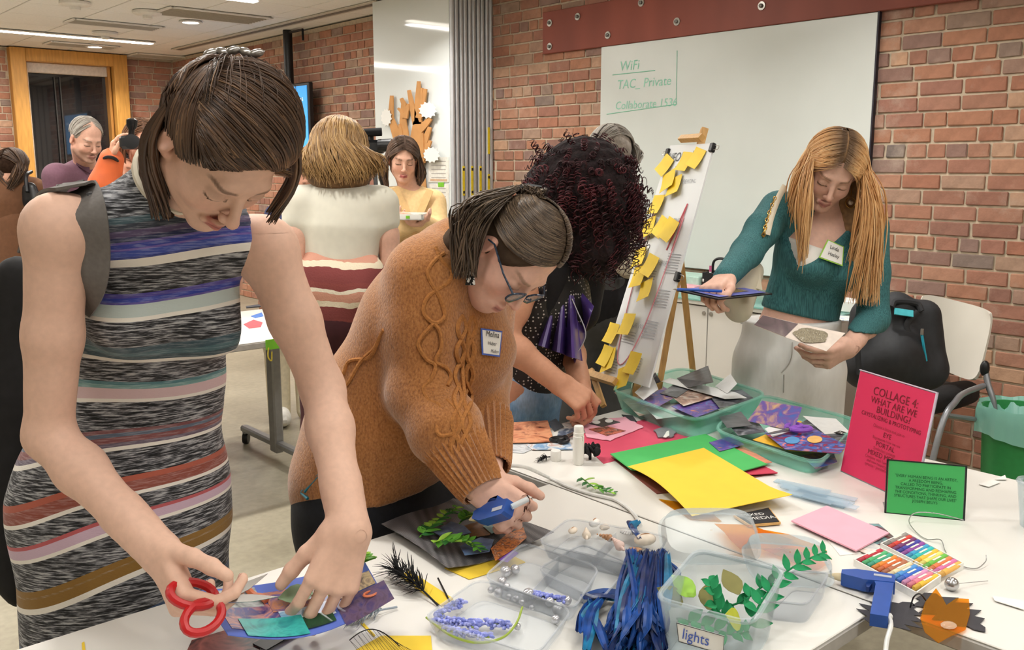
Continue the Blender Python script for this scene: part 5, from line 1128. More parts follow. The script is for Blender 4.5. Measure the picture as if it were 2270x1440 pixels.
# hair: centre parting, long and straight, dark roots
t = NT('hair_blonde'); g_ = t.n('ShaderNodeNewGeometry'); at = t.n('ShaderNodeAttribute', attribute_name='len'); rr = t.ramp(g_.outputs['Random Per Island'], [(0, lin((190, 138, 86))), (.4, lin((218, 166, 110))), (.75, lin((234, 186, 130))), (1, lin((246, 210, 160)))]); rt_ = t.ramp(at.outputs['Fac'], [(.04, (1, 1, 1)), (.20, (0, 0, 0))])
t.l(t.mix(rt_.outputs[0], rr.outputs[0], lin((112, 86, 62))), t.b.inputs['Base Color']); t.val('Roughness', .4); M_hE = t.m
V_, Q_ = solid([hE.E((0, -.010, .034), (.078, .093, .091)), face_cut(hE, .02), rc(hE.w((0, -.08, 0)), lerp(jE['nb'], hE.c, .3) - frE * .06, .07, .075, .04), rc(hE.w((-.07, -.03, -.05)), dep(1912, 600, 2.98), .035, .042, .04, FW, .5)], .008)
mesh_obj('hair_underlayer', V_, Q_, M('hair_base_blonde', (134, 102, 70), .9, .25, 60, .3), PE_)
st = Strands(); rg = np.random.default_rng(11); lens = []
def hangE(g, n, ends, f0, f1, rad):
    for i in range(n):
        fb = rg.uniform(f0, f1); ang = fb * math.pi; part = unit((g * .035, math.cos(ang), math.sin(ang) + .12)); a2 = unit((g * .92, .66 * math.cos(ang) - .08, -.06 + rg.normal(0, .12)))
        A_ = [hE.shell(.010 + .012 * q, slerp(part, a2, q)) for q in np.linspace(0, .95, 7)]
        e = ends(i, fb); m1 = lerp(A_[-1], e, .45) + cv(g * -.012 + rg.normal(0, .010), .01, .028 + .012 * rg.random()); Bq = bez([A_[-1], m1, e], 12)[1:]
        P = np.concatenate([A_, Bq]); st.add(P, rg.uniform(*rad)); lens.append(np.repeat(np.linspace(0, 1, len(P)), 4))
hangE(-1, 360, lambda i, f: dep(1885 + 75 * rg.random() - 18 * (1 - f), 560 + 120 * rg.random(), 2.90 + .09 * rg.random()), .10, 1.0, (.0018, .0034))
hangE(1, 150, lambda i, f: dep(1735 + 45 * rg.random(), 470 + 60 * rg.random(), 2.98 + .06 * rg.random()), .25, 1.0, (.0018, .0032))
hangE(1, 90, lambda i, f: dep(1765 + 26 * rg.random(), 520 + 90 * rg.random(), 2.90 + .03 * rg.random()), .10, .5, (.0016, .003))
for i in range(50):     # back ends seen past the far sleeve
    s0 = dep(1925 + 30 * rg.random(), 560, 3.0); e = dep(1905 + 40 * rg.random(), 640 + 40 * rg.random(), 2.96); P = bez([s0, lerp(s0, e, .5) + cv(.006, 0, .01), e], 8); st.add(P, .002); lens.append(np.repeat(np.linspace(.5, 1, len(P)), 4))
Vh = np.concatenate(st.V); mesh_obj('hair', Vh, np.concatenate(st.F), M_hE, PE_, True, attrs={'len': np.concatenate(lens)})
M_gold = M('gold', (212, 170, 90), .3, metal=.9)
for g, lb in ((1, 'gold pearl drop earring beside the blonde woman\'s cheek'), (-1, 'round gold drop earring in front of the blonde hair')):
    eb = hE.w((g * .082, -.002, -.046)); s = thing('earring', lb, 'earring', tuple(drop(eb, .075)))
    MB().tube([eb, drop(eb, .034)], .0014, 5).build('chain', M_gold, s); c = drop(eb, .054); MB().tube([c + cv(.016 * math.cos(a), .016 * math.sin(a), 0) for a in np.linspace(0, 6.283, 18, endpoint=False)], .0018, 5, closed=True).build('hoop', M_gold, s); MB().ell(c, .008, None, 10, 7).build('pearl', M('pearl', (236, 226, 210), .2), s)
# ------------------------------------------------------------------ people further back
def figure(label, hc, F, U, fr, pel, sR, sL, armR=None, armL=None, skin=(222, 176, 152), sc=1.0, brow=(70, 50, 40), lip=(170, 104, 98), top=None, topoff=.012, sleeves='long', sleeve_r=.055, leg=None, legr=.15, widths=(.155, .12, .135), male=False, vox=.013, hv=.006, hemz=-.02, nm='top', stub=None, shoes=(60, 50, 44)):
    h = Head(hc, F, U, sc); fr = unit(fr); lat = unit(A3(sR) - A3(sL)); pel = A3(pel); nb = (A3(sR) + A3(sL)) / 2 + A3((0, 0, .06)) ; che = lerp(nb, pel, .34); wai = lerp(nb, pel, .68); sb_ = h.w((0, -.03, -.07))
    L = h.prims(male) + [rc(sb_, nb, .05 if not male else .06, .06, .03)]
    tr = lambda o: [rc(pel, wai, widths[0] + o, widths[1] + o, .05, fr, .7), rc(wai, che, widths[1] + o, widths[2] + o, .05, fr, .7), rc(che, lerp(che, nb, .75), widths[2] + o, .08 + o, .05, fr, .7), rc(lerp(sR, nb, .1), lerp(sL, nb, .1), .05 + o, .05 + o, .05)]
    L += tr(-.012); sl = []; fine = [(*hbox(h, .13), hv)]
    for s0, a in ((A3(sR), armR), (A3(sL), armL)):
        e0, w0 = (s0 + A3((0, 0, -.28)), s0 + A3((0, 0, -.52))) if a is None else (A3(a[0]), A3(a[1]))
        L += arm(s0, e0, w0, (.046, .043, .038, .038, .026)); d = unit(w0 - e0)
        if a is not None and len(a) > 2: H, tp = hand_prims(w0, a[2], a[3], a[4], (.5, .6, .7, .8), (.4, .3), 1.0, .02, .9); fine.append((*box([q[0] for q in tp] + [w0], .015), .006))
        else: H, tp = hand_prims(w0, d, np.cross(d, fr) + fr * .1, fr, (.3, .3, .35, .4), (.4, .2), .95)
        L += H; f_ = .48 if sleeves == 'short' else (.42 if sleeves == 'roll' else .97)
        if sleeves == 'short': sl.append(rc(s0, lerp(s0, e0, .26), sleeve_r - .002, sleeve_r - .006, .04))
        elif sleeves: sl += [rc(s0, e0, sleeve_r + .006, sleeve_r, .04), rc(e0, lerp(e0, w0, f_ if sleeves == 'long' else .5), sleeve_r, sleeve_r * .8, .03)]
    L += legs(pel, lat, .48, foot=fr)
    p, b = body('person', label, (pel[0], pel[1], 0), L, h, h.colour(skin, lip, brow, stub), fine, vox)
    if top is not None: sdf_obj(nm, tr(topoff)[1:] + [rc(pel + A3((0, 0, hemz)), wai, widths[0] + topoff, widths[1] + topoff, .05, fr, .72)] + sl, vox * .75, top, p)
    if leg is not None: trousers(pel, lat, fr, leg, p, .07, legr, .075, .065, .085, .8, vox=.014)
    shoes_for(p, pel, lat, fr, shoes)
    return p, h, dict(nb=nb, che=che, wai=wai, lat=lat, fr=fr, pel=pel, tr=tr, sl=sl)
def cap_hair(h, p, mat, base, ends, n, r=(.003, .005), part=True, ax=(.082, .102, .097), rng=0, arc=(.1, 1.0), wav=0.0, cut=True, kcut=.02, lift=.004, npt=9, sidey=-.05):
    """parted hair combed over the skull to each side, then hanging to ends(g,i,f)"""
    c0 = (0, -.016, .032); rg = np.random.default_rng(rng)
    if base is not None:
        V_, Q_ = solid([h.E(c0, ax)] + ([face_cut(h, kcut), h.E((.095, .012, -.03), (.03, .03, .05), .01, -1), h.E((-.095, .012, -.03), (.03, .03, .05), .01, -1)] if cut else []), .009); mesh_obj('hair_underlayer', V_, Q_, base, p)
    st = Strands()
    for i in range(n):
        g = 1 if i % 2 else -1; f = rg.uniform(*arc); an = f * math.pi; s_ = unit((g * .03, math.cos(an), math.sin(an) + .12)); a2 = unit((g * .95, .50 * math.cos(an) + sidey, -.08 + rg.normal(0, .06)))
        A_ = [h.shell(lift + .006 * q, slerp(s_, a2, q), c0, ax) for q in np.linspace(0, .95, 6)]
        e = ends(g, i, f, rg)
        if e is None: st.add(A_, rg.uniform(*r)); continue
        m1 = lerp(A_[-1], e, .5) + h.R * g * .018 + rg.normal(0, .008, 3); B_ = bez([A_[-1], m1, e], npt)[1:]
        P = np.concatenate([A_, B_])
        if wav:
            q = np.linspace(0, 1, len(P)); ph = rg.uniform(0, 6.28); P = P + (np.sin(q * 16 + ph) * wav * q)[:, None] * (h.R + 0 * P) + (np.cos(q * 16 + ph) * wav * q)[:, None] * FW * .7
        st.add(P, rg.uniform(*r))
    return st.obj('hair', mat, p)

# ---- woman with wavy dark-blonde hair in the white tee, seen from behind
frF = unit(A3((FW[0], FW[1], 0)) + RT * .15)
pF, hF, qF = figure('woman with wavy dark-blonde hair in a white tee and striped wrap skirt, back to camera', dep(752, 345, 3.45), frF + A3((0, 0, -.35)), (0, 0, 1), frF, dep(752, 655, 3.5), dep(848, 452, 3.46), dep(662, 452, 3.44),
    (dep(868, 590, 3.5), dep(860, 640, 3.75)), (dep(650, 590, 3.42), dep(660, 650, 3.65)), (224, 178, 156), top=M('cream_tee', (226, 222, 206), .85, .03, 30, .1), sleeves='short', sleeve_r=.062, leg=M('maroon_cloth', (66, 28, 34), .85), widths=(.155, .122, .142), topoff=.006, vox=.012, hemz=.02)
t = NT('striped_wrap'); at = t.n('ShaderNodeTexCoord'); sp = t.n('ShaderNodeSeparateXYZ'); t.l(at.outputs['Object'], sp.inputs[0]); no = t.noise(9, 3)
z_ = t.math('ADD', t.math('MULTIPLY', sp.outputs[2], 1.0), t.math('MULTIPLY', no.outputs['Fac'], .05)); zz = t.math('FRACT', t.math('MULTIPLY', t.math('SUBTRACT', z_, .82), 7.0))
r = t.ramp(zz, [(0, lin((128, 62, 60))), (.34, lin((230, 216, 190))), (.5, lin((206, 150, 128))), (.74, lin((232, 222, 200))), (.84, lin((134, 66, 62)))], 'CONSTANT'); t.l(r.outputs[0], t.b.inputs['Base Color']); t.val('Roughness', .95); n3 = t.noise(160, 2); t.bump(n3.outputs['Fac'], .5, .004)
wp = qF['pel']; sdf_obj('wrap_skirt', [rc(dep(752, 568, 3.5), wp + A3((0, 0, .0)), .15, .178, .04, frF, .74), rc(dep(700, 600, 3.42), dep(800, 640, 3.42), .06, .075, .05), rc(dep(690, 640, 3.42), dep(820, 600, 3.42), .05, .05, .05)], .010, t.m, pF)
V_, Q_ = solid([el(dep(752, 345, 3.46), (.10, .11, .115), k=.04), el(dep(752, 385, 3.42), (.125, .09, .07), frame(RT, (0, 0, 1)), .05)], .010); mesh_obj('hair_mass', V_, Q_, M('hair_base_wavy', (120, 88, 54), .6, .3, 40, .3), pF)
st = Strands(); rg = np.random.default_rng(4)
for i in range(620):
    a = rg.uniform(-2.2, 2.2); sa, ca = math.sin(a), math.cos(a); t0 = unit((.12 * sa, -.12 * ca + rg.normal(0, .03), 1)); t1 = unit((sa, -ca, -.05)); ax = (.098, .112, .105)
    A_ = [hF.shell(.004 + .006 * rg.random(), slerp(t0, t1, q), (0, -.01, .032), ax) for q in np.linspace(0, 1, 7)]
    e = dep(752 + 96 * sa * rg.uniform(.8, 1.05) + rg.normal(0, 5), 402 - 26 * sa * sa + rg.normal(0, 8), 3.32 + .14 * (1 - ca) * .6); P = np.concatenate([A_, bez([A_[-1], lerp(A_[-1], e, .5) + RT * .02 * sa - FW * .012, e], 8)[1:]]); q = np.linspace(0, 1, len(P)); ph = rg.uniform(0, 6.28)
    st.add(P + (np.sin(q * 15 + ph) * .007 * q)[:, None] * RT - (np.cos(q * 15 + ph) * .005 * q)[:, None] * FW, rg.uniform(.0024, .0045))
st.obj('hair', M_hair('hair_wavy', [(0, (104, 78, 48)), (.4, (150, 114, 70)), (.75, (184, 146, 94)), (1, (212, 176, 122))], .45), pF)

# ---- woman in the beige cardigan with a straight bob, holding a white tray
hx = A3((2.925, 4.21, 1.527)); frH = unit(A3((-.495, -.833, 0)))
pH, hH, qH = figure('woman with a straight brown bob in a beige cardigan holding a white box lid', hx, (-.495, -.833, -.248), (-.073, -.244, .967), frH, dep(905, 640, 5.15), dep(862, 445, 5.06), dep(962, 450, 5.12),
    (dep(850, 520, 5.0), dep(905, 498, 4.86), cv(.8, 0, .3), cv(0, 1, 0), cv(0, 0, 1)), (dep(972, 515, 5.05), dep(935, 492, 4.86), cv(-.9, .05, .2), cv(-.1, .9, 0), cv(0, .1, 1)), (222, 174, 150), .96, brow=(70, 48, 38), lip=(176, 92, 92), top=M('beige_knit', (226, 192, 140), .9, .06, 60, .2), sleeve_r=.06, leg=M('dark_cloth', (52, 46, 44), .8), widths=(.16, .135, .14), vox=.014, hv=.005, hemz=-.05)
cap_hair(hH, pH, M_hair('hair_bob', [(0, (60, 44, 36)), (.5, (92, 71, 58)), (1, (132, 106, 88))], .38), M('hair_base_bob', (78, 60, 49), .9, .3, 40), lambda g, i, f, rg: hH.w((g * rg.uniform(.072, .098), .055 - .12 * f + rg.normal(0, .006), -.135 - rg.uniform(0, .03))), 300, (.003, .005), rng=5, arc=(.10, 1.0), kcut=.008)
M_bg2 = M('beige_collar', (216, 180, 126), .9, .05, 60)
for g in (-1, 1):
    q = qH['nb']; MB().grid(lambda u, v: q + frH * (.075 + .03 * u + .012 * v) + qH['lat'] * g * (.078 - .06 * u + .035 * v) + A3((0, 0, .02 - .13 * u - .012 * v)), 8, 4, .006).build('collar', M_bg2, pH)
for k in range(3): MB().lathe([(.008, 0), (.007, .004)], qH['che'] + frH * .125 + A3((0, 0, .02 - .09 * k)), frH, 10).build('button', M('tan_button', (170, 128, 80), .4), pH)
s = thing('box_lid', 'white shallow box lid in the hands of the woman in beige', 'tray', tuple(dep(915, 495, 4.9))); c = dep(913, 484, 4.84); R_ = frame(cv(1, 0, .1), (0, 0, 1)); mb = MB().box(c, (.15, .20, .006), R_)
for a, b, d, e in ((.072, 0, .006, .2), (-.072, 0, .006, .2), (0, .097, .15, .006), (0, -.097, .15, .006)): mb.box(c + R_ @ A3((a, b, .012)), (d, e, .03), R_)
mb.build('tray', M_paper, s, False); MB().box(c + R_ @ A3((0, -.101, .012)), (.02, .002, .014), R_).build('sticker', MATS['green_tape'], s, False)

# ---- grey-haired man in the plum polo
frI = unit(A3((.15, -.93, 0)))
pI, hI, qI = figure('grey-haired man in a plum polo shirt looking down before the night window', (1.718, 5.582, 1.644), (.15, -.90, -.42), (.069, -.38, .92), frI, dep(165, 545, 5.5), dep(122, 392, 5.22), dep(258, 400, 5.62), None, None, (216, 168, 146), 1.0, brow=(120, 104, 92), lip=(168, 112, 102), top=M('plum_pique', (112, 78, 92), .85, .06, 90, .2), topoff=.02, sleeves='long', sleeve_r=.06, leg=M('navy_cloth', (36, 40, 56), .8), widths=(.16, .15, .165), male=True, vox=.015, hv=.005, stub=(150, 120, 108))
cap_hair(hI, pI, M_hair('hair_grey', [(0, (120, 112, 104)), (.5, (156, 148, 138)), (1, (190, 184, 174))], .6), M('hair_base_grey', (150, 140, 130), .9, .2, 80, .3), lambda g, i, f, rg: None, 200, (.003, .005), ax=(.079, .094, .092), rng=6, arc=(.24, 1.1), lift=.0, kcut=.004)
for g in (-1, 1): MB().grid(lambda u, v: qI['nb'] + frI * (.03 + .05 * u + .02 * v) + qI['lat'] * g * (.085 - .06 * u + .012 * v) + A3((0, 0, .055 - .05 * u - .04 * v)), 6, 4, .006).build('collar', M('plum_collar', (96, 64, 78), .85), pI)

# ---- photographer in the orange jacket, camera held high
frJ = unit(A3((-.3, -.9, 0)))
cJ = dep(290, 315, 4.35)
pJ, hJ, qJ = figure('photographer in an orange jacket lifting a black camera above the crowd', dep(318, 322, 4.55), (-.25, -.95, -.1), (0, 0, 1), frJ, dep(330, 640, 4.75), dep(258, 425, 4.60), dep(378, 430, 4.7), (dep(232, 410, 4.42), dep(248, 352, 4.40), cv(.25, .95, .15), cv(.9, -.2, -.2), cv(.3, .2, .9)), None, (218, 166, 140), 1.0, top=M('orange_shell', (204, 96, 48), .6, .08, 20, .1), sleeve_r=.07, leg=M('dark_cloth2', (50, 48, 50), .8), vox=.015, hv=.008)
cap_hair(hJ, pJ, M_hair('hair_auburn', [(0, (80, 54, 38)), (1, (140, 100, 72))], .5), M('hair_base_auburn', (92, 64, 46), .6, .3, 40), lambda g, i, f, rg: hJ.w((g * .085, .02 - .1 * f, -.09)), 120, (.004, .007), rng=7)
MB().tube([dep(246, 356, 4.37) + cv(.03 * math.cos(a), .012 * math.sin(a), .03 * math.sin(a)) for a in np.linspace(0, 6.283, 16, endpoint=False)], .008, 6, closed=True).build('wrist_strap', M_blk, pJ)
s = thing('photo_camera', 'black photo camera with a top flash in the photographer\'s raised hand', 'camera', tuple(dep(290, 335, 4.33))); Rj = frame(cv(1, .05, -.1), cv(-.05, 1, .1))
MB().box(dep(288, 316, 4.33), (.085, .06, .062), Rj, .012).build('camera_body', M_blk, s); MB().lathe([(.03, 0), (.032, .05), (.034, .055), (.026, .056)], dep(294, 316, 4.31), cv(.3, -.1, .95), 18).build('lens', M_blk, s)
MB().lathe([(.014, 0), (.014, .03), (.024, .045), (.026, .075), (.016, .082)], dep(291, 302, 4.33), cv(.05, 1, 0), 16).build('flash', M('flash_black', (22, 22, 24), .2), s)
# ---- face half hidden under the raised arm
frK = unit(A3((-.1, -1, 0)))
pK, hK, qK = figure('dark-haired person half hidden under the photographer\'s raised arm', dep(272, 372, 4.9), (-.25, -.9, -.2), (0, 0, 1), frK, dep(270, 660, 5.0), dep(232, 455, 4.9), dep(320, 455, 5.0), skin=(206, 156, 130), sc=.95, top=M('slate_cloth', (66, 70, 84), .8), leg=MATS['dark_cloth2'], vox=.017, hv=.008)
cap_hair(hK, pK, M_hair('hair_black', [(0, (24, 20, 20)), (1, (58, 48, 44))], .4), M('hair_base_black', (30, 26, 26), .5, .3, 40), lambda g, i, f, rg: hK.w((g * .085, .01 - .1 * f, -.05)), 110, (.004, .007), rng=9)
# ---- woman in brown with a ponytail, far left, back turned
frL = unit(A3((-.1, 1, 0)))
pL, hL, qL = figure('woman with a dark ponytail in a brown belted dress, back turned, by the window frame', dep(32, 372, 6.0), A3((.75, .6, -.15)), (0, 0, 1), frL, dep(35, 530, 6.1), dep(78, 420, 6.05), dep(-6, 420, 6.0), skin=(206, 156, 132), sc=.98, top=M('brown_knit', (112, 76, 52), .9, .08, 40, .2), sleeve_r=.065, vox=.016, hv=.008, widths=(.15, .125, .13), nm='dress')
sdf_obj('skirt', [rc(qL['pel'] + A3((0, 0, .1)), qL['pel'] + A3((0, 0, -.5)), .15, .21, .04)], .016, MATS['brown_knit'], pL)
cap_hair(hL, pL, MATS['hair_brown'], MATS['hair_base_brown'], lambda g, i, f, rg: dep(22 + rg.uniform(-10, 10), 412 + rg.uniform(-14, 12), 5.93), 150, (.004, .007), rng=10, cut=False, arc=(.2, 1.0))
s = thing('shoulder_bag', 'small black shoulder bag on the woman in the brown dress', 'bag', tuple(dep(68, 455, 5.9))); sdf_obj('bag_body', [rc(dep(66, 420, 5.92), dep(70, 445, 5.92), .05, .06, .04, FW, .5)], .012, M('black_leather', (24, 22, 24), .3), s); MB().tube(spline([dep(60, 425, 5.88), dep(58, 390, 5.9), dep(70, 380, 5.95)], 5), .012, 6).build('strap', MATS['black_leather'], s)
# ---- person in navy and cream trousers hidden behind the wavy-haired woman
frG = unit(A3((-.3, -.9, 0)))
pG, hG, qG = figure('person in a navy top and cream trousers mostly hidden behind the white tee', dep(665, 400, 5.3), (-.4, -.8, -.35), (0, 0, 1), frG, dep(640, 650, 5.4), dep(612, 480, 5.3), dep(690, 480, 5.4), skin=(204, 152, 128), top=M('navy_knit', (54, 62, 98), .85, .2, 14), leg=M('cream_cotton', (206, 194, 166), .85), vox=.017, hv=.01, shoes=(226, 224, 218))
cap_hair(hG, pG, MATS['hair_black'], MATS['hair_base_black'], lambda g, i, f, rg: None, 60, (.004, .007), rng=12)
# ---- grey-haired person in black behind the curls
frD = unit(A3((.2, .9, 0)))
pD, hD, qD = figure('grey-haired person in black top and charcoal trousers behind the curly-haired woman', dep(1352, 350, 3.75), A3((.3, .8, -.4)), (0, 0, 1), frD, dep(1318, 645, 3.8), dep(1385, 465, 3.8), dep(1262, 465, 3.75), (dep(1392, 560, 3.8), dep(1385, 600, 4.0)), None, skin=(210, 160, 136), top=M('black_wool', (22, 21, 24), .9, .2, 60, .2), topoff=.03, leg=M('charcoal_cloth', (72, 72, 72), .85, .1, 30, .1), legr=.16, vox=.015, hv=.009, hemz=-.03)
cap_hair(hD, pD, MATS['hair_grey'], MATS['hair_base_grey'], lambda g, i, f, rg: hD.w((g * .08, -.06, -.06)), 150, (.004, .006), rng=13, cut=False)
s = thing('canvas_bag', 'beige canvas bag hanging beside the easel behind the curls', 'bag', tuple(dep(1395, 590, 3.7))); sdf_obj('bag_body', [rc(dep(1392, 545, 3.68), dep(1398, 580, 3.68), .06, .07, .03, FW, .5)], .012, M('beige_canvas', (196, 186, 164), .85), s); MB().tube(spline([dep(1380, 540, 3.66), dep(1385, 490, 3.7), dep(1400, 540, 3.66)], 5), .008, 6).build('strap', MATS['beige_canvas'], s)
# ---- video camera on its tripod beyond the white tee
s = thing('video_camera', 'black video camera with a fluffy microphone on a tripod before the brick wall', 'camera', tuple(A3((*dep(832, 480, 6.2)[:2], 0))))
MB().box(dep(828, 325, 6.2), (.16, .10, .09), frame(RT, (0, 0, 1)), .02).build('camera_body', M_blk, s); MB().tube([dep(806, 294, 6.15), dep(846, 292, 6.15)], .028, 10).build('microphone', M('mic_foam', (16, 16, 18), .95), s); MB().lathe([(.04, 0), (.045, .09)], dep(838, 322, 6.15), RT, 14).build('lens', M_blk, s); MB().box(dep(822, 308, 6.2), (.03, .05, .09), None, .01).build('top_handle', M_blk, s)
b0 = dep(830, 340, 6.2)
for a in (0, 2.1, 4.2): MB().tube([b0, (b0[0] + .45 * math.cos(a), b0[1] + .45 * math.sin(a), .01)], .014, 6).build('tripod_leg', M_blk, s)
# ------------------------------------------------------------------ tables
TZ = .74
M_top = M('table_white', (226, 223, 216), .32, .012, 5, spec=.45); M_edge = M('table_edge', (176, 172, 166), .5); M_leg = M('table_leg_grey', (150, 150, 150), .4, .05, metal=.4)
def table(x0, x1, y0, y1, label, legs_at, axis='y', r=.03, group='white folding tables'):
    s = thing('folding_table', label, 'table', ((x0 + x1) / 2, (y0 + y1) / 2, 0), group)
    MB().box(((x0 + x1) / 2, (y0 + y1) / 2, TZ - .002), (x1 - x0 - .003, y1 - y0 - .003, .004), bev=.0015).build('tabletop', M_top, s); MB().box(((x0 + x1) / 2, (y0 + y1) / 2, TZ - .018), (x1 - x0, y1 - y0, .028), bev=.003).build('edge_band', M_edge, s)
    for (lx, ly) in legs_at:
        MB().box((lx, ly, .38), (.05 if axis == 'y' else .07, .07 if axis == 'y' else .05, .68), bev=.008).build('leg', M_leg, s)
        e = (0, .36) if axis == 'y' else (.36, 0); b = MB().box((lx, ly, .085), (.045 + 2 * e[0], .045 + 2 * e[1], .035), bev=.008).build('foot', M_leg, s); MB().box((lx, ly, .71), (.04 + 1.7 * e[0], .04 + 1.7 * e[1], .025)).build('support_bar', M_leg, s, False)
        for g in (-1, 1):
            c = A3((lx + g * e[0], ly + g * e[1], .032)); MB().lathe([(.030, -.014), (.032, -.008), (.032, .008), (.030, .014)], c, RT, 18).build('caster', M_blk, b); MB().box(c + A3((0, 0, .03)), (.03, .03, .03), bev=.005).build('caster_fork', M_leg, b)
    return s
table(.02, 1.483, .705, 1.545, 'near white table where the striped-dress woman cuts her collage', [(.3, 1.1), (1.2, 1.1)])
table(1.487, 2.36, -.15, 1.895, 'white table with the teal bins, yellow sheet and upright signs', [(1.92, .3), (1.92, 1.6)], axis='x')
tF = table(.72, 2.33, 3.70, 4.55, 'white table on casters behind the arm of the woman in stripes', [(.95, 4.2), (2.13, 4.25)])
table(.3, 2.05, 7.6, 8.45, 'distant white table below the window, at the picture edge', [(.5, 8.0), (1.8, 8.0)])
MB().box((1.855, 3.695, .722), (.07, .004, .045)).build('green_tape', MATS['green_tape'], tF, False); MB().tube(spline([(1.83, 3.69, .71), (1.825, 3.688, .67), (1.84, 3.688, .65), (1.845, 3.69, .69)], 5), .003, 5).build('yellow_cord', M('yellow_cord', (206, 184, 60), .6), tF)
def T(x, y, h=0.0): return onz(x, y, TZ + h)
def paper(name, label, cat, pts, h, mat, th=.0012, group=None, curl=0.0, parent=None):
    """flat sheet lying on the table: outline in picture points"""
    q = [T(x, y, h) for x, y in pts]
    nrm = sum((np.cross(q[i] - q[0], q[i + 1] - q[0]) for i in range(1, len(q) - 1)), np.zeros(3))
    if nrm[2] < 0: q = q[::-1]
    o = MB().prism(q, th).build(name, mat, parent, False)
    return o if parent is not None else tag(o, label, cat, group)
for pts, c, nm, lb in (([(540, 718), (562, 708), (582, 714), (578, 724), (552, 727)], (200, 84, 92), 'paper_heart', 'small red cut-out on the table behind the striped dress'), ([(556, 700), (580, 692), (584, 700), (566, 704)], (70, 120, 200), 'paper_scrap', 'small blue scrap on the table behind the striped dress'), ([(545, 678), (575, 674), (578, 678), (546, 681)], (60, 60, 66), 'pen', 'dark pen lying on the table behind the striped dress')):
    paper(nm, lb, 'paper' if nm != 'pen' else 'pen', pts, .002, M('p_%d%d' % c[:2], c, .5), .006 if nm == 'pen' else .002)
paper('paper_sheet', 'white sheet with green corner on the distant table', 'paper', [(2, 552), (36, 547), (44, 556), (4, 566)], .002, M_paper)

# ------------------------------------------------------------------ easel with the sticky-note poster
M_pine = M('pine', (206, 160, 96), .5, .12, 14, stretch=(6, 6, 1))
pTL, pTR, pBL, pBR = dep(1486, 322, 3.28), dep(1583, 317, 2.98), dep(1331, 826, 3.12), dep(1437, 858, 2.84)
def PO(u, v, off=0.0):
    p = pTL * (1 - u) * (1 - v) + pTR * u * (1 - v) + pBL * (1 - u) * v + pBR * u * v; return p + pN * off
pN = unit(np.cross(pBL - pTL, pTR - pTL)); pN = pN if pN @ FW < 0 else -pN
ea = thing('easel', 'pine tripod easel standing behind the teal bins', 'easel', (*((pBL + pBR) / 2)[:2], 0))
top_c = PO(.52, -.06, -.03); mast_b = PO(.5, 1.12, -.03); mast_b[2] = .62
MB().tube([top_c + (top_c - mast_b) * .02, mast_b], .016, 4).build('mast', M_pine, ea)
def bar(a, b, w, nm): return MB().tube([a, b], w, 4).build(nm, M_pine, ea)
bar(PO(.3, -.02, .012), PO(.78, -.02, .012), .014, 'top_clamp')
for u, sgn in ((.05, -1), (.62, .05)):
    f = PO(u, 1.1); g = A3((f[0], f[1], .0)) + (PO(1, 1) - PO(0, 1)) * (.25 * sgn); g[2] = .012; bar(top_c, g, .012, 'leg')
bar(PO(-.08, 1.02, .03), PO(.55, 1.02, .03), .016, 'tray'); rear = dep(1592, 985, 3.42); rear[2] = .012; bar(PO(.5, .33, -.03), rear, .014, 'rear_leg')
bar(PO(-.1, 1.0, .02), dep(1338, 900, 3.05), .012, 'leg_brace')
po = thing('poster', 'white process poster dotted with yellow sticky notes on the easel', 'poster', tuple((pBL + pBR) / 2))
MB().prism([PO(0, 0), PO(0, 1), PO(1, 1), PO(1, 0)], .006).build('board', M('poster_white', (230, 232, 232), .45, .01, 6), po, False)
pxu, pyv = unit(PO(1, .5) - PO(0, .5)), unit(PO(.5, 0) - PO(.5, 1))
M_ink2 = M('print_ink', (70, 70, 74), .6); M_gy = M('print_grey2', (176, 178, 182), .6)
def pletter(tx, u, v, h, m, ws=1.0): lettering(tx, PO(u, v, .0008), pxu, pyv, h, m, po, wscale=ws, off=.0004)
pletter('THEORY', .24, .058, .034, M_ink2, .9); pletter('U', .66, .062, .05, M_ink2); pletter('PROCESS', .42, .105, .014, M_ink2); pletter('OPEN YOUR MIND', .42, .335, .017, M_gy); pletter('OPEN YOUR HEART', .42, .515, .017, M_gy); pletter('OPEN YOUR WILL', .36, .78, .017, M_gy); pletter('CO-CREATING', .62, .165, .015, M_gy)
for u, v, n in ((.42, .37, 4), (.42, .55, 4), (.36, .81, 5), (.18, .93, 6), (.82, .47, 8), (.8, .62, 7), (.74, .75, 7), (.62, .9, 6)):
    for k in range(n): MB().prism([PO(u - .13, v + k * .011, .0008), PO(u - .13, v + k * .011 + .003, .0008), PO(u + .13, v + k * .011 + .003, .0008), PO(u + .13, v + k * .011, .0008)], .0003).build('print_line', M_gy, po, False)
crv = spline([(.10, .30, 0), (.12, .5, 0), (.16, .72, 0), (.26, .92, 0), (.44, .93, 0), (.62, .78, 0), (.72, .55, 0), (.80, .32, 0)], 6)
M_pk = M('marker_pink', (226, 150, 156), .6); MB().tube([PO(q[0], q[1], .0015) for q in crv], .002, 4).build('drawn_curve', M_pk, po)
for d in (-.09, .02): MB().tube([PO(.80, .26, .0015), PO(.72 + d, .46, .0015)], .0022, 4).build('drawn_arrow', M('marker_red', (206, 96, 104), .6), po)
M_note = M('sticky_yellow', (244, 206, 40), .6, .04, 30)
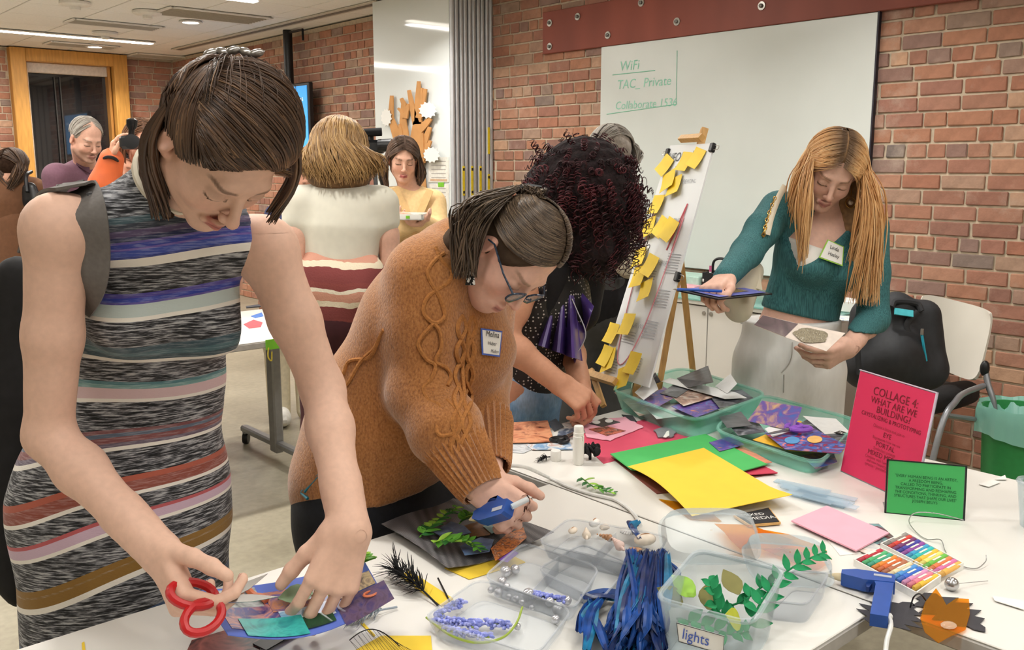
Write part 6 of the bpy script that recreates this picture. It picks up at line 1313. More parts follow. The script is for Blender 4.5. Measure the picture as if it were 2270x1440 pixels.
notes = [(1547, 352, 34, 26), (1522, 360, 26, 18), (1478, 368, 9, 20), (1486, 403, 13, 24), (1498, 413, 13, 22), (1459, 455, 13, 20), (1470, 505, 16, 20), (1488, 511, 13, 22), (1440, 506, 18, 16), (1421, 572, 11, 18), (1445, 590, 18, 20), (1420, 615, 13, 16), (1434, 644, 12, 24), (1394, 720, 15, 22), (1360, 740, 12, 20), (1347, 790, 10, 22), (1352, 800, 12, 20), (1407, 806, 17, 26), (1386, 838, 16, 16)]
rg = random.Random(4)
for i, (x, y, w, hh) in enumerate(notes):
    d = ray(x, y); k = ((pTL - CAM) @ pN) / (d @ pN); c = CAM + d * k + pN * (.004 + .001 * (i % 4)); a = rg.uniform(-.5, .5); ux = pxu * math.cos(a) + pyv * math.sin(a); vy = -pxu * math.sin(a) + pyv * math.cos(a); h_ = .036 + .004 * rg.random()
    nq = MB().grid(lambda u, v: c + ux * h_ * 2 * (u - .5) + vy * h_ * 2 * (v - .5) + pN * (.012 * (1 - v) ** 2), 4, 5, .0006).build('sticky_note', M_note, None)
    tag(nq, 'yellow sticky note, %s on the easel poster' % ['widest one near the top corner', 'one overlapping the widest note near the top', 'at the far edge beside the title', 'tilted one of the pair below the title', 'lower one of the pair below the title', 'alone at mid-left above the curls', 'left one of the pair at mid height', 'right one of the pair at mid height', 'behind the curly hair tips', 'at the left edge below mid height', 'upper one of the overlapping pair below mid height', 'lower one of the overlapping pair below mid height', 'diamond-tilted one below the middle', 'alone right of the curve\'s lower half', 'at the left edge above the lower pair', 'upper one of the lower left pair', 'lower one of the lower left pair', 'large one near the bottom right', 'lowest one just above the teal bin'][i], 'sticky note', 'sticky notes on the easel poster')
for i, (u, v) in enumerate(((.0, .035), (.99, .02), (.0, .45), (.99, .56), (.0, .95))):
    c = PO(u, v, .0); s = thing('binder_clip', 'black binder clip on the poster, ' + ['at the top left corner', 'at the top right corner', 'half-way down the left edge', 'half-way down the right edge', 'near the bottom left corner'][i], 'clip', tuple(c), 'binder clips on the poster'); g = -1 if u < .5 else 1
    MB().box(c, (.022, .032, .016), np.stack([pxu, pyv, np.cross(pxu, pyv)], 1), .003).build('clip_body', M_blk, s); MB().tube(spline([c + pxu * g * .01 + pyv * .008, c + pxu * g * .035 + pyv * .006, c + pxu * g * .035 - pyv * .006, c + pxu * g * .01 - pyv * .008], 4), .0013, 5).build('wire_handle', M_bolt, s)

# ------------------------------------------------------------------ chair with backpack, bin
M_ivory = M('ivory_plastic', (224, 218, 206), .45, .02, 10); M_tubeg = M('grey_tube', (146, 148, 152), .35, .04, metal=.5)
chD = 4.12; c0 = dep(2120, 760, chD)
ch = thing('stacking_chair', 'ivory-backed chair with grey tube frame and black seat against the brick wall', 'chair', (c0[0], c0[1], 0))
def backf(u, v):
    xl = 2027 + (2040 - 2027) * v; y0 = 646 + 42 * u; x0 = 2036 + (2208 - 2036) * u; x1 = 2046 + (2170 - 2046) * u; y1 = 800 + 52 * u; bow = .05 * math.sin(math.pi * u); e = .02 * (abs(2 * u - 1) ** 6 + abs(2 * v - 1) ** 6)
    x = x0 + (x1 - x0) * v; y = y0 + (y1 - y0) * v; cxm, cym = 2115, 745; kk = 1 - .10 * (abs(2 * u - 1) ** 4) * (abs(2 * v - 1) ** 4)
    return dep(cxm + (x - cxm) * kk, cym + (y - cym) * kk, chD + .10 - .16 * u + bow)
MB().grid(backf, 20, 14, .012).build('backrest', M_ivory, ch)
for k in range(3): MB().tube([backf(.45 + .5 * t_, .68 + .06 * k + .03 * t_) - FW * .002 for t_ in np.linspace(0, 1, 8)], .0022, 4).build('back_slot', M('slot_grey', (150, 146, 138), .7), ch)
seat_z = .46; sc_ = onz(2075, 885, seat_z)
sP = [onz(1935, 850, seat_z), onz(2040, 925, seat_z), onz(2160, 880, seat_z), onz(2060, 815, seat_z)]
sdf_obj('seat', [rc(lerp(sP[0], sP[1], .2), lerp(sP[3], sP[2], .2), .05, .05, .06), rc(lerp(sP[0], sP[1], .8), lerp(sP[3], sP[2], .85), .05, .05, .06), el(np.mean(sP, 0), (.2, .2, .04), k=.06)], .012, M('black_upholstery', (28, 28, 30), .8, .15, 80, .2), ch)
def fr_tube(P, nm): MB().tube(spline(P, 6), .013, 10).build(nm, M_tubeg, ch)
fr_tube([dep(2183, 812, 4.02), dep(2190, 850, 4.0), dep(2205, 920, 3.98), (*dep(2216, 985, 3.97)[:2], .02)], 'rear_leg'); fr_tube([dep(2180, 855, 4.0), dep(2140, 870, 3.88), dep(2118, 890, 3.80), dep(2085, 950, 3.74), (*dep(2045, 1010, 3.70)[:2], .02)], 'front_leg')
fr_tube([dep(2040, 800, 4.25), dep(2030, 850, 4.25), (*dep(2030, 960, 4.25)[:2], .02)], 'rear_leg'); fr_tube([dep(2030, 845, 4.25), dep(1990, 860, 4.1), dep(1960, 900, 4.05), (*dep(1940, 1000, 4.0)[:2], .02)], 'front_leg')
MB().ell(dep(2183, 816, 4.01), (.02, .02, .035)).build('frame_cap', M_blk, ch)
for g in (0, 1): MB().tube([dep(2205 - 160 * g, 935 - 20 * g, 3.98 + .27 * g), dep(2100 - 140 * g, 920, 3.76 + .3 * g)], .01, 8).build('side_stretcher', M_tubeg, ch)
bp = thing('backpack', 'black backpack with teal zips resting on the chair seat', 'backpack', tuple(dep(1985, 850, 3.95)))
M_bp = M('black_nylon', (42, 43, 46), .7, .12, 40, .2)
bD = 3.93
sdf_obj('pack_body', [rc(dep(1925, 700, bD), dep(1915, 815, bD), .075, .085, .05), rc(dep(2048, 700, bD), dep(2052, 815, bD), .07, .085, .05), rc(dep(1985, 690, bD), dep(1985, 815, bD), .085, .10, .05), rc(dep(1920, 815, bD - .02), dep(2055, 820, bD - .02), .07, .07, .05), el(dep(1990, 790, bD - .07), (.12, .09, .10), k=.06)], .011, M_bp, bp)
MB().grid(lambda u, v: dep(1982 + 42 * u, 683 + 14 * v + 6 * u, bD - .10 - .02 * v), 8, 4, .004).build('teal_lining', M('teal_nylon', (70, 176, 186), .6), bp)
MB().tube(spline([dep(1975, 682, bD - .1), dep(1985, 668, bD - .08), dep(2030, 672, bD - .07), dep(2042, 690, bD - .08)], 6), .014, 8).build('grab_handle', M_bp, bp); MB().tube(spline([dep(2043, 738, bD - .105), dep(2047, 765, bD - .11), dep(2053, 800, bD - .105)], 5), .006, 6).build('teal_zip', M('teal_zip', (40, 160, 186), .5), bp); MB().box(dep(2044, 735, bD - .112), (.008, .01, .025)).build('zip_pull', M_bolt, bp)
for P in ([(1905, 690), (1900, 750), (1905, 830)], [(2035, 690), (2010, 720), (2025, 760)]): MB().tube(spline([dep(x, y, bD - .10) for x, y in P], 5), .012, 6, flat=(FW, .4)).build('shoulder_strap', M_bp, bp)
bD2 = 3.85; bc = dep(2262, 900, bD2); rz = dep(2230, 905, bD2)[2]
tb = thing('waste_bin', 'green waste bin with a teal liner beside the chair', 'waste bin', (bc[0], bc[1], 0)); zt = rz
MB().lathe([(.11, .005), (.115, .02), (.14, zt - .03), (.148, zt - .03), (.150, zt), (.140, zt), (.135, zt - .03), (.105, .02)], (bc[0], bc[1], 0), n=32).build('bin_body', M('green_plastic', (46, 140, 74), .45, .05), tb)
def liner(u, v):
    a = 2 * math.pi * u; w = .006 * math.sin(a * 9) + .004 * math.sin(a * 17 + 1); r = (.164 + w) if v < .5 else (.158 - .06 * (v - .5) * 2 + w); z = zt - .11 + .012 * math.sin(a * 3) + .25 * v if v < .5 else zt + .015 + .004 * math.sin(7 * a) - .2 * (v - .5)
    return A3((bc[0] + r * math.cos(a), bc[1] + r * math.sin(a), z))
MB().grid(liner, 72, 9, .0, True).build('liner', M_clear('teal_liner', (150, 212, 196), .72, .3), tb)

# ------------------------------------------------------------------ things on the worktop under the whiteboard
WT = .776
def box_thing(name, label, cat, px, py, sz, mat, ang=0.0, z=WT, bev=.006):
    p = onz(px, py, z); s = MB().box((p[0], p[1], z + sz[2] / 2), sz, rotz(ang), bev).build(name, mat, None); return tag(s, label, cat)
cp = onz(1596, 640, WT); s = thing('marker_caddy', 'black desk caddy full of markers on the worktop', 'caddy', (cp[0], cp[1], WT))
for a, b, c, d in ((-.08, 0, .008, .14), (.08, 0, .008, .14), (0, -.07, .16, .008), (0, .07, .16, .008), (0, 0, .16, .008)): MB().box((cp[0] + a, cp[1] + b, WT + .05), (c, d, .10), bev=.003).build('side', M_blk, s)
MB().box((cp[0], cp[1], WT + .006), (.16, .14, .01)).build('base', M_blk, s, False); MB().tube(spline([(cp[0], cp[1] + .06, WT + .09), (cp[0], cp[1] + .05, WT + .16), (cp[0], cp[1], WT + .18), (cp[0], cp[1] - .05, WT + .16), (cp[0], cp[1] - .06, WT + .09)], 6), .008, 8).build('handle', M_blk, s)
for i, c in enumerate(((200, 60, 70), (60, 110, 190), (230, 226, 220), (60, 150, 130), (190, 90, 130), (40, 60, 120))):
    a = thing('marker', ['red', 'blue', 'white', 'green', 'pink', 'navy'][i] + '-capped marker standing in the black caddy', 'marker', (cp[0] - .05 + .1 * (i % 2), cp[1] - .05 + .045 * (i // 2), WT + .012), 'markers in the caddy'); b = A3(a.location)
    MB().tube([b, b + A3((.01, .004, .09))], .007, 8).build('barrel', M('marker_white', (224, 222, 218), .4), a); MB().tube([b + A3((.01, .004, .09)), b + A3((.013, .006, .125))], .0078, 8).build('cap', M('cap_%d' % i, c, .4), a)
p = onz(1562, 640, WT); s = thing('glue_bottle', 'small white bottle in front of the marker caddy', 'bottle', tuple(p)); MB().lathe([(.016, 0), (.017, .06), (.012, .07), (.008, .085), (.006, .09)], p, n=14).build('bottle_body', M_paper, s); MB().box(p + A3((-.017, 0, .03)), (.002, .016, .03)).build('label', M_blk, s, False)
box_thing('storage_box', 'pale teal box on the worktop beyond the easel', 'box', 1530, 632, (.18, .26, .07), M('pale_teal', (176, 206, 192), .5), 0); box_thing('paper_stack', 'pink paper stack on the worktop behind the easel leg', 'paper', 1530, 640, (.12, .12, .022), M('pink_paper', (226, 170, 178), .7), .2)
box_thing('paper_stack', 'lilac paper stack on the worktop beside the beige bag', 'paper', 1388, 628, (.14, .14, .02), M('lilac_paper', (190, 168, 200), .7), .1); box_thing('printed_card', 'blue and green printed card on the worktop beside the blonde woman\'s hip', 'card', 1872, 706, (.14, .2, .004), M_collage('card_print', ((40, 110, 190), (230, 235, 235), (120, 190, 120)), 12), .3, bev=0)
box_thing('tissue_box', 'white box on the worktop behind the blonde woman', 'box', 1890, 690, (.12, .16, .06), M_paper, .1)
# ------------------------------------------------------------------ small things on the tables
def cpaper(name, pts, h, cols, scale=14, seed=0.0, label=None, cat='print', th=.0012, parent=None): return paper(name, label, cat, pts, h, M_collage('print_%d_%.1f' % (len(MATS), seed), cols, scale, seed=seed), th, parent=parent)
# printed scraps at the far corner
cpaper('photo_print', [(1111, 937), (1214, 931), (1229, 979), (1120, 981)], .006, ((60, 30, 24), (196, 122, 88), (226, 160, 120), (150, 84, 62)), 16, 1.0, 'photo print in warm brown skin tones at the table corner')
cpaper('magazine_scrap', [(1100, 985), (1150, 975), (1190, 990), (1160, 1004), (1110, 999)], .002, ((60, 64, 72), (220, 222, 224), (120, 124, 130)), 20, 2.0, 'grey and white magazine scrap under the brown print')
cpaper('magazine_scrap', [(1165, 985), (1262, 978), (1270, 995), (1180, 996)], .004, ((226, 228, 230), (120, 160, 200), (232, 230, 226), (170, 90, 70)), 18, 3.0, 'white and blue magazine scrap beside the black scissors')
cpaper('magazine_scrap', [(1215, 935), (1232, 927), (1250, 945), (1228, 955)], .003, ((70, 74, 82), (100, 104, 112)), 20, 4.0, 'plain dark grey paper corner behind the brown print')
cpaper('magazine_scrap', [(1245, 938), (1275, 930), (1288, 940), (1262, 950)], .002, ((150, 96, 90), (226, 220, 216), (60, 40, 44)), 30, 5.0, 'small reddish collage scrap behind the glue stick')
cpaper('magazine_scrap', [(1240, 950), (1275, 948), (1270, 965), (1235, 966)], .002, ((220, 226, 230), (90, 100, 120), (60, 60, 64)), 24, 6.0, 'small pale scrap beside the glue stick')
paper('construction_paper', 'large crimson sheet under the pink torn paper', 'paper', [(1272, 965), (1430, 929), (1535, 964), (1440, 1000), (1338, 1027)], .001, M('crimson_paper', (206, 74, 100), .75, .03, 20))
def torn(pts, n=6, a=2.0, seed=1):
    rg = random.Random(seed); out = []
    for i in range(len(pts)):
        p, q = pts[i], pts[(i + 1) % len(pts)]
        for k in range(n): t_ = k / n; out.append((p[0] + (q[0] - p[0]) * t_ + rg.uniform(-a, a), p[1] + (q[1] - p[1]) * t_ + rg.uniform(-a, a) * .6))
    return out
paper('torn_paper', 'pale pink torn paper with a small photo collage on it', 'paper', torn([(1290, 934), (1385, 924), (1428, 946), (1352, 976), (1300, 968)], 6, 1.6), .004, M('pale_pink', (232, 168, 184), .75, .03, 20))
cpaper('photo_print', [(1306, 938), (1340, 925), (1375, 935), (1335, 945)], .0056, ((52, 50, 54), (70, 66, 70)), 10, 7.0, 'black print with two white moons on the pale pink paper')
for cx, cy in ((1322, 935), (1350, 932)): paper('moon_cutout', 'white crescent cut-out, %s one, on the black moon print' % ('left' if cx < 1330 else 'right'), 'paper', [(cx + 9 * math.cos(a), cy + 4 * math.sin(a)) for a in np.linspace(0, 6.28, 14, endpoint=False)], .0068, M_paper, .0005)
cpaper('photo_print', [(1305, 950), (1345, 944), (1387, 954), (1345, 965)], .0058, ((120, 40, 36), (220, 120, 96), (90, 40, 40), (236, 190, 170)), 30, 8.0, 'red-toned print strip on the pale pink paper')
# glue stick, cap, scissors, black flower
g0 = T(1282, 1028); s = thing('glue_stick', 'white glue stick standing on the table before the crimson sheet', 'glue stick', tuple(g0)); M_gl = M('white_plastic', (234, 232, 226), .35, .01)
MB().lathe([(.0125, 0), (.0145, .003), (.0145, .075), (.0135, .076), (.0135, .084), (.0125, .085), (.0125, .100), (.011, .102)], g0, n=24).build('tube', M_gl, s); MB().box(g0 + unit(CAM - g0) * .0146 + A3((.004, 0, .066)), (.014, .001, .012), frame(RT, (0, 0, 1))).build('label', M_blk, s, False)
g1 = T(1232, 1020); s = MB().lathe([(.0135, 0), (.0142, .002), (.0142, .024), (.013, .027), (.002, .027)], g1, n=22).build('glue_stopper', M_gl, None); tag(s, 'white cap of the glue stick lying loose', 'cap')
def scissors(name, label, c, d, n, L, mat, ang=.35, loop=.026):
    """c pivot, d blade direction, n plane normal"""
    s = thing(name, label, 'scissors', tuple(c)); d = unit(d); n = unit(A3(n) - d * np.dot(n, d)); e = np.cross(n, d)
    for g in (-1, 1):
        bd = unit(d * math.cos(ang / 2) + e * g * math.sin(ang / 2)); be = np.cross(n, bd); o = n * .0012 * g
        MB().prism([c + o - bd * .008 - be * .007, c + o + bd * L * .5 - be * .007, c + o + bd * L, c + o + bd * L * .5 + be * .006, c + o - bd * .008 + be * .007], .0016).build('blade', M('steel_blade', (150, 146, 142), .25, .05, metal=.85), s)
        hd = unit(-d * math.cos(ang / 2) + e * g * -1 * math.sin(ang / 2 + .22)); he = np.cross(n, hd); lc = c + hd * (L * .55)
        MB().tube([lc + (hd * loop * 1.25 * math.cos(a) + he * loop * .8 * math.sin(a)) for a in np.linspace(0, 6.283, 22, endpoint=False)], .0068 * (loop / .026) ** .5, 8, closed=True).build('finger_loop', mat, s); MB().tube([c + hd * .004, lc - hd * loop * 1.1], [.007, .0055], 8).build('shank', mat, s)
    MB().lathe([(.005, -.004), (.005, .004)], c, n, 12).build('pivot', M_bolt, s); return s
scissors('scissors', 'black-handled scissors beside the glue stick', T(1255, 968, .010), unit(T(1290, 952) - T(1240, 975)), (0, 0, 1), .06, M_blk, .25, .016)
fl = T(1308, 1018); s = thing('fabric_flower', 'small black fabric flower behind the glue stick', 'flower', tuple(fl)); rg = random.Random(2)
for i in range(16):
    a = i * 2.4; r_ = .006 + .0012 * i; c = fl + A3((r_ * math.cos(a), r_ * math.sin(a), .024 + .008 * rg.random())); MB().ell(c, (.011, .004, .013), rotz(a) @ rotx(rg.uniform(-.5, .5)), 8, 6).build('petal', M('black_fabric', (20, 19, 21), .9), s)
MB().tube([fl + A3((0, 0, .0)), fl + A3((0, 0, .026))], .004, 6).build('calyx', MATS['black_fabric'], s)
def feather(name, label, base, tip, up, n, w, mat, seed=1, quill=True):
    s = thing(name, label, 'feather', tuple(base)); rg = np.random.default_rng(seed); C_ = bez([base, lerp(base, tip, .5) + A3(up), tip], 14); MB().tube(C_, [.0022 - .0001 * k for k in range(14)], 5).build('quill', mat, s); st = Strands()
    for i in range(n):
        t_ = rg.uniform(.35, 1); k = int(t_ * 13); p = C_[k]; d = unit(A3(tip) - base); q = unit(np.cross(d, rg.normal(0, 1, 3))); e = p + (d * .9 + q * rg.uniform(.2, .9)) * w * rg.uniform(.4, 1); e[2] = max(e[2], TZ + .002); st.add(bez([p, lerp(p, e, .5) + A3((0, 0, .004)), e], 6), .0011, 3)
    st.obj('barbs', mat, s); return s
feather('feather', 'tiny black feather beside the glue cap', T(1222, 1012, .003), T(1196, 1022, .003), (0, 0, .004), 60, .02, MATS['black_fabric'], 2)
feather('feather', 'black feather lying beside the yellow paper strip', T(972, 1342, .004), T(870, 1262, .02), (0, 0, .008), 240, .05, MATS['black_fabric'], 5)
# coloured sheets
paper('construction_paper', 'dark brown sheet at the bottom of the coloured paper pile', 'paper', [(1354, 1012), (1570, 968), (1722, 1048), (1655, 1060), (1540, 1085), (1456, 1093)], .002, M('brown_paper', (122, 66, 56), .75, .03, 20), .005); paper('construction_paper', 'crimson sheet sticking out beneath the green one', 'paper', [(1380, 1010), (1590, 980), (1724, 1047), (1648, 1052), (1500, 1070)], .008, M('crimson2', (196, 58, 84), .75, .03), .002)
paper('construction_paper', 'salmon sheet peeping out behind the green one', 'paper', [(1560, 985), (1640, 985), (1712, 1024), (1650, 1030)], .011, M('salmon_paper', (226, 142, 116), .75), .0015)
paper('construction_paper', 'bright green sheet under the yellow one', 'paper', [(1353, 1005), (1564, 961), (1701, 1028), (1645, 1043), (1560, 1050), (1400, 1040)], .016, M('green_paper', (72, 176, 92), .75, .03, 20), .0025)
yc = [T(1392, 1034, .02), T(1560, 993, .02), T(1756, 1108, .02), T(1534, 1144, .012)]
ysh = MB().grid(lambda u, v: (yc[0] * (1 - u) + yc[1] * u) * (1 - v) + (yc[3] * (1 - u) + yc[2] * u) * v + A3((0, 0, .016 * math.sin(math.pi * v) * (1 - u) + .012 * max(0, v - .8) * 5 * u)), 12, 14, .0012).build('construction_paper', M('yellow_paper', (230, 196, 58), .75, .02, 20), None); tag(ysh, 'large bright yellow sheet on top of the coloured paper pile', 'paper')
paper('yellow_film', 'yellow film edge sticking out under the yellow sheet', 'film', [(1460, 1105), (1530, 1150), (1600, 1155), (1560, 1120)], .003, M_film('yellow_film', (240, 200, 60)), .0006)
cs = thing('chalkboard_sign', 'small chalkboard reading mixed media under the yellow sheet', 'sign', tuple(T(1675, 1145))); q = [T(1626, 1141, .008), T(1705, 1124, .008), T(1731, 1157, .008), T(1661, 1163, .008)]
MB().prism(q[::-1], .005).build('frame', M_pine, cs, False); cm = np.mean(q, 0); MB().prism([cm + (p - cm) * .93 + A3((0, 0, .001)) for p in q][::-1], .001).build('slate', M('slate', (34, 34, 36), .8), cs, False)
dx, dy = unit(q[2] - q[3]), unit(q[0] - q[3]); M_chalk = M('chalk', (228, 226, 220), .9)
lettering('MIXED', cm + dy * .014 - dx * .004, dx, dy, .013, M_chalk, cs, off=.0014); lettering('MEDIA', cm - dy * .008 + dx * .004, dx, dy, .015, M_chalk, cs, off=.0014)
# pale blue acrylic strips
M_acr = M_clear('blue_acrylic', (206, 226, 238), .22, .08); rg = random.Random(7)
for i in range(9):
    x, y = 1720 + 9 * i + rg.uniform(-4, 4), 1062 + 3.5 * i + rg.uniform(-10, 10); a = T(x, y + 10, .002 + .0022 * (i % 4)); b = T(x + 110 + rg.uniform(-15, 25), y + 38 + rg.uniform(-3, 6), .002 + .0022 * (i % 4)); w = unit(np.cross(b - a, (0, 0, 1))) * .012
    tag(MB().prism([a - w, b - w, b + w, a + w], .002).build('acrylic_strip', M_acr, None, False), 'pale blue acrylic strip, %s in the stack before the crimson sign' % ['leftmost one', 'second one from the left', 'third one from the left', 'fourth one from the left', 'middle one', 'fourth one from the right', 'third one from the right', 'second one from the right', 'rightmost one'][i], 'acrylic strip', 'pale blue acrylic strips')
# pink card and prints below it
cpaper('photo_print', [(1925, 1160), (1948, 1160), (2004, 1208), (1970, 1212), (1925, 1200)], .003, ((40, 90, 110), (120, 170, 170), (110, 40, 50), (60, 110, 130)), 20, 9.0, 'teal and maroon print poking out from the pink card')
paper('paper_sheet', 'white sheet corner under the pink card', 'paper', [(1835, 1196), (1880, 1200), (1910, 1225), (1862, 1230)], .0015, M_paper); paper('construction_paper', 'folded pale pink card before the acrylic strips', 'card', [(1754, 1153), (1833, 1120), (1971, 1180), (1898, 1219)], .010, M('card_pink', (236, 172, 188), .7, .03, 20), .003)
cpaper('photo_print', [(1895, 1215), (1930, 1200), (1960, 1212), (1920, 1226)], .0045, ((150, 170, 176), (226, 222, 214), (200, 160, 140)), 25, 10.0, 'pale print slip between the pink card and the pastels')
# upright acrylic sign holders
def sign(BL, BR, hgt, lean, name, label, mat, parts, edge, foot=.07):
    s = thing(name, label, 'sign', tuple((BL + BR) / 2)); x = unit(BR - BL); W_ = np.linalg.norm(BR - BL); n = unit(np.cross(x, (0, 0, 1))); n = n if n @ FW < 0 else -n; up = unit(A3((0, 0, math.cos(lean))) - n * math.sin(lean)); nn = np.cross(x, up); nn = nn if nn @ FW < 0 else -nn
    def Q(u, v, o=0): return BL + x * W_ * u + up * hgt * v + nn * o
    def plate(u0, v0, u1, v1, o, th, m, nm): return MB().prism([Q(u0, v0, o), Q(u1, v0, o), Q(u1, v1, o), Q(u0, v1, o)], th).build(nm, m, s, False)
    plate(.0, 0, 1, 1, -.001, .003, M_clear('acrylic', (226, 230, 236), .3, .04), 'back_plate'); plate(.012, .012, .988, .988, .001, .0012, mat, 'printed_sheet')
    MB().prism([Q(0, 0, 0), Q(1, 0, 0), Q(1, 0, 0) - n * foot - A3((0, 0, .0)), Q(0, 0, 0) - n * foot], .003).build('foot', MATS['acrylic'], s, False)
    if edge is not None:
        for u0, v0, u1, v1 in ((-.015, -.02, .005, 1), (.995, -.02, 1.015, 1), (-.015, -.03, 1.015, .01), (-.005, .985, 1.005, 1.005)): plate(u0, v0, u1, v1, .002, .008, edge, 'frame')
    else: plate(0, .995, 1, 1.003, .002, .005, M('edge_clear', (216, 200, 220), .2), 'edge'); plate(.99, 0, 1.0, 1, .0022, .005, MATS['edge_clear'], 'edge')
    for (tx, u, v, h, m, ws) in parts: lettering(tx, Q(u, v, .0014), x, up, h, m, s, off=.0006, wscale=ws)
    return s, Q
M_red = M('red_ink', (122, 24, 40), .6); M_red2 = M('red_ink_soft', (168, 40, 66), .6)
sign(T(1862, 1044), T(2026, 1120), .262, .16, 'sign_holder', 'tall crimson sign headed collage 4 in a clear stand', M('crimson_card', (218, 48, 94), .5, .02, 10), [('COLLAGE 4:', .53, .85, .0205, M_red, .95), ('WHAT ARE WE', .53, .765, .0165, M_red, .95), ('BUILDING?', .55, .69, .0165, M_red, 1.0), ('CRYSTALIZING & PROTOTYPING', .53, .62, .0105, M_red, .9), ('Choose a focus and join in', .53, .545, .008, M_red2, .85), ('EYE', .53, .49, .012, M_red, 1), ('Represents how we see', .53, .44, .0075, M_red2, .9), ('PORTAL', .53, .39, .012, M_red, 1), ('Symbolizes passage', .53, .345, .0075, M_red2, .9), ('MIXED MEDIA', .53, .295, .012, M_red, 1), ('Combine with found materials', .53, .25, .0075, M_red2, .9), ('and new meanings for our', .53, .215, .0075, M_red2, .9), ('systems / problems / actions', .53, .18, .0075, M_red2, .9)], None)
M_dkg = M('dark_green_ink', (22, 84, 48), .6)
sign(T(1963, 1136), T(2136, 1153), .118, .2, 'sign_holder', 'small green quotation sign in a black-edged stand', M('green_card', (66, 172, 92), .5, .02, 10), [('"EVERY HUMAN BEING IS AN ARTIST,', .5, .72, .0062, M_dkg, .88), ('A FREEDOM BEING,', .5, .645, .0062, M_dkg, .92), ('CALLED TO PARTICIPATE IN', .5, .57, .0062, M_dkg, .92), ('TRANSFORMING AND RESHAPING', .5, .495, .0062, M_dkg, .92), ('THE CONDITIONS, THINKING, AND', .5, .42, .0062, M_dkg, .88), ('STRUCTURES THAT SHAPE OUR LIVES"', .5, .345, .0062, M_dkg, .84), ('JOSEPH BEUYS', .5, .27, .0062, M_dkg, .92)], M('frame_black', (24, 30, 28), .4))
# oil pastels in two white trays
def tray(px4, label, cols, names, grp):
    q = [T(x, y, .0) for x, y in px4]; s = thing('pastel_tray', label, 'tray', tuple(np.mean(q, 0))); L_ = q[2] - q[1]; Wd = q[0] - q[1]
    MB().prism([p + A3((0, 0, .003)) for p in (q if np.cross(q[1] - q[0], q[2] - q[0])[2] > 0 else q[::-1])], .003).build('tray_floor', M_gl, s, False)
    for i in range(4): a, b = q[i], q[(i + 1) % 4]; MB().box((a + b) / 2 + A3((0, 0, .007)), (np.linalg.norm(b - a), .0025, .014), frame(b - a, (0, 0, 1))).build('tray_wall', M_gl, s, False)
    n = len(cols)
    for i, c in enumerate(cols):
        ctr = q[1] + L_ * (i + .5) / n + Wd * .5 + A3((0, 0, .010)); d = unit(Wd); l2 = np.linalg.norm(Wd) * .44; r_ = min(.0058, np.linalg.norm(L_) / n * .48)
        p = thing('oil_pastel', '%s oil pastel in the %s pastel tray' % (names[i], grp), 'pastel', tuple(ctr), 'oil pastels in the %s tray' % grp); MB().tube([ctr - d * l2, ctr + d * l2 * .55], r_, 10).build('paper_sleeve', M('past_%d_%d_%d' % c, c, .6, .04, 60), p); MB().tube([ctr + d * l2 * .55, ctr + d * l2 * .92, ctr + d * l2], [r_ * .9, r_ * .9, r_ * .6], 10).build('crayon', M('crayon_%d_%d_%d' % c, tuple(int(v * .85) for v in c), .5), p)
        MB().box(ctr + A3((0, 0, r_ + .0002)) - d * l2 * .2, (l2 * .7, r_ * .7, .0005), frame(d, (0, 0, 1))).build('sleeve_stripe', M('sleeve_stripe', (236, 230, 214), .6), p, False)  # pale stripe along the top of each pastel sleeve
tray([(1893, 1254), (1950, 1228), (2084, 1290), (2030, 1328)], 'white tray of oil pastels nearer the glue gun', [(196, 54, 70), (90, 180, 120), (70, 170, 140), (226, 140, 60), (212, 110, 60), (176, 112, 84), (236, 214, 170), (84, 150, 210), (60, 110, 200), (214, 150, 190), (226, 130, 150), (236, 190, 70)], ['crimson', 'light green', 'sea-green', 'orange', 'deep orange', 'tan', 'cream', 'sky-blue', 'blue', 'lilac-pink', 'rose', 'golden'], 'nearer')
tray([(1952, 1218), (2006, 1192), (2134, 1262), (2076, 1283)], 'white tray of oil pastels farther from the glue gun', [(150, 146, 140), (210, 70, 60), (120, 60, 110), (70, 70, 160), (150, 80, 160), (70, 160, 200), (60, 190, 190), (240, 190, 70), (236, 220, 120), (110, 190, 80), (226, 130, 80), (214, 120, 170), (236, 180, 90)], ['grey', 'red', 'plum', 'indigo', 'purple', 'light blue', 'turquoise', 'amber', 'pale yellow', 'leaf-green', 'apricot', 'orchid', 'honey'], 'farther')
# wire with a silver bead
wr = thing('craft_wire', 'loose silver craft wire looping before the green sign', 'wire', tuple(T(2060, 1220))); M_sil = M('silver', (190, 190, 192), .25, .03, metal=.9)
MB().tube(spline([T(x, y, h) for x, y, h in ((2136, 1152, .01), (2080, 1138, .02), (2030, 1136, .02), (2015, 1155, .01), (2032, 1180, .003), (2055, 1195, .003), (2085, 1196, .008), (2095, 1220, .003), (2112, 1246, .003), (2160, 1260, .003), (2184, 1245, .01), (2186, 1230, .018))], 6), .0011, 5).build('wire', M_sil, wr)
bd = T(2110, 1294, .0125); s = thing('silver_bead', 'single silver ball on a wire beside the pastels', 'bead', tuple(bd)); MB().ell(bd, .0125, None, 18, 12).build('ball', M_sil, s); MB().tube([bd, T(2190, 1287, .004)], .0008, 4).build('wire', M_sil, s)
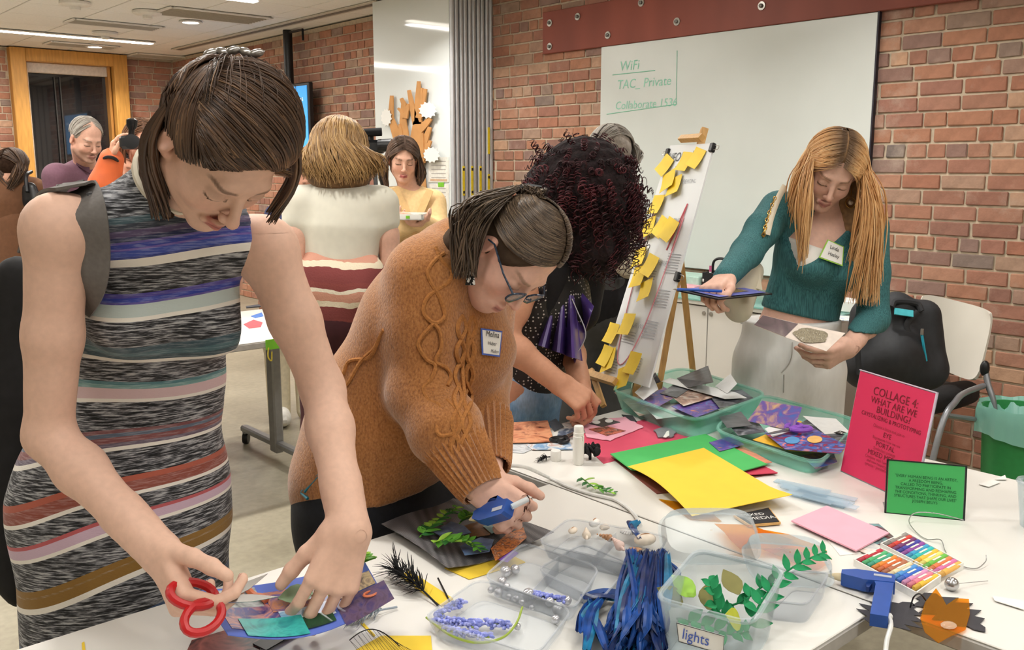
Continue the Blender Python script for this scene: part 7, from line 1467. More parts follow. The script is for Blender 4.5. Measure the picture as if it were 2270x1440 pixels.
# glue guns
def glue_gun(name, label, nose, back, grip, mat, sc=1.0):
    s = thing(name, label, 'glue gun', tuple(grip)); ax = unit(nose - back); side = unit(np.cross(ax, grip - back)); up = np.cross(side, ax); L_ = np.linalg.norm(nose - back)
    if up @ (grip - back) > 0: up = -up
    P = lambda a, b: back + ax * a * L_ + up * b * sc
    out = [P(0, .014), P(.05, .019), P(.62, .019), P(.78, .012), P(.86, .008), P(.86, -.008), P(.78, -.012), P(.6, -.016), P(.5, -.020), P(0, -.014)]
    m = MB().prism([p + side * .012 * sc for p in out], .024 * sc); m.build('barrel', mat, s, ang=.6)
    gd = unit(grip - P(.22, -.01)); gp = [P(.34, -.012), P(.30, -.03), grip + ax * .014 * sc, grip - ax * .014 * sc, P(.02, -.012)]; MB().prism([p + side * .011 * sc for p in gp], .022 * sc).build('grip', mat, s, ang=.6)
    MB().lathe([(.008 * sc, 0), (.006 * sc, .012 * sc), (.002 * sc, .024 * sc)], P(.86, 0), ax, 12).build('nozzle', M('nozzle_cream', (214, 196, 160), .5), s); MB().prism([p + side * .005 * sc for p in (P(.46, -.018), P(.44, -.035), P(.40, -.035), P(.36, -.018))], .01 * sc).build('trigger', M('gun_navy', (30, 56, 116), .4), s)
    MB().box(P(.2, .004) + side * .0125 * sc * (1 if side @ FW < 0 else -1), (.03 * sc, .001, .008 * sc), np.stack([ax, side, up], 1)).build('rating_label', M('grey_label', (176, 180, 190), .5), s, False)
    return s, P
M_gun = M('gun_blue', (42, 82, 160), .35, .05)
gg, GP = glue_gun('glue_gun', 'blue glue gun lying on the table before the pastel trays', T(1846, 1276, .016), T(1984, 1296, .018), T(1948, 1376, .014), M_gun)
crd = thing('power_cord', 'white power cord of the lying glue gun running off the table', 'cord', tuple(T(1975, 1420))); MB().tube(spline([T(1955, 1372, .012), T(1968, 1366, .014), T(1975, 1385, .01), T(1966, 1420, .004), T(1962, 1460, .004)], 6), .004, 8).build('cable', M('cord_white', (222, 222, 218), .4), crd); MB().lathe([(.008, 0), (.005, .02)], T(1954, 1372, .012), T(1970, 1366, .014) - T(1954, 1372, .012), 10).build('strain_relief', MATS['cord_white'], crd)
def leaf_outline(c, d, L_, w, n=9, jag=0.0, seed=0):
    rg = random.Random(seed); d = unit(d); e = np.cross((0, 0, 1.0), d); A_, B_ = [], []
    for i in range(n + 1):
        t_ = i / n; ww = w * math.sin(math.pi * t_ ** .8) * (1 + (jag * (1 if i % 2 else -1))); A_.append(c + d * L_ * t_ + e * ww); B_.append(c + d * L_ * t_ - e * ww)
    return A_ + B_[1:-1][::-1]
def up_poly(P): 
    n = sum((np.cross(P[i] - P[0], P[i + 1] - P[0]) for i in range(1, len(P) - 1)), np.zeros(3)); return P if n[2] > 0 else P[::-1]
def leaf_thing(name, label, c, d, L_, w, mat, jag=0, th=.001, seed=0, cat='leaf'): return tag(MB().prism(up_poly(leaf_outline(c, d, L_, w, 12, jag, seed)), th).build(name, mat, None, False), label, cat)
M_chl = M('charcoal_card', (62, 60, 64), .8)
leaf_thing('card_leaf', 'jagged charcoal leaf under the lying glue gun', T(1935, 1385, .003), T(2030, 1330) - T(1935, 1385), .13, .045, M_chl, .28)
leaf_thing('card_leaf', 'jagged charcoal leaf behind the amber leaf', T(2040, 1312, .003), T(2165, 1388) - T(2040, 1312), .15, .045, M_chl, .3)
M_amb = M_film('amber_film', (250, 198, 92))
al = thing('amber_leaf', 'amber clear film leaf shape on the table corner', 'leaf', tuple(T(2095, 1370))); MB().prism(up_poly([T(x, y, .006) for x, y in ((2075, 1303), (2090, 1325), (2098, 1340), (2120, 1325), (2148, 1327), (2150, 1360), (2140, 1395), (2110, 1408), (2080, 1424), (2050, 1400), (2040, 1370), (2050, 1335))]), .0008).build('film', M_amb, al, False); MB().ell(T(2103, 1385, .008), (.016, .012, .003), None, 10, 6).build('glue_blob', M_clear('glue', (226, 200, 170), .4), al)
MB().tube(spline([T(2018, 1345, .004), T(2026, 1322, .03), T(2040, 1316, .03), T(2052, 1330, .01)], 6), .0014, 5).build('stem_wire', M_blk, al)
for pts, lb in (([(2170, 1072), (2200, 1062), (2218, 1068), (2192, 1078)], 'small white paper curl on the far right of the table'), ([(2205, 1062), (2228, 1052), (2232, 1062)], 'tiny white paper scrap beyond the paper curl'), ([(2200, 1320), (2270, 1330), (2270, 1350), (2205, 1330)], 'white paper slip at the right table edge')): paper('paper_scrap', lb, 'paper', pts, .004, M_paper)
# ------------------------------------------------------------------ boxes, plants and collages
def open_box(name, label, R4, h, mat, inset=.9, rim=.005, cat='bin', z0=None):
    """open plastic box: R4 = four rim corners (world), h its depth"""
    c = np.mean(R4, 0); s = thing(name, label, cat, (c[0], c[1], c[2] - h)); Bt = [c + (p - c) * inset - A3((0, 0, h)) for p in R4]
    def rr(P, f=.16, n=4):
        out = []
        for i in range(4):
            a, b, d = P[i - 1], P[i], P[(i + 1) % 4]; p0 = lerp(b, a, f); p1 = lerp(b, d, f)
            for k in range(n + 1): t_ = k / n; out.append((1 - t_) ** 2 * p0 + 2 * t_ * (1 - t_) * b + t_ * t_ * p1)
        return out
    top, bot = rr(R4), rr(Bt); n = len(top)
    MB().grid(lambda u, v: lerp(bot[int(round(u * n)) % n], top[int(round(u * n)) % n], v), n, 4, .0016, True).build('walls', mat, s); MB().prism(up_poly([p + A3((0, 0, .0022)) for p in bot]), .002).build('base', mat, s, False); MB().tube(top, rim, 6, closed=True).build('rim', mat, s)
    return s, c, Bt
M_aq = M_clear('aqua_plastic', (176, 236, 220), .15, .15); M_cl = M_clear('clear_plastic', (232, 236, 240), .08, .1)
zr = .064
b1 = [T(1349, 861, zr), T(1513, 814, zr), T(1690, 866, zr), T(1540, 934, zr)]; b1[2] = b1[1] + b1[3] - b1[0]
open_box('storage_bin', 'teal clear bin of paper scraps nearest the easel', b1, zr - .002, M_aq)
zr2 = .042; b2 = [T(1578, 952, zr2), T(1690, 874, zr2), T(1878, 932, zr2), T(1816, 1030, zr2)]; b2[2] = b2[1] + b2[3] - b2[0]
open_box('storage_bin', 'teal clear bin of magazine cuttings beside the crimson sign', b2, zr2 - .002, M_aq)
PAL = [((232, 232, 230), (218, 218, 216)), ((70, 70, 74), (104, 104, 108)), ((60, 100, 170), (110, 80, 150), (200, 160, 120)), ((226, 222, 214), (180, 140, 120), (90, 80, 80)), ((40, 40, 46), (80, 82, 90), (150, 150, 156)), ((70, 150, 190), (120, 80, 160), (60, 70, 150), (210, 130, 90)), ((206, 60, 70), (120, 40, 90), (40, 110, 190), (236, 130, 110)), ((246, 196, 50), (230, 170, 30))]
def scrap(pts, h, pal, seed, label, tilt=None, name='paper_cutting'):
    q = [T(x, y, h + (tilt[i] if tilt else 0)) for i, (x, y) in enumerate(pts)]; o = MB().prism(up_poly(q), .0008).build(name, M_collage('cut_%d' % seed, PAL[pal], 16 + 3 * (seed % 5), seed=seed * 1.3), None, False); return tag(o, label, 'paper')
for i, (pts, h, pal, lb, tl) in enumerate((
    ([(1375, 872), (1460, 850), (1480, 900), (1420, 915)], .03, 3, 'pale print at the easel side of the far teal bin', None), ([(1412, 868), (1445, 838), (1455, 862), (1428, 882)], .085, 0, 'white torn slip standing up in the far teal bin', (0, .03, .03, 0)), ([(1432, 845), (1452, 828), (1462, 845), (1445, 850)], .10, 4, 'small charcoal slip sticking up at the bin\'s easel corner', (0, .02, .02, 0)),
    ([(1420, 890), (1470, 862), (1500, 875), (1455, 900)], .078, 2, 'blue and tan print curling in the far teal bin', None), ([(1508, 838), (1565, 815), (1575, 845), (1528, 855)], .090, 1, 'folded dark grey sheet standing in the far teal bin', (0, .035, .035, 0)), ([(1485, 848), (1500, 842), (1620, 868), (1640, 878), (1600, 880)], .088, 0, 'long white strip across the far teal bin', None),
    ([(1490, 872), (1560, 858), (1590, 874), (1520, 895)], .080, 3, 'cream print with figures in the far teal bin', None), ([(1575, 870), (1640, 866), (1662, 882), (1600, 900)], .078, 4, 'charcoal print with white type in the far teal bin', None), ([(1500, 900), (1560, 880), (1610, 895), (1545, 920)], .070, 5, 'turquoise and violet print in the far teal bin', None), ([(1440, 905), (1500, 895), (1520, 918), (1460, 925)], .050, 0, 'white sheet low in the far teal bin', None),
    ([(1590, 855), (1618, 832), (1630, 850), (1612, 868)], .09, 0, 'white leaflet leaning at the blonde woman\'s side of the bin', (0, .02, .02, 0)), ([(1470, 870), (1500, 850), (1530, 858), (1500, 878)], .082, 4, 'black print behind the folded grey sheet', None),
    ([(1668, 930), (1695, 893), (1768, 905), (1752, 948)], .085, 2, 'upright dark blue print with a white border in the near teal bin', (0, .05, .05, 0)), ([(1625, 945), (1670, 930), (1690, 955), (1640, 962)], .07, 4, 'charcoal textured cutting in the near teal bin', None), ([(1600, 925), (1640, 915), (1660, 940), (1615, 945)], .075, 1, 'grey slip at the near bin\'s far corner', (0, .01, .01, 0)), ([(1690, 975), (1775, 940), (1865, 985), (1850, 1000), (1760, 995)], .060, 7, 'yellow-edged magazine cover in the near teal bin', None),
    ([(1790, 925), (1850, 930), (1876, 955), (1830, 958)], .075, 0, 'white sheet at the sign side of the near teal bin', None), ([(1775, 945), (1800, 932), (1873, 965), (1862, 985)], .072, 4, 'black printed cover in the near teal bin', None), ([(1712, 962), (1790, 948), (1862, 985), (1850, 1000), (1750, 992)], .079, 6, 'red and blue space print on top of the near teal bin', None), ([(1700, 950), (1735, 935), (1745, 955), (1715, 965)], .08, 0, 'white slip under the purple scissors', None), ([(1785, 1010), (1840, 1000), (1850, 1022), (1810, 1035)], .03, 2, 'violet print low at the front of the near teal bin', None), ([(1572, 980), (1625, 965), (1650, 985), (1595, 1000)], .018, 5, 'glossy blue and gold card beside the green sheet', None))):
    kx, ky = sum(p[0] for p in pts) / len(pts), sum(p[1] for p in pts) / len(pts); gs = 1.22 if i < 21 else 1
    scrap([(kx + (x - kx) * gs, ky + (y - ky) * gs) for x, y in pts], h * (.68 if i < 12 else .62 if i < 21 else 1), pal, i + 1, lb, tl)
for cx, cy, c in ((1756, 975, (90, 150, 200)), (1806, 973, (236, 186, 110))): paper('disc_print', '%s printed disc on the red space print' % ('blue' if cx < 1780 else 'yellow'), 'paper', [(cx + 17 * math.cos(a), cy + 8 * math.sin(a)) for a in np.linspace(0, 6.28, 18, endpoint=False)], .0508, M('disc_%d' % cx, c, .5), .0005)
lettering('ON', T(1862, 958, .0475), unit(T(1870, 962) - T(1850, 952)), unit(T(1855, 945) - T(1850, 960)), .012, M_chalk, tag(MB().box(T(1862, 958, .047), (.03, .02, .0006)).build('print_badge', M_blk, None, False), 'black title corner of a magazine cover in the near bin', 'paper'))
scissors('scissors', 'purple-handled scissors lying on the cuttings in the near bin', T(1745, 952, .062), unit(T(1712, 958, .062) - T(1750, 950, .062)), (0, 0, 1), .075, M('purple_plastic', (138, 84, 186), .35), .2, .022)
s = paper('mesh_scrap', 'dark mesh ribbon scrap beside the teal bin', 'mesh', [(1378, 918), (1402, 920), (1412, 934), (1392, 932)], .004, M_chl, .002); paper('felt_scrap', 'grey felt scrap with a white bird shape on the crimson sheet', 'felt', torn([(1450, 952), (1475, 943), (1500, 955), (1490, 968), (1460, 968)], 4, 2), .006, M('grey_felt', (132, 132, 136), .9), .003); paper('bird_cutout', 'tiny white bird cut-out on the grey felt scrap', 'paper', [(1470, 968), (1478, 955), (1483, 954), (1484, 964), (1476, 969)], .0085, M_paper, .001)
# ---- plants
M_lf = [M('leaf_green', (92, 158, 52), .45, .2, 60), M('leaf_dark', (42, 104, 44), .45, .2, 60), M('leaf_lime', (150, 196, 70), .45, .2, 60)]
def leaf3(c, d, n, L_, w, cup=.15):
    """one leaf blade as a small cupped surface"""
    d = unit(d); n = unit(A3(n) - d * np.dot(n, d)); e = np.cross(n, d)
    return MB().grid(lambda u, v: c + d * L_ * v + e * w * (2 * u - 1) * math.sin(math.pi * min(1, v * .96 + .03) ** .85) + n * (cup * w * (2 * u - 1) ** 2 - .12 * L_ * v * v), 3, 6, .0006)
def sprig(name, label, P, n, L_, w, mats, parent=None, seed=1, th=.0016, lean=.8, up=(0, 0, 1), paired=True):
    s = thing(name, label, 'sprig', tuple(P[0])) if parent is None else parent; rg = random.Random(seed); C_ = np.array(spline(P, 6)); MB().tube(C_, th, 5).build('stem', mats[0], s)
    for i in range(n):
        k = (i + 1) / (n + .2) * (len(C_) - 2); j = int(k); p = lerp(C_[j], C_[j + 1], k - j); d = unit(C_[j + 1] - C_[j]); e = unit(np.cross(up, d)); g = 1 if i % 2 else -1; f = 1 - .45 * (i / n); dd = unit(d * .5 + e * g * lean + A3((0, 0, rg.uniform(-.1, .5)))); leaf3(p, dd, up, L_ * f * rg.uniform(.85, 1.1), w * f, .3).build('leaflet', rg.choice(mats), s)
    return s
sprig('fern_sprig', 'plastic fern sprig lying by the white cord', [T(1288, 1058, .012), T(1315, 1078, .014), T(1340, 1086, .01), T(1366, 1094, .004)], 16, .026, .007, M_lf, seed=3)
# ---- window-screen mesh sheet collage under the glue gun hand
t = NT('screen_mesh'); vo = t.n('ShaderNodeTexVoronoi'); tc2 = t.n('ShaderNodeTexCoord'); vo.inputs['Scale'].default_value = 330; vo.inputs['Randomness'].default_value = 0.0; t.l(tc2.outputs['Object'], vo.inputs['Vector']); r = t.ramp(vo.outputs['Distance'], [(.25, lin((150, 148, 148))), (.45, lin((84, 82, 84)))]); t.l(r.outputs[0], t.b.inputs['Base Color']); t.val('Roughness', .5); t.val('Metallic', .2); t.bump(vo.outputs['Distance'], .4, .002)
mc = [T(846, 1168, .012), T(1005, 1105, .012), T(1228, 1192, .010), T(992, 1266, .008)]; MQ = lambda u, v: (mc[0] * (1 - u) + mc[1] * u) * (1 - v) + (mc[3] * (1 - u) + mc[2] * u) * v + A3((0, 0, .006 * math.sin(5 * u + 3 * v) + .006 * (2 * u - 1) ** 2))
ms = thing('mesh_collage', 'grey wire-mesh sheet with ferns and prints being glued', 'collage', tuple(np.mean(mc, 0))); MB().grid(MQ, 16, 12, .0015).build('mesh_sheet', t.m, ms)
def mpatch(pts, h, cols, sd, nm='print_patch', sc=24): return MB().prism(up_poly([T(x, y, h) for x, y in pts]), .0008).build(nm, M_collage('mp_%d' % sd, cols, sc, seed=sd), ms, False)
mpatch([(960, 1178), (1000, 1155), (1030, 1165), (1045, 1180), (985, 1192)], .022, ((90, 110, 150), (150, 170, 200)), 31); mpatch([(1028, 1165), (1075, 1150), (1110, 1145), (1085, 1185), (1045, 1190)], .021, ((60, 40, 26), (130, 84, 40), (90, 56, 30)), 32); mpatch([(1020, 1210), (1065, 1190), (1095, 1195), (1085, 1222), (1030, 1230)], .020, ((110, 140, 180), (70, 90, 130)), 33)
mpatch([(1088, 1215), (1120, 1185), (1160, 1168), (1168, 1190), (1140, 1215), (1098, 1242)], .022, ((150, 84, 40), (210, 130, 70), (110, 60, 40), (226, 190, 160)), 34, 'print_patch', 60); mpatch([(1105, 1240), (1135, 1218), (1150, 1225), (1125, 1245)], .020, ((110, 70, 160), (140, 100, 190)), 35); mpatch([(1070, 1165), (1105, 1158), (1120, 1168), (1090, 1182)], .023, ((150, 190, 190), (90, 150, 150)), 36)
for P, n, sd in (([T(930, 1190, .026), T(960, 1165, .034), T(990, 1140, .034), T(1018, 1122, .03)], 20, 4), ([T(962, 1200, .026), T(1000, 1200, .036), T(1040, 1202, .034), T(1066, 1222, .026)], 20, 5), ([T(1018, 1160, .026), T(1035, 1145, .034), T(1048, 1135, .03)], 9, 6)): sprig('fern', '', P, n, .032, .009, M_lf, ms, sd)
paper('construction_paper', 'yellow sheet showing under the wire-mesh collage', 'paper', [(985, 1258), (1120, 1222), (1165, 1245), (1040, 1283)], .002, MATS['yellow_paper'], .0012); paper('yellow_strip', 'narrow yellow paper strip beside the black feather', 'paper', [(886, 1275), (907, 1263), (1004, 1325), (978, 1341)], .003, MATS['yellow_paper'], .003)
tag(MB().tube(spline([T(971, 1281, .012), T(983, 1305, .008), T(996, 1331, .003)], 5), .0018, 6).build('wire_stem', M_blk, None), 'short black wire stem lying on the yellow strip', 'wire')
# ---- clear clamshell trays with shells, pearls and lavender
def clam(name, label, P4, h, cells, inset=.88):
    R4 = [T(x, y, h) for x, y in P4]; s, c, Bt = open_box(name, label, R4, h - .003, M_cl, inset, .0022, 'tray'); 
    for k in range(1, cells): t_ = k / cells; a, b = lerp(Bt[0], Bt[3], t_), lerp(Bt[1], Bt[2], t_); MB().box((a + b) / 2 + A3((0, 0, h * .35)), (np.linalg.norm(b - a), .0015, h * .7), frame(b - a, (0, 0, 1))).build('divider', M_cl, s, False)
    return s
clam('clamshell_tray', 'clear plastic tray of seashells behind the blue raffia', [(1190, 1202), (1262, 1148), (1482, 1188), (1440, 1262)], .035, 2); clam('clamshell_tray', 'clear plastic tray of silver pearls before the mesh collage', [(1070, 1280), (1160, 1202), (1330, 1258), (1270, 1352)], .035, 2); clam('clamshell_tray', 'clear plastic tray of lavender at the bottom picture edge', [(935, 1370), (1062, 1282), (1270, 1350), (1190, 1452)], .035, 1)
clam('clamshell_tray', 'clear plastic lid lying open between pearls and raffia', [(1190, 1262), (1290, 1205), (1400, 1250), (1330, 1330)], .03, 1)
M_she = M('shell_cream', (232, 218, 200), .45, .1, 60); M_she2 = M('shell_brown', (176, 132, 96), .45, .35, 120)
def shell(px, py, r_, label, mat, ang, kind):
    c = T(px, py, .024); s = thing('seashell', label, 'shell', tuple(c), 'seashells in the clear tray')
    if kind == 0:     # scallop: fan of ribs
        for k in range(7): a = ang + (k - 3) * .28; MB().ell(c + A3((math.cos(a), math.sin(a), .1)) * r_ * .45, (r_ * .55, r_ * .16, r_ * .2), rotz(a), 8, 6).build('rib', mat, s)
    elif kind == 1:   # spiral whelk
        ax = A3((math.cos(ang), math.sin(ang), .1))
        for k in range(5): f = 1 - k * .2; MB().ell(c + ax * r_ * (.42 * k - .4), (r_ * .28 * f + .001, r_ * .52 * f, r_ * .5 * f), frame(ax, (0, 0, 1)), 12, 8).build('whorl', mat, s)
        MB().ell(c - ax * r_ * .9, (r_ * .5, r_ * .2, r_ * .2), frame(ax, (0, 0, 1)), 10, 6).build('canal', mat, s)
    else:
        MB().ell(c, (r_, r_ * .62, r_ * .5), rotz(ang), 14, 9).build('dome', mat, s); MB().tube([c + rotz(ang) @ A3((-r_ * .8 + 1.6 * r_ * k / 6, 0, r_ * .50 - r_ * .4 * (k / 3 - 1) ** 2)) for k in range(7)], r_ * .08, 5).build('ridge', M_she2, s)
for i, (x, y, r_, lb, m, a, k) in enumerate(((1318, 1158, .017, 'smooth white shell at the back of the shell tray', M('shell_white', (240, 236, 230), .4), .3, 2), (1350, 1170, .02, 'cream scallop beside the smooth white shell', M_she, 2.0, 0), (1300, 1182, .018, 'pale whelk at the mesh side of the shell tray', M_she, .8, 1), (1395, 1176, .022, 'big white scallop with a brown rim in the shell tray', M('shell_white', (240, 236, 230), .4), 3.6, 0), (1430, 1195, .024, 'cowrie shell with brown ridge nearest the raffia', M_she, -.4, 2), (1370, 1205, .02, 'pinkish whelk at the front of the shell tray', M('shell_pink', (226, 198, 188), .45, .1, 60), 1.2, 1), (1408, 1222, .018, 'small brown-ribbed scallop by the raffia', M_she2, .6, 0), (1345, 1190, .016, 'small brown shell in the middle of the tray', M_she2, 1.9, 1), (1270, 1175, .013, 'tiny cream shell at the tray corner', M_she, .2, 2))): shell(x, y, r_, lb, m, a, k)
for i, (x, y, r_) in enumerate(((1120, 1266, .0105), (1142, 1261, .009), (1113, 1288, .0085), (1124, 1299, .006), (1088, 1307, .006), (1105, 1313, .0085), (1128, 1322, .0055), (1144, 1326, .006), (1157, 1334, .005), (1172, 1317, .0115), (1179, 1346, .005), (1219, 1334, .0085), (1257, 1330, .0085), (1237, 1351, .010), (1232, 1372, .0075), (1147, 1388, .006), (1092, 1292, .004))):
    tag(MB().ell(T(x, y, .006 + r_), r_, None, 16, 10).build('silver_pearl', M('silver_pearl', (206, 206, 210), .18, .02, metal=.6), None), 'silver pearl bead, %s' % ['largest at the back of the pearl tray', 'second at the back of the pearl tray', 'below the largest back pearl', 'small one beside the tray divider top', 'tiny one at the feather side', 'mid-sized one on the divider', 'small one right of the divider pearl', 'small one in the middle of the divider row', 'tiny one at the end of the divider row', 'biggest one in the middle of the tray', 'tiny one below the biggest pearl', 'left one of the trio by the raffia', 'right one of the trio by the raffia', 'front one of the trio by the raffia', 'alone in front of the raffia trio', 'beside the lavender stems', 'smallest one by the tray corner'][i], 'bead', 'silver pearls')
M_lav = [M('lavender', (128, 138, 206), .7, .2, 90), M('lavender_pale', (160, 166, 222), .7, .2, 90)]
def lavender(label, P, n, seed, stem):
    s = thing('lavender_stem', label, 'sprig', tuple(P[0]), 'lavender stems'); C_ = np.array(spline(P, 6)); MB().tube(C_, .0016, 5).build('stem', stem, s); rg = random.Random(seed)
    st = MB(); st2 = MB()
    for i in range(n): k = rg.uniform(0, 1) * (len(C_) - 1.01); j = int(k); p = lerp(C_[j], C_[j + 1], k - j); d = A3((rg.uniform(-1, 1), rg.uniform(-1, 1), rg.uniform(-.2, 1))); (st if i % 2 else st2).ell(p + unit(d) * .007, (.0055, .0028, .003), frame(d, (0.2, .1, 1)), 6, 4)
    a = st.build('florets', M_lav[0], s); b = st2.build('florets', M_lav[1], s); a['kind'] = 'stuff'; b['kind'] = 'stuff'
M_st = M('stem_green', (150, 170, 70), .5)
for i, (P, lb) in enumerate((([(965, 1372), (995, 1350), (1025, 1335)], 'lavender stem at the back of the lavender tray'), ([(965, 1380), (1010, 1378), (1050, 1390)], 'lavender stem in the middle of the lavender tray'), ([(985, 1395), (1030, 1405), (1085, 1412)], 'lavender stem at the front of the lavender tray'), ([(1040, 1382), (1090, 1382), (1128, 1388)], 'lavender stem pointing at the pearls'), ([(1180, 1318), (1215, 1325), (1250, 1332)], 'lavender stem lying between the pearls'))): lavender(lb, [T(x, y, .016) for x, y in P], 90, i + 3, M_st)
tag(MB().tube(spline([T(x, y, .02) for x, y in ((945, 1368), (1000, 1408), (1060, 1424), (1115, 1412), (1145, 1380), (1158, 1345))], 6), .002, 6).build('green_stem', M_st, None), 'long curved green stem around the lavender', 'stem')
# ---- blue raffia bundle
M_raf = [M('raffia_blue', (28, 70, 138), .4, .35, 40, stretch=(1, 1, 1)), M('raffia_navy', (20, 42, 92), .4, .3, 40), M('raffia_teal', (26, 110, 150), .4, .3, 40)]
rg = np.random.default_rng(5); raf = thing('raffia_bundle', 'bundle of shiny blue raffia ribbon between the clear trays', 'raffia', tuple(T(1400, 1340)))
def blade(P, w, mat, parent):
    C_ = bez(P, 12); T_ = np.gradient(C_, axis=0); tw = rg.uniform(-1.2, 1.2); nn = []
    for i in range(12): e = unit(np.cross(T_[i], A3((0, 0, 1)))); u_ = np.cross(e, unit(T_[i])); a = tw * i / 11; nn.append(e * math.cos(a) + u_ * math.sin(a))
    MB().grid(lambda u, v: C_[int(round(u * 11))] + nn[int(round(u * 11))] * w * (v - .5) * (.5 + 1.0 * math.sin(math.pi * (.12 + .8 * u))) + A3((0, 0, .002 * math.cos(3 * v * 3.14))), 12, 4, .0007).build('raffia_strip', mat, parent)
for i in range(120):
    a, b = rg.random(), rg.random(); x0, y0 = 1400 + 70 * a + rg.normal(0, 10), 1215 + 45 * b; x1, y1 = 1330 + 150 * rg.random(), 1400 + 60 * rg.random(); zt_ = .02 + .055 * rg.random()
    blade([T(x0, y0, .02 + .03 * rg.random()), T(lerp(x0, x1, .4) + rg.normal(0, 9), lerp(y0, y1, .4), zt_), T(lerp(x0, x1, .75) + rg.normal(0, 10), lerp(y0, y1, .75), zt_ * .8), T(x1, y1, .008 + .02 * rg.random())], rg.uniform(.006, .014), M_raf[0 if i % 4 < 2 else (1 if i % 4 == 2 else 2) if i % 8 < 6 else 1], raf)
for P in ([(1290, 1322), (1340, 1318), (1400, 1330)], [(1300, 1440), (1312, 1370), (1330, 1325)], [(1420, 1200), (1400, 1165), (1412, 1155)], [(1470, 1260), (1430, 1245), (1395, 1252)], [(1440, 1330), (1490, 1300), (1520, 1300)], [(1480, 1290), (1500, 1270), (1450, 1230)], [(1286, 1400), (1300, 1350), (1345, 1320)], [(1345, 1440), (1325, 1390), (1305, 1330)]):
    for k in range(3): blade([T(x + rg.normal(0, 4), y + rg.normal(0, 3), .012 + .02 * rg.random()) for x, y in P], .012, M_raf[k], raf)
# ---- clear bin of felt leaves marked "lights", lids and amber film behind
lz = .105; LB = [T(1452, 1326, lz), T(1545, 1218, lz), T(1735, 1262, lz), T(1668, 1384, lz)]; LB[2] = LB[1] + LB[3] - LB[0]
M_cl2 = M_clear('frosted_clear', (224, 234, 238), .12, .18)
lb_s, lc, LBt = open_box('storage_bin', 'clear bin marked lights holding green felt leaves', LB, lz - .003, M_cl2, .82, .0045)
fa, fb, fc, fd = LB[0], LB[3], LBt[3], LBt[0]; FQ = lambda u, v: (fa * (1 - u) + fb * u) * (1 - v) + (fd * (1 - u) + fc * u) * v
fn = unit(np.cross(fb - fa, fd - fa)); fn = fn if fn @ FW < 0 else -fn
MB().prism([FQ(.22, .30) + fn * .003, FQ(.22, .62) + fn * .003, FQ(.74, .62) + fn * .003, FQ(.74, .30) + fn * .003], .001).build('paper_label', M_paper, lb_s, False)
MB().tube([FQ(u, v) + fn * .0035 for u, v in ((.22, .30), (.22, .62), (.74, .62), (.74, .30))], .0008, 4, closed=True).build('label_border', M_blk, lb_s); lettering('lights', FQ(.42, .46) + fn * .0035, fb - fa, fa - fd, .020, M('blue_ink', (60, 90, 180), .6), lb_s, name='handwriting', shear=.2, wscale=.75, off=.0008)
M_felt = M('felt_green', (36, 142, 88), .9, .1, 60); M_euc = M('eucalyptus', (130, 156, 120), .6, .1, 30); M_olv = M('olive_leaf', (120, 116, 60), .6, .1)
def felt_branch(label, P, n, L_, w, mat, seed): sprig('felt_branch', label, P, n, L_, w, [mat, mat], None, seed, .0018, .75, unit(A3((-.3, -.5, .8))))
felt_branch('green felt leaf branch leaning out over the bin edge', [T(1655, 1400, .02), T(1690, 1330, .06), T(1740, 1270, .09), T(1790, 1240, .11), T(1832, 1222, .12)], 18, .038, .009, M_felt, 3); felt_branch('green felt leaf branch standing inside the bin', [T(1620, 1390, .02), T(1590, 1350, .05), T(1580, 1310, .085), T(1570, 1285, .10)], 9, .034, .010, M_felt, 5); felt_branch('green felt branch lying low in the bin', [T(1500, 1370, .02), T(1560, 1385, .03), T(1620, 1405, .03), T(1660, 1400, .03)], 12, .036, .01, M_felt, 6); felt_branch('green felt branch along the raffia side of the bin', [T(1610, 1345, .03), T(1650, 1330, .06), T(1690, 1300, .07), T(1720, 1292, .08)], 9, .036, .009, M_felt, 8)
for i, (x, y, h, a, m, lb) in enumerate(((1637, 1318, .075, .8, M_olv, 'round olive leaf standing in the lights bin'), (1512, 1338, .05, 2.0, M_olv, 'olive leaf at the raffia side of the lights bin'), (1570, 1352, .04, .2, M_olv, 'olive leaf under the felt in the lights bin'), (1540, 1322, .06, 1.4, M_lf[2], 'lime leaf near the rim of the lights bin'), (1640, 1380, .05, 2.8, M('yellow_leaf', (196, 200, 60), .6), 'yellow-green leaf at the front of the lights bin'))): c = T(x, y, h); tag(leaf3(c, rotz(a) @ A3((.6, .3, .5)), (-.3, -.6, .6), .05, .018, .1).build('loose_leaf', m, None), lb, 'leaf')
def dome_lid(label, c, R_, sz, lean): 
    def fn(u, v):
        a = 2 * math.pi * u; n_ = 4.0; ca, sa = math.cos(a), math.sin(a); k = (abs(ca) ** n_ + abs(sa) ** n_) ** (-1 / n_); f = 1 if v < .25 else (1 - .06 * (v - .25) / .5 if v < .75 else .94 * (1 - (v - .75) * 3.9)); z = .0 if v < .25 else (.028 * (v - .25) / .5 if v < .75 else .028); f = 1.06 if v < .1 else f
        return c + R_ @ A3((sz[0] * k * ca * f, sz[1] * k * sa * f, z))
    s = MB().grid(fn, 40, 12, .001, True).build('box_lid', M_cl2, None); return tag(s, label, 'lid')
dome_lid('clear rounded lid leaning between raffia and amber film', T(1572, 1192, .045), frame(RT, unit(A3((0, 0, .75)) - FW * .6)), (.092, .055), 0); dome_lid('clear lid lying behind the green felt branch', T(1745, 1250, .03), frame(RT, unit(A3((.1, 0, .9)) - FW * .3)), (.075, .06), 0)
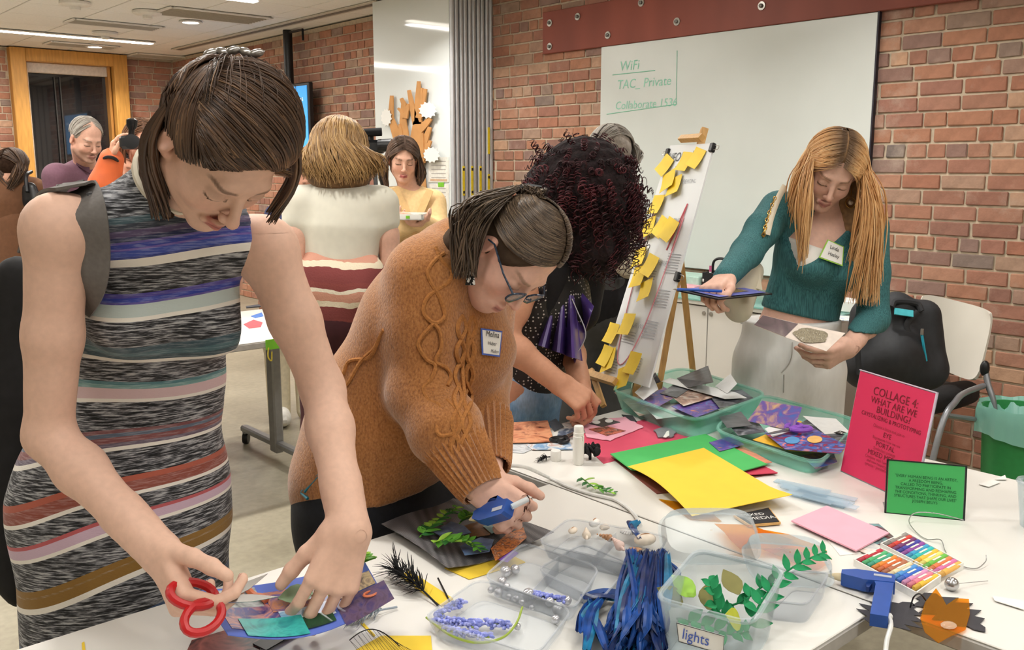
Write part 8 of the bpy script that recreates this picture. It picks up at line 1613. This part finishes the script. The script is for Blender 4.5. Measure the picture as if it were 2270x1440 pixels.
for pts, h, lb in (([(1585, 1160), (1670, 1165), (1760, 1195), (1720, 1215), (1640, 1215)], .02, 'large amber film sheet behind the rounded lid'), ([(1665, 1170), (1750, 1185), (1830, 1215), (1838, 1240), (1760, 1230)], .012, 'second amber film sheet beside the pink card'), ([(1690, 1215), (1760, 1215), (1840, 1250), (1800, 1265)], .008, 'amber film strip under the second clear lid')): paper('amber_film', lb, 'film', torn(pts, 3, 3, len(lb)), h, M_amb, .0006)
clam('clamshell_tray', 'empty clear plastic clamshell right of the lights bin', [(1690, 1330), (1760, 1262), (1838, 1270), (1790, 1340)], .04, 1)
rb0 = T(2246, 1058, .10); rbf = unit(A3((FW[0], FW[1], 0)))
open_box('storage_bin', 'clear bin cut off by the right picture edge', [rb0, rb0 + RT * .22, rb0 + RT * .22 - rbf * .17, rb0 - rbf * .17], .097, M_cl2, .9, .005)
# ---- white cord to the glue gun in hand
crd = thing('power_cord', 'white power cord draped across the gap between the two tables', 'cord', tuple(T(1250, 1062))); MB().tube(spline([dep(1070, 1048, 1.98), dep(1105, 1034, 2.02), dep(1160, 1034, 2.05), T(1210, 1055, .012), T(1260, 1078, .005), T(1310, 1094, .005), T(1360, 1106, .005), T(1390, 1124, .005), T(1410, 1145, .005), T(1420, 1165, .02)], 7), .0042, 8).build('cable', MATS['cord_white'], crd)
# glue gun held in the mustard-sleeved hand
hg, HGp = glue_gun('glue_gun', 'blue glue gun gripped by the woman in the mustard sweater', dep(1046, 1150, 1.80), dep(1130, 1124, 1.725), dep(1092, 1112, 1.78), M_gun, .95); gq = dep(1134, 1123, 1.72); MB().tube([gq, gq + unit(dep(1165, 1108, 1.73) - gq) * .035], .0055, 10).build('glue_stick', M_clear('glue_rod', (226, 236, 238), .5), hg)
# ---- collage and red scissors in the striped woman's hands
kc = [dep(440, 1310, 1.50), dep(806, 1238, 1.56), dep(858, 1332, 1.47), dep(505, 1408, 1.375)]
KQ = lambda u, v: (kc[0] * (1 - u) + kc[1] * u) * (1 - v) + (kc[3] * (1 - u) + kc[2] * u) * v + A3((0, 0, -.030 * math.sin(math.pi * u) * v - .012 * (1 - v) * math.sin(3 * u)))
ks = thing('collage_sheet', 'blue collage sheet with eucalyptus leaves held by the woman in stripes', 'collage', tuple(np.mean(kc, 0))); MB().grid(KQ, 18, 10, .0015).build('base_sheet', M('periwinkle_card', (92, 116, 206), .6, .04, 20), ks)
def kp(u0, v0, u1, v1, h, cols, sd, sc=26, sk=0.0): return MB().grid(lambda u, v: KQ(u0 + (u1 - u0) * u + sk * v, v0 + (v1 - v0) * v) + A3((0, 0, h)), 8, 6, .0006).build('print_patch', M_collage('kp_%d' % sd, cols, sc, seed=sd), ks)
kp(.10, .05, .32, .42, .0020, ((60, 70, 84), (190, 196, 196), (50, 56, 60)), 51, 18); kp(.05, .38, .55, .86, .0018, ((110, 60, 110), (60, 60, 130), (206, 140, 130), (50, 80, 160)), 52, 22); kp(.35, .18, .72, .55, .0026, ((70, 90, 180), (120, 90, 130), (200, 130, 90), (60, 80, 170)), 53, 30); kp(.12, .66, .50, .99, .0034, ((30, 150, 150), (60, 186, 180), (26, 130, 140)), 54, 30); kp(.38, .55, .70, .80, .0030, ((60, 90, 190), (220, 232, 240), (40, 130, 180)), 55, 26); kp(.50, .72, .68, .92, .0040, ((16, 50, 34), (30, 80, 50)), 56, 50); kp(.70, .30, .99, .60, .0028, ((60, 50, 70), (210, 190, 150), (80, 60, 90)), 57, 40); kp(.72, .62, 1.04, 1.06, .0028, ((60, 44, 60), (100, 80, 110), (50, 50, 110)), 58, 34)
MB().tube([KQ(.24 + .10 * t_, .02 + .36 * t_) + A3((0, 0, .006 + .003 * math.sin(9 * t_))) for t_ in np.linspace(0, 1, 10)], .006, 6).build('orange_squiggle', M('orange_print', (206, 116, 80), .4), ks); ey = KQ(.93, .76) + A3((0, 0, .0045)); MB().tube([ey + A3((.012 * math.cos(a), .007 * math.sin(a), .0)) for a in np.linspace(0, 6.283, 16, endpoint=False)], .0022, 5, closed=True).build('orange_ring', MATS['orange_print'], ks)
kn = unit(np.cross(KQ(.6, .5) - KQ(.5, .5), KQ(.5, .6) - KQ(.5, .5))); kn = kn if kn[2] > 0 else -kn
for (u, v, a, L_) in ((.62, .42, math.pi, .055), (.80, .02, 2.0, .06), (.74, .0, 1.5, .05)): c = KQ(u, v) + kn * .012; dd = (KQ(u + .02, v) - KQ(u, v)); dd = unit(dd); ee = np.cross(kn, dd); leaf3(c, dd * math.cos(a) + ee * math.sin(a) + kn * .25, kn, L_, L_ * .42, .12).build('eucalyptus_leaf', M_euc, ks)
MB().tube(spline([KQ(.66, .40) + kn * .014, KQ(.72, .30) + kn * .016, KQ(.70, .55) + kn * .012, KQ(.66, .72) + kn * .008], 6), .0018, 5).build('stem', M_st, ks)
sprig('fern', '', [KQ(.97, .20) + kn * .012, KQ(1.0, .12) + kn * .014, KQ(1.0, -.12) + kn * .012], 12, .024, .007, M_lf, ks, 9); feather_tail = feather('feather', 'grey and white feather at the end of the blue collage', T(880, 1345, .004), T(778, 1375, .006), (0, 0, .004), 160, .03, M('grey_feather', (150, 160, 168), .8), 8)
scR = scissors('scissors', 'red-handled scissors in the hand of the woman in stripes', dep(498, 1325, 1.37), unit(dep(590, 1300, 1.42) - dep(498, 1325, 1.37)), unit(A3((0, 0, .7)) - FW * .7 + RT * .1), .085, M('red_plastic', (186, 28, 32), .35, .06), .5, .026)
cpaper('photo_print', [(415, 1440), (425, 1418), (560, 1378), (670, 1362), (600, 1400), (560, 1460)], .003, ((120, 60, 56), (176, 100, 90), (40, 24, 26), (150, 84, 76)), 9, 61.0, 'large face print on the table under the blue collage'); paper('card_strip', 'black strip of card under the blue collage', 'paper', [(560, 1425), (640, 1385), (735, 1345), (745, 1358), (650, 1405), (590, 1440)], .006, M_blk, .002)
paper('yellow_tape', 'yellow tape line on the table beside the feather', 'tape', [(800, 1382), (806, 1379), (832, 1407), (828, 1410)], .0015, MATS['yellow_paper'], .0008); paper('yellow_tape', 'short yellow tape at the table edge by the striped dress', 'tape', [(181, 1424), (187, 1421), (190, 1446), (183, 1448)], .0015, MATS['yellow_paper'], .0008); paper('construction_paper', 'yellow sheet at the bottom picture edge under the mesh', 'paper', [(770, 1450), (845, 1408), (955, 1408), (960, 1460)], .002, MATS['yellow_paper'], .001)
mk = thing('mesh_hoop', 'black wire hoop with fine netting at the bottom picture edge', 'mesh', tuple(T(830, 1430, .01))); hp = [T(775 + 110 * t_, 1438 - 44 * math.sin(math.pi * min(1, .15 + .8 * t_)), .012) for t_ in np.linspace(0, 1, 14)]; MB().tube(hp, .001, 5).build('wire_rim', M_blk, mk)
for k in range(18): t_ = k / 18; a = hp[int(t_ * 13)]; MB().tube([a, T(800 + 140 * t_, 1450, .006)], .0003, 3).build('net_wire', M_blk, mk)
# ---- what the blonde woman holds, and her bag
cb = [dep(1500, 642, 2.72), dep(1592, 662, 2.56), dep(1712, 650, 2.80), dep(1615, 630, 2.96)]; s = thing('clipboard', 'thin board with a blue sheet and pen in the blonde woman\'s hand', 'clipboard', tuple(np.mean(cb, 0)))
cu = lambda P: P if unit(np.cross(P[1] - P[0], P[2] - P[0]))[2] > 0 else P[::-1]
MB().prism(cu(cb), .004).build('board', M_blk, s, False); cc = np.mean(cb, 0); MB().prism(cu([cc + (p - cc) * .86 + A3((0, 0, .003)) for p in cb]), .001).build('blue_sheet', M('lilac_blue', (120, 126, 206), .6), s, False); MB().prism(cu([cc + (p - cc) * .5 + A3((0, 0, .0045)) for p in cb]), .001).build('print', M_collage('cbp', ((40, 36, 40), (190, 160, 90), (90, 80, 70), (226, 220, 200)), 40), s, False)
pa, pb = dep(1502, 641, 2.70), dep(1600, 645, 2.62); pn = thing('pen', 'blue pen lying along the clipboard edge', 'pen', tuple(pa)); MB().tube([pa, pb], .004, 8).build('barrel', M('pen_blue', (40, 90, 180), .3), pn); MB().tube([pa, pa + unit(pa - pb) * .015], [.004, .001], 8).build('tip', M_bolt, pn)
pr = [dep(1670, 722, 2.72), dep(1690, 700, 2.76), dep(1872, 740, 2.72), dep(1830, 780, 2.66)]; s = thing('folded_print', 'folded printed sheet with a rock picture in the blonde woman\'s hand', 'print', tuple(np.mean(pr, 0))); PQ = lambda u, v, o=0: (pr[1] * (1 - u) + pr[2] * u) * (1 - v) + (pr[0] * (1 - u) + pr[3] * u) * v + (UP * .35 - FW) * (o + .012 * abs(u - .45))
MB().grid(lambda u, v: PQ(u, v), 10, 4, .0008).build('sheet', M('cream_sheet', (230, 216, 204), .6), s); MB().grid(lambda u, v: PQ(.0 + .44 * u, .02 + .96 * v, .0015), 6, 4, .0004).build('dark_picture', M_collage('dkp', ((84, 76, 76), (110, 92, 96), (140, 130, 124)), 10), s)
MB().prism([PQ(.68 + .20 * math.cos(a) * (1 + .08 * math.sin(7 * a)), .52 + .40 * math.sin(a) * (1 + .1 * math.sin(5 * a)), .004) for a in np.linspace(0, 6.283, 26, endpoint=False)], .0004).build('rock_picture', M_collage('rock', ((96, 88, 70), (170, 160, 136), (120, 110, 90), (210, 204, 186)), 60, distort=3), s, False)
hb = thing('handbag', 'cream leather handbag with a gold chain on the blonde woman\'s arm', 'bag', tuple(dep(1650, 700, 2.95))); M_cream = M('cream_leather', (222, 212, 190), .45, .04, 30, .1)
sdf_obj('bag_body', [rc(dep(1672, 600, 2.96), dep(1645, 690, 2.94), .025, .028, .03), rc(dep(1648, 610, 2.92), dep(1618, 650, 2.86), .022, .02, .03), rc(dep(1618, 655, 2.86), dep(1640, 690, 2.90), .022, .024, .03), rc(dep(1660, 605, 2.94), dep(1635, 680, 2.90), .035, .04, .04)], .007, M_cream, hb); MB().grid(lambda u, v: dep(1648 + 34 * u + 6 * v, 588 + 45 * v + 10 * u, 2.885 + .03 * u), 6, 6, .004).build('flap', M_cream, hb)
cpth = spline([snap(x, y, prE, .008, 2.4, 3.6) for x, y in ((1740, 412), (1725, 440), (1710, 480), (1700, 520))] + [dep(1690, 552, 2.92), dep(1683, 582, 2.92)], 5); MB().tube(cpth[:16], .010, 6, flat=(FW, .3)).build('strap', M_cream, hb)
for i in range(5, len(cpth) - 1, 1):
    c = cpth[i] - FW * .006 - RT * .012; d = unit(cpth[i + 1] - cpth[i]); e = unit(np.cross(d, FW)) if i % 2 else FW; MB().tube([c + d * .009 * math.cos(a) + e * .005 * math.sin(a) for a in np.linspace(0, 6.283, 8, endpoint=False)], .002, 5, closed=True).build('chain_link', M_gold, hb)
rp = lerp(jE['wL'], tL[2][0], .62); MB().tube([rp + cv(.0, .010 * math.cos(a), .010 * math.sin(a)) for a in np.linspace(0, 6.283, 12, endpoint=False)], .0014, 5, closed=True).build('ring', M_sil, PE_)
flush_lettering()
for _m in ('lamp_diffuser', 'screen_text'):      # these glow; the lamps beside them do the lighting
    try: MATS[_m].cycles.emission_sampling = 'NONE'
    except Exception: pass
try: M_screen.cycles.emission_sampling = 'NONE'
except Exception: pass
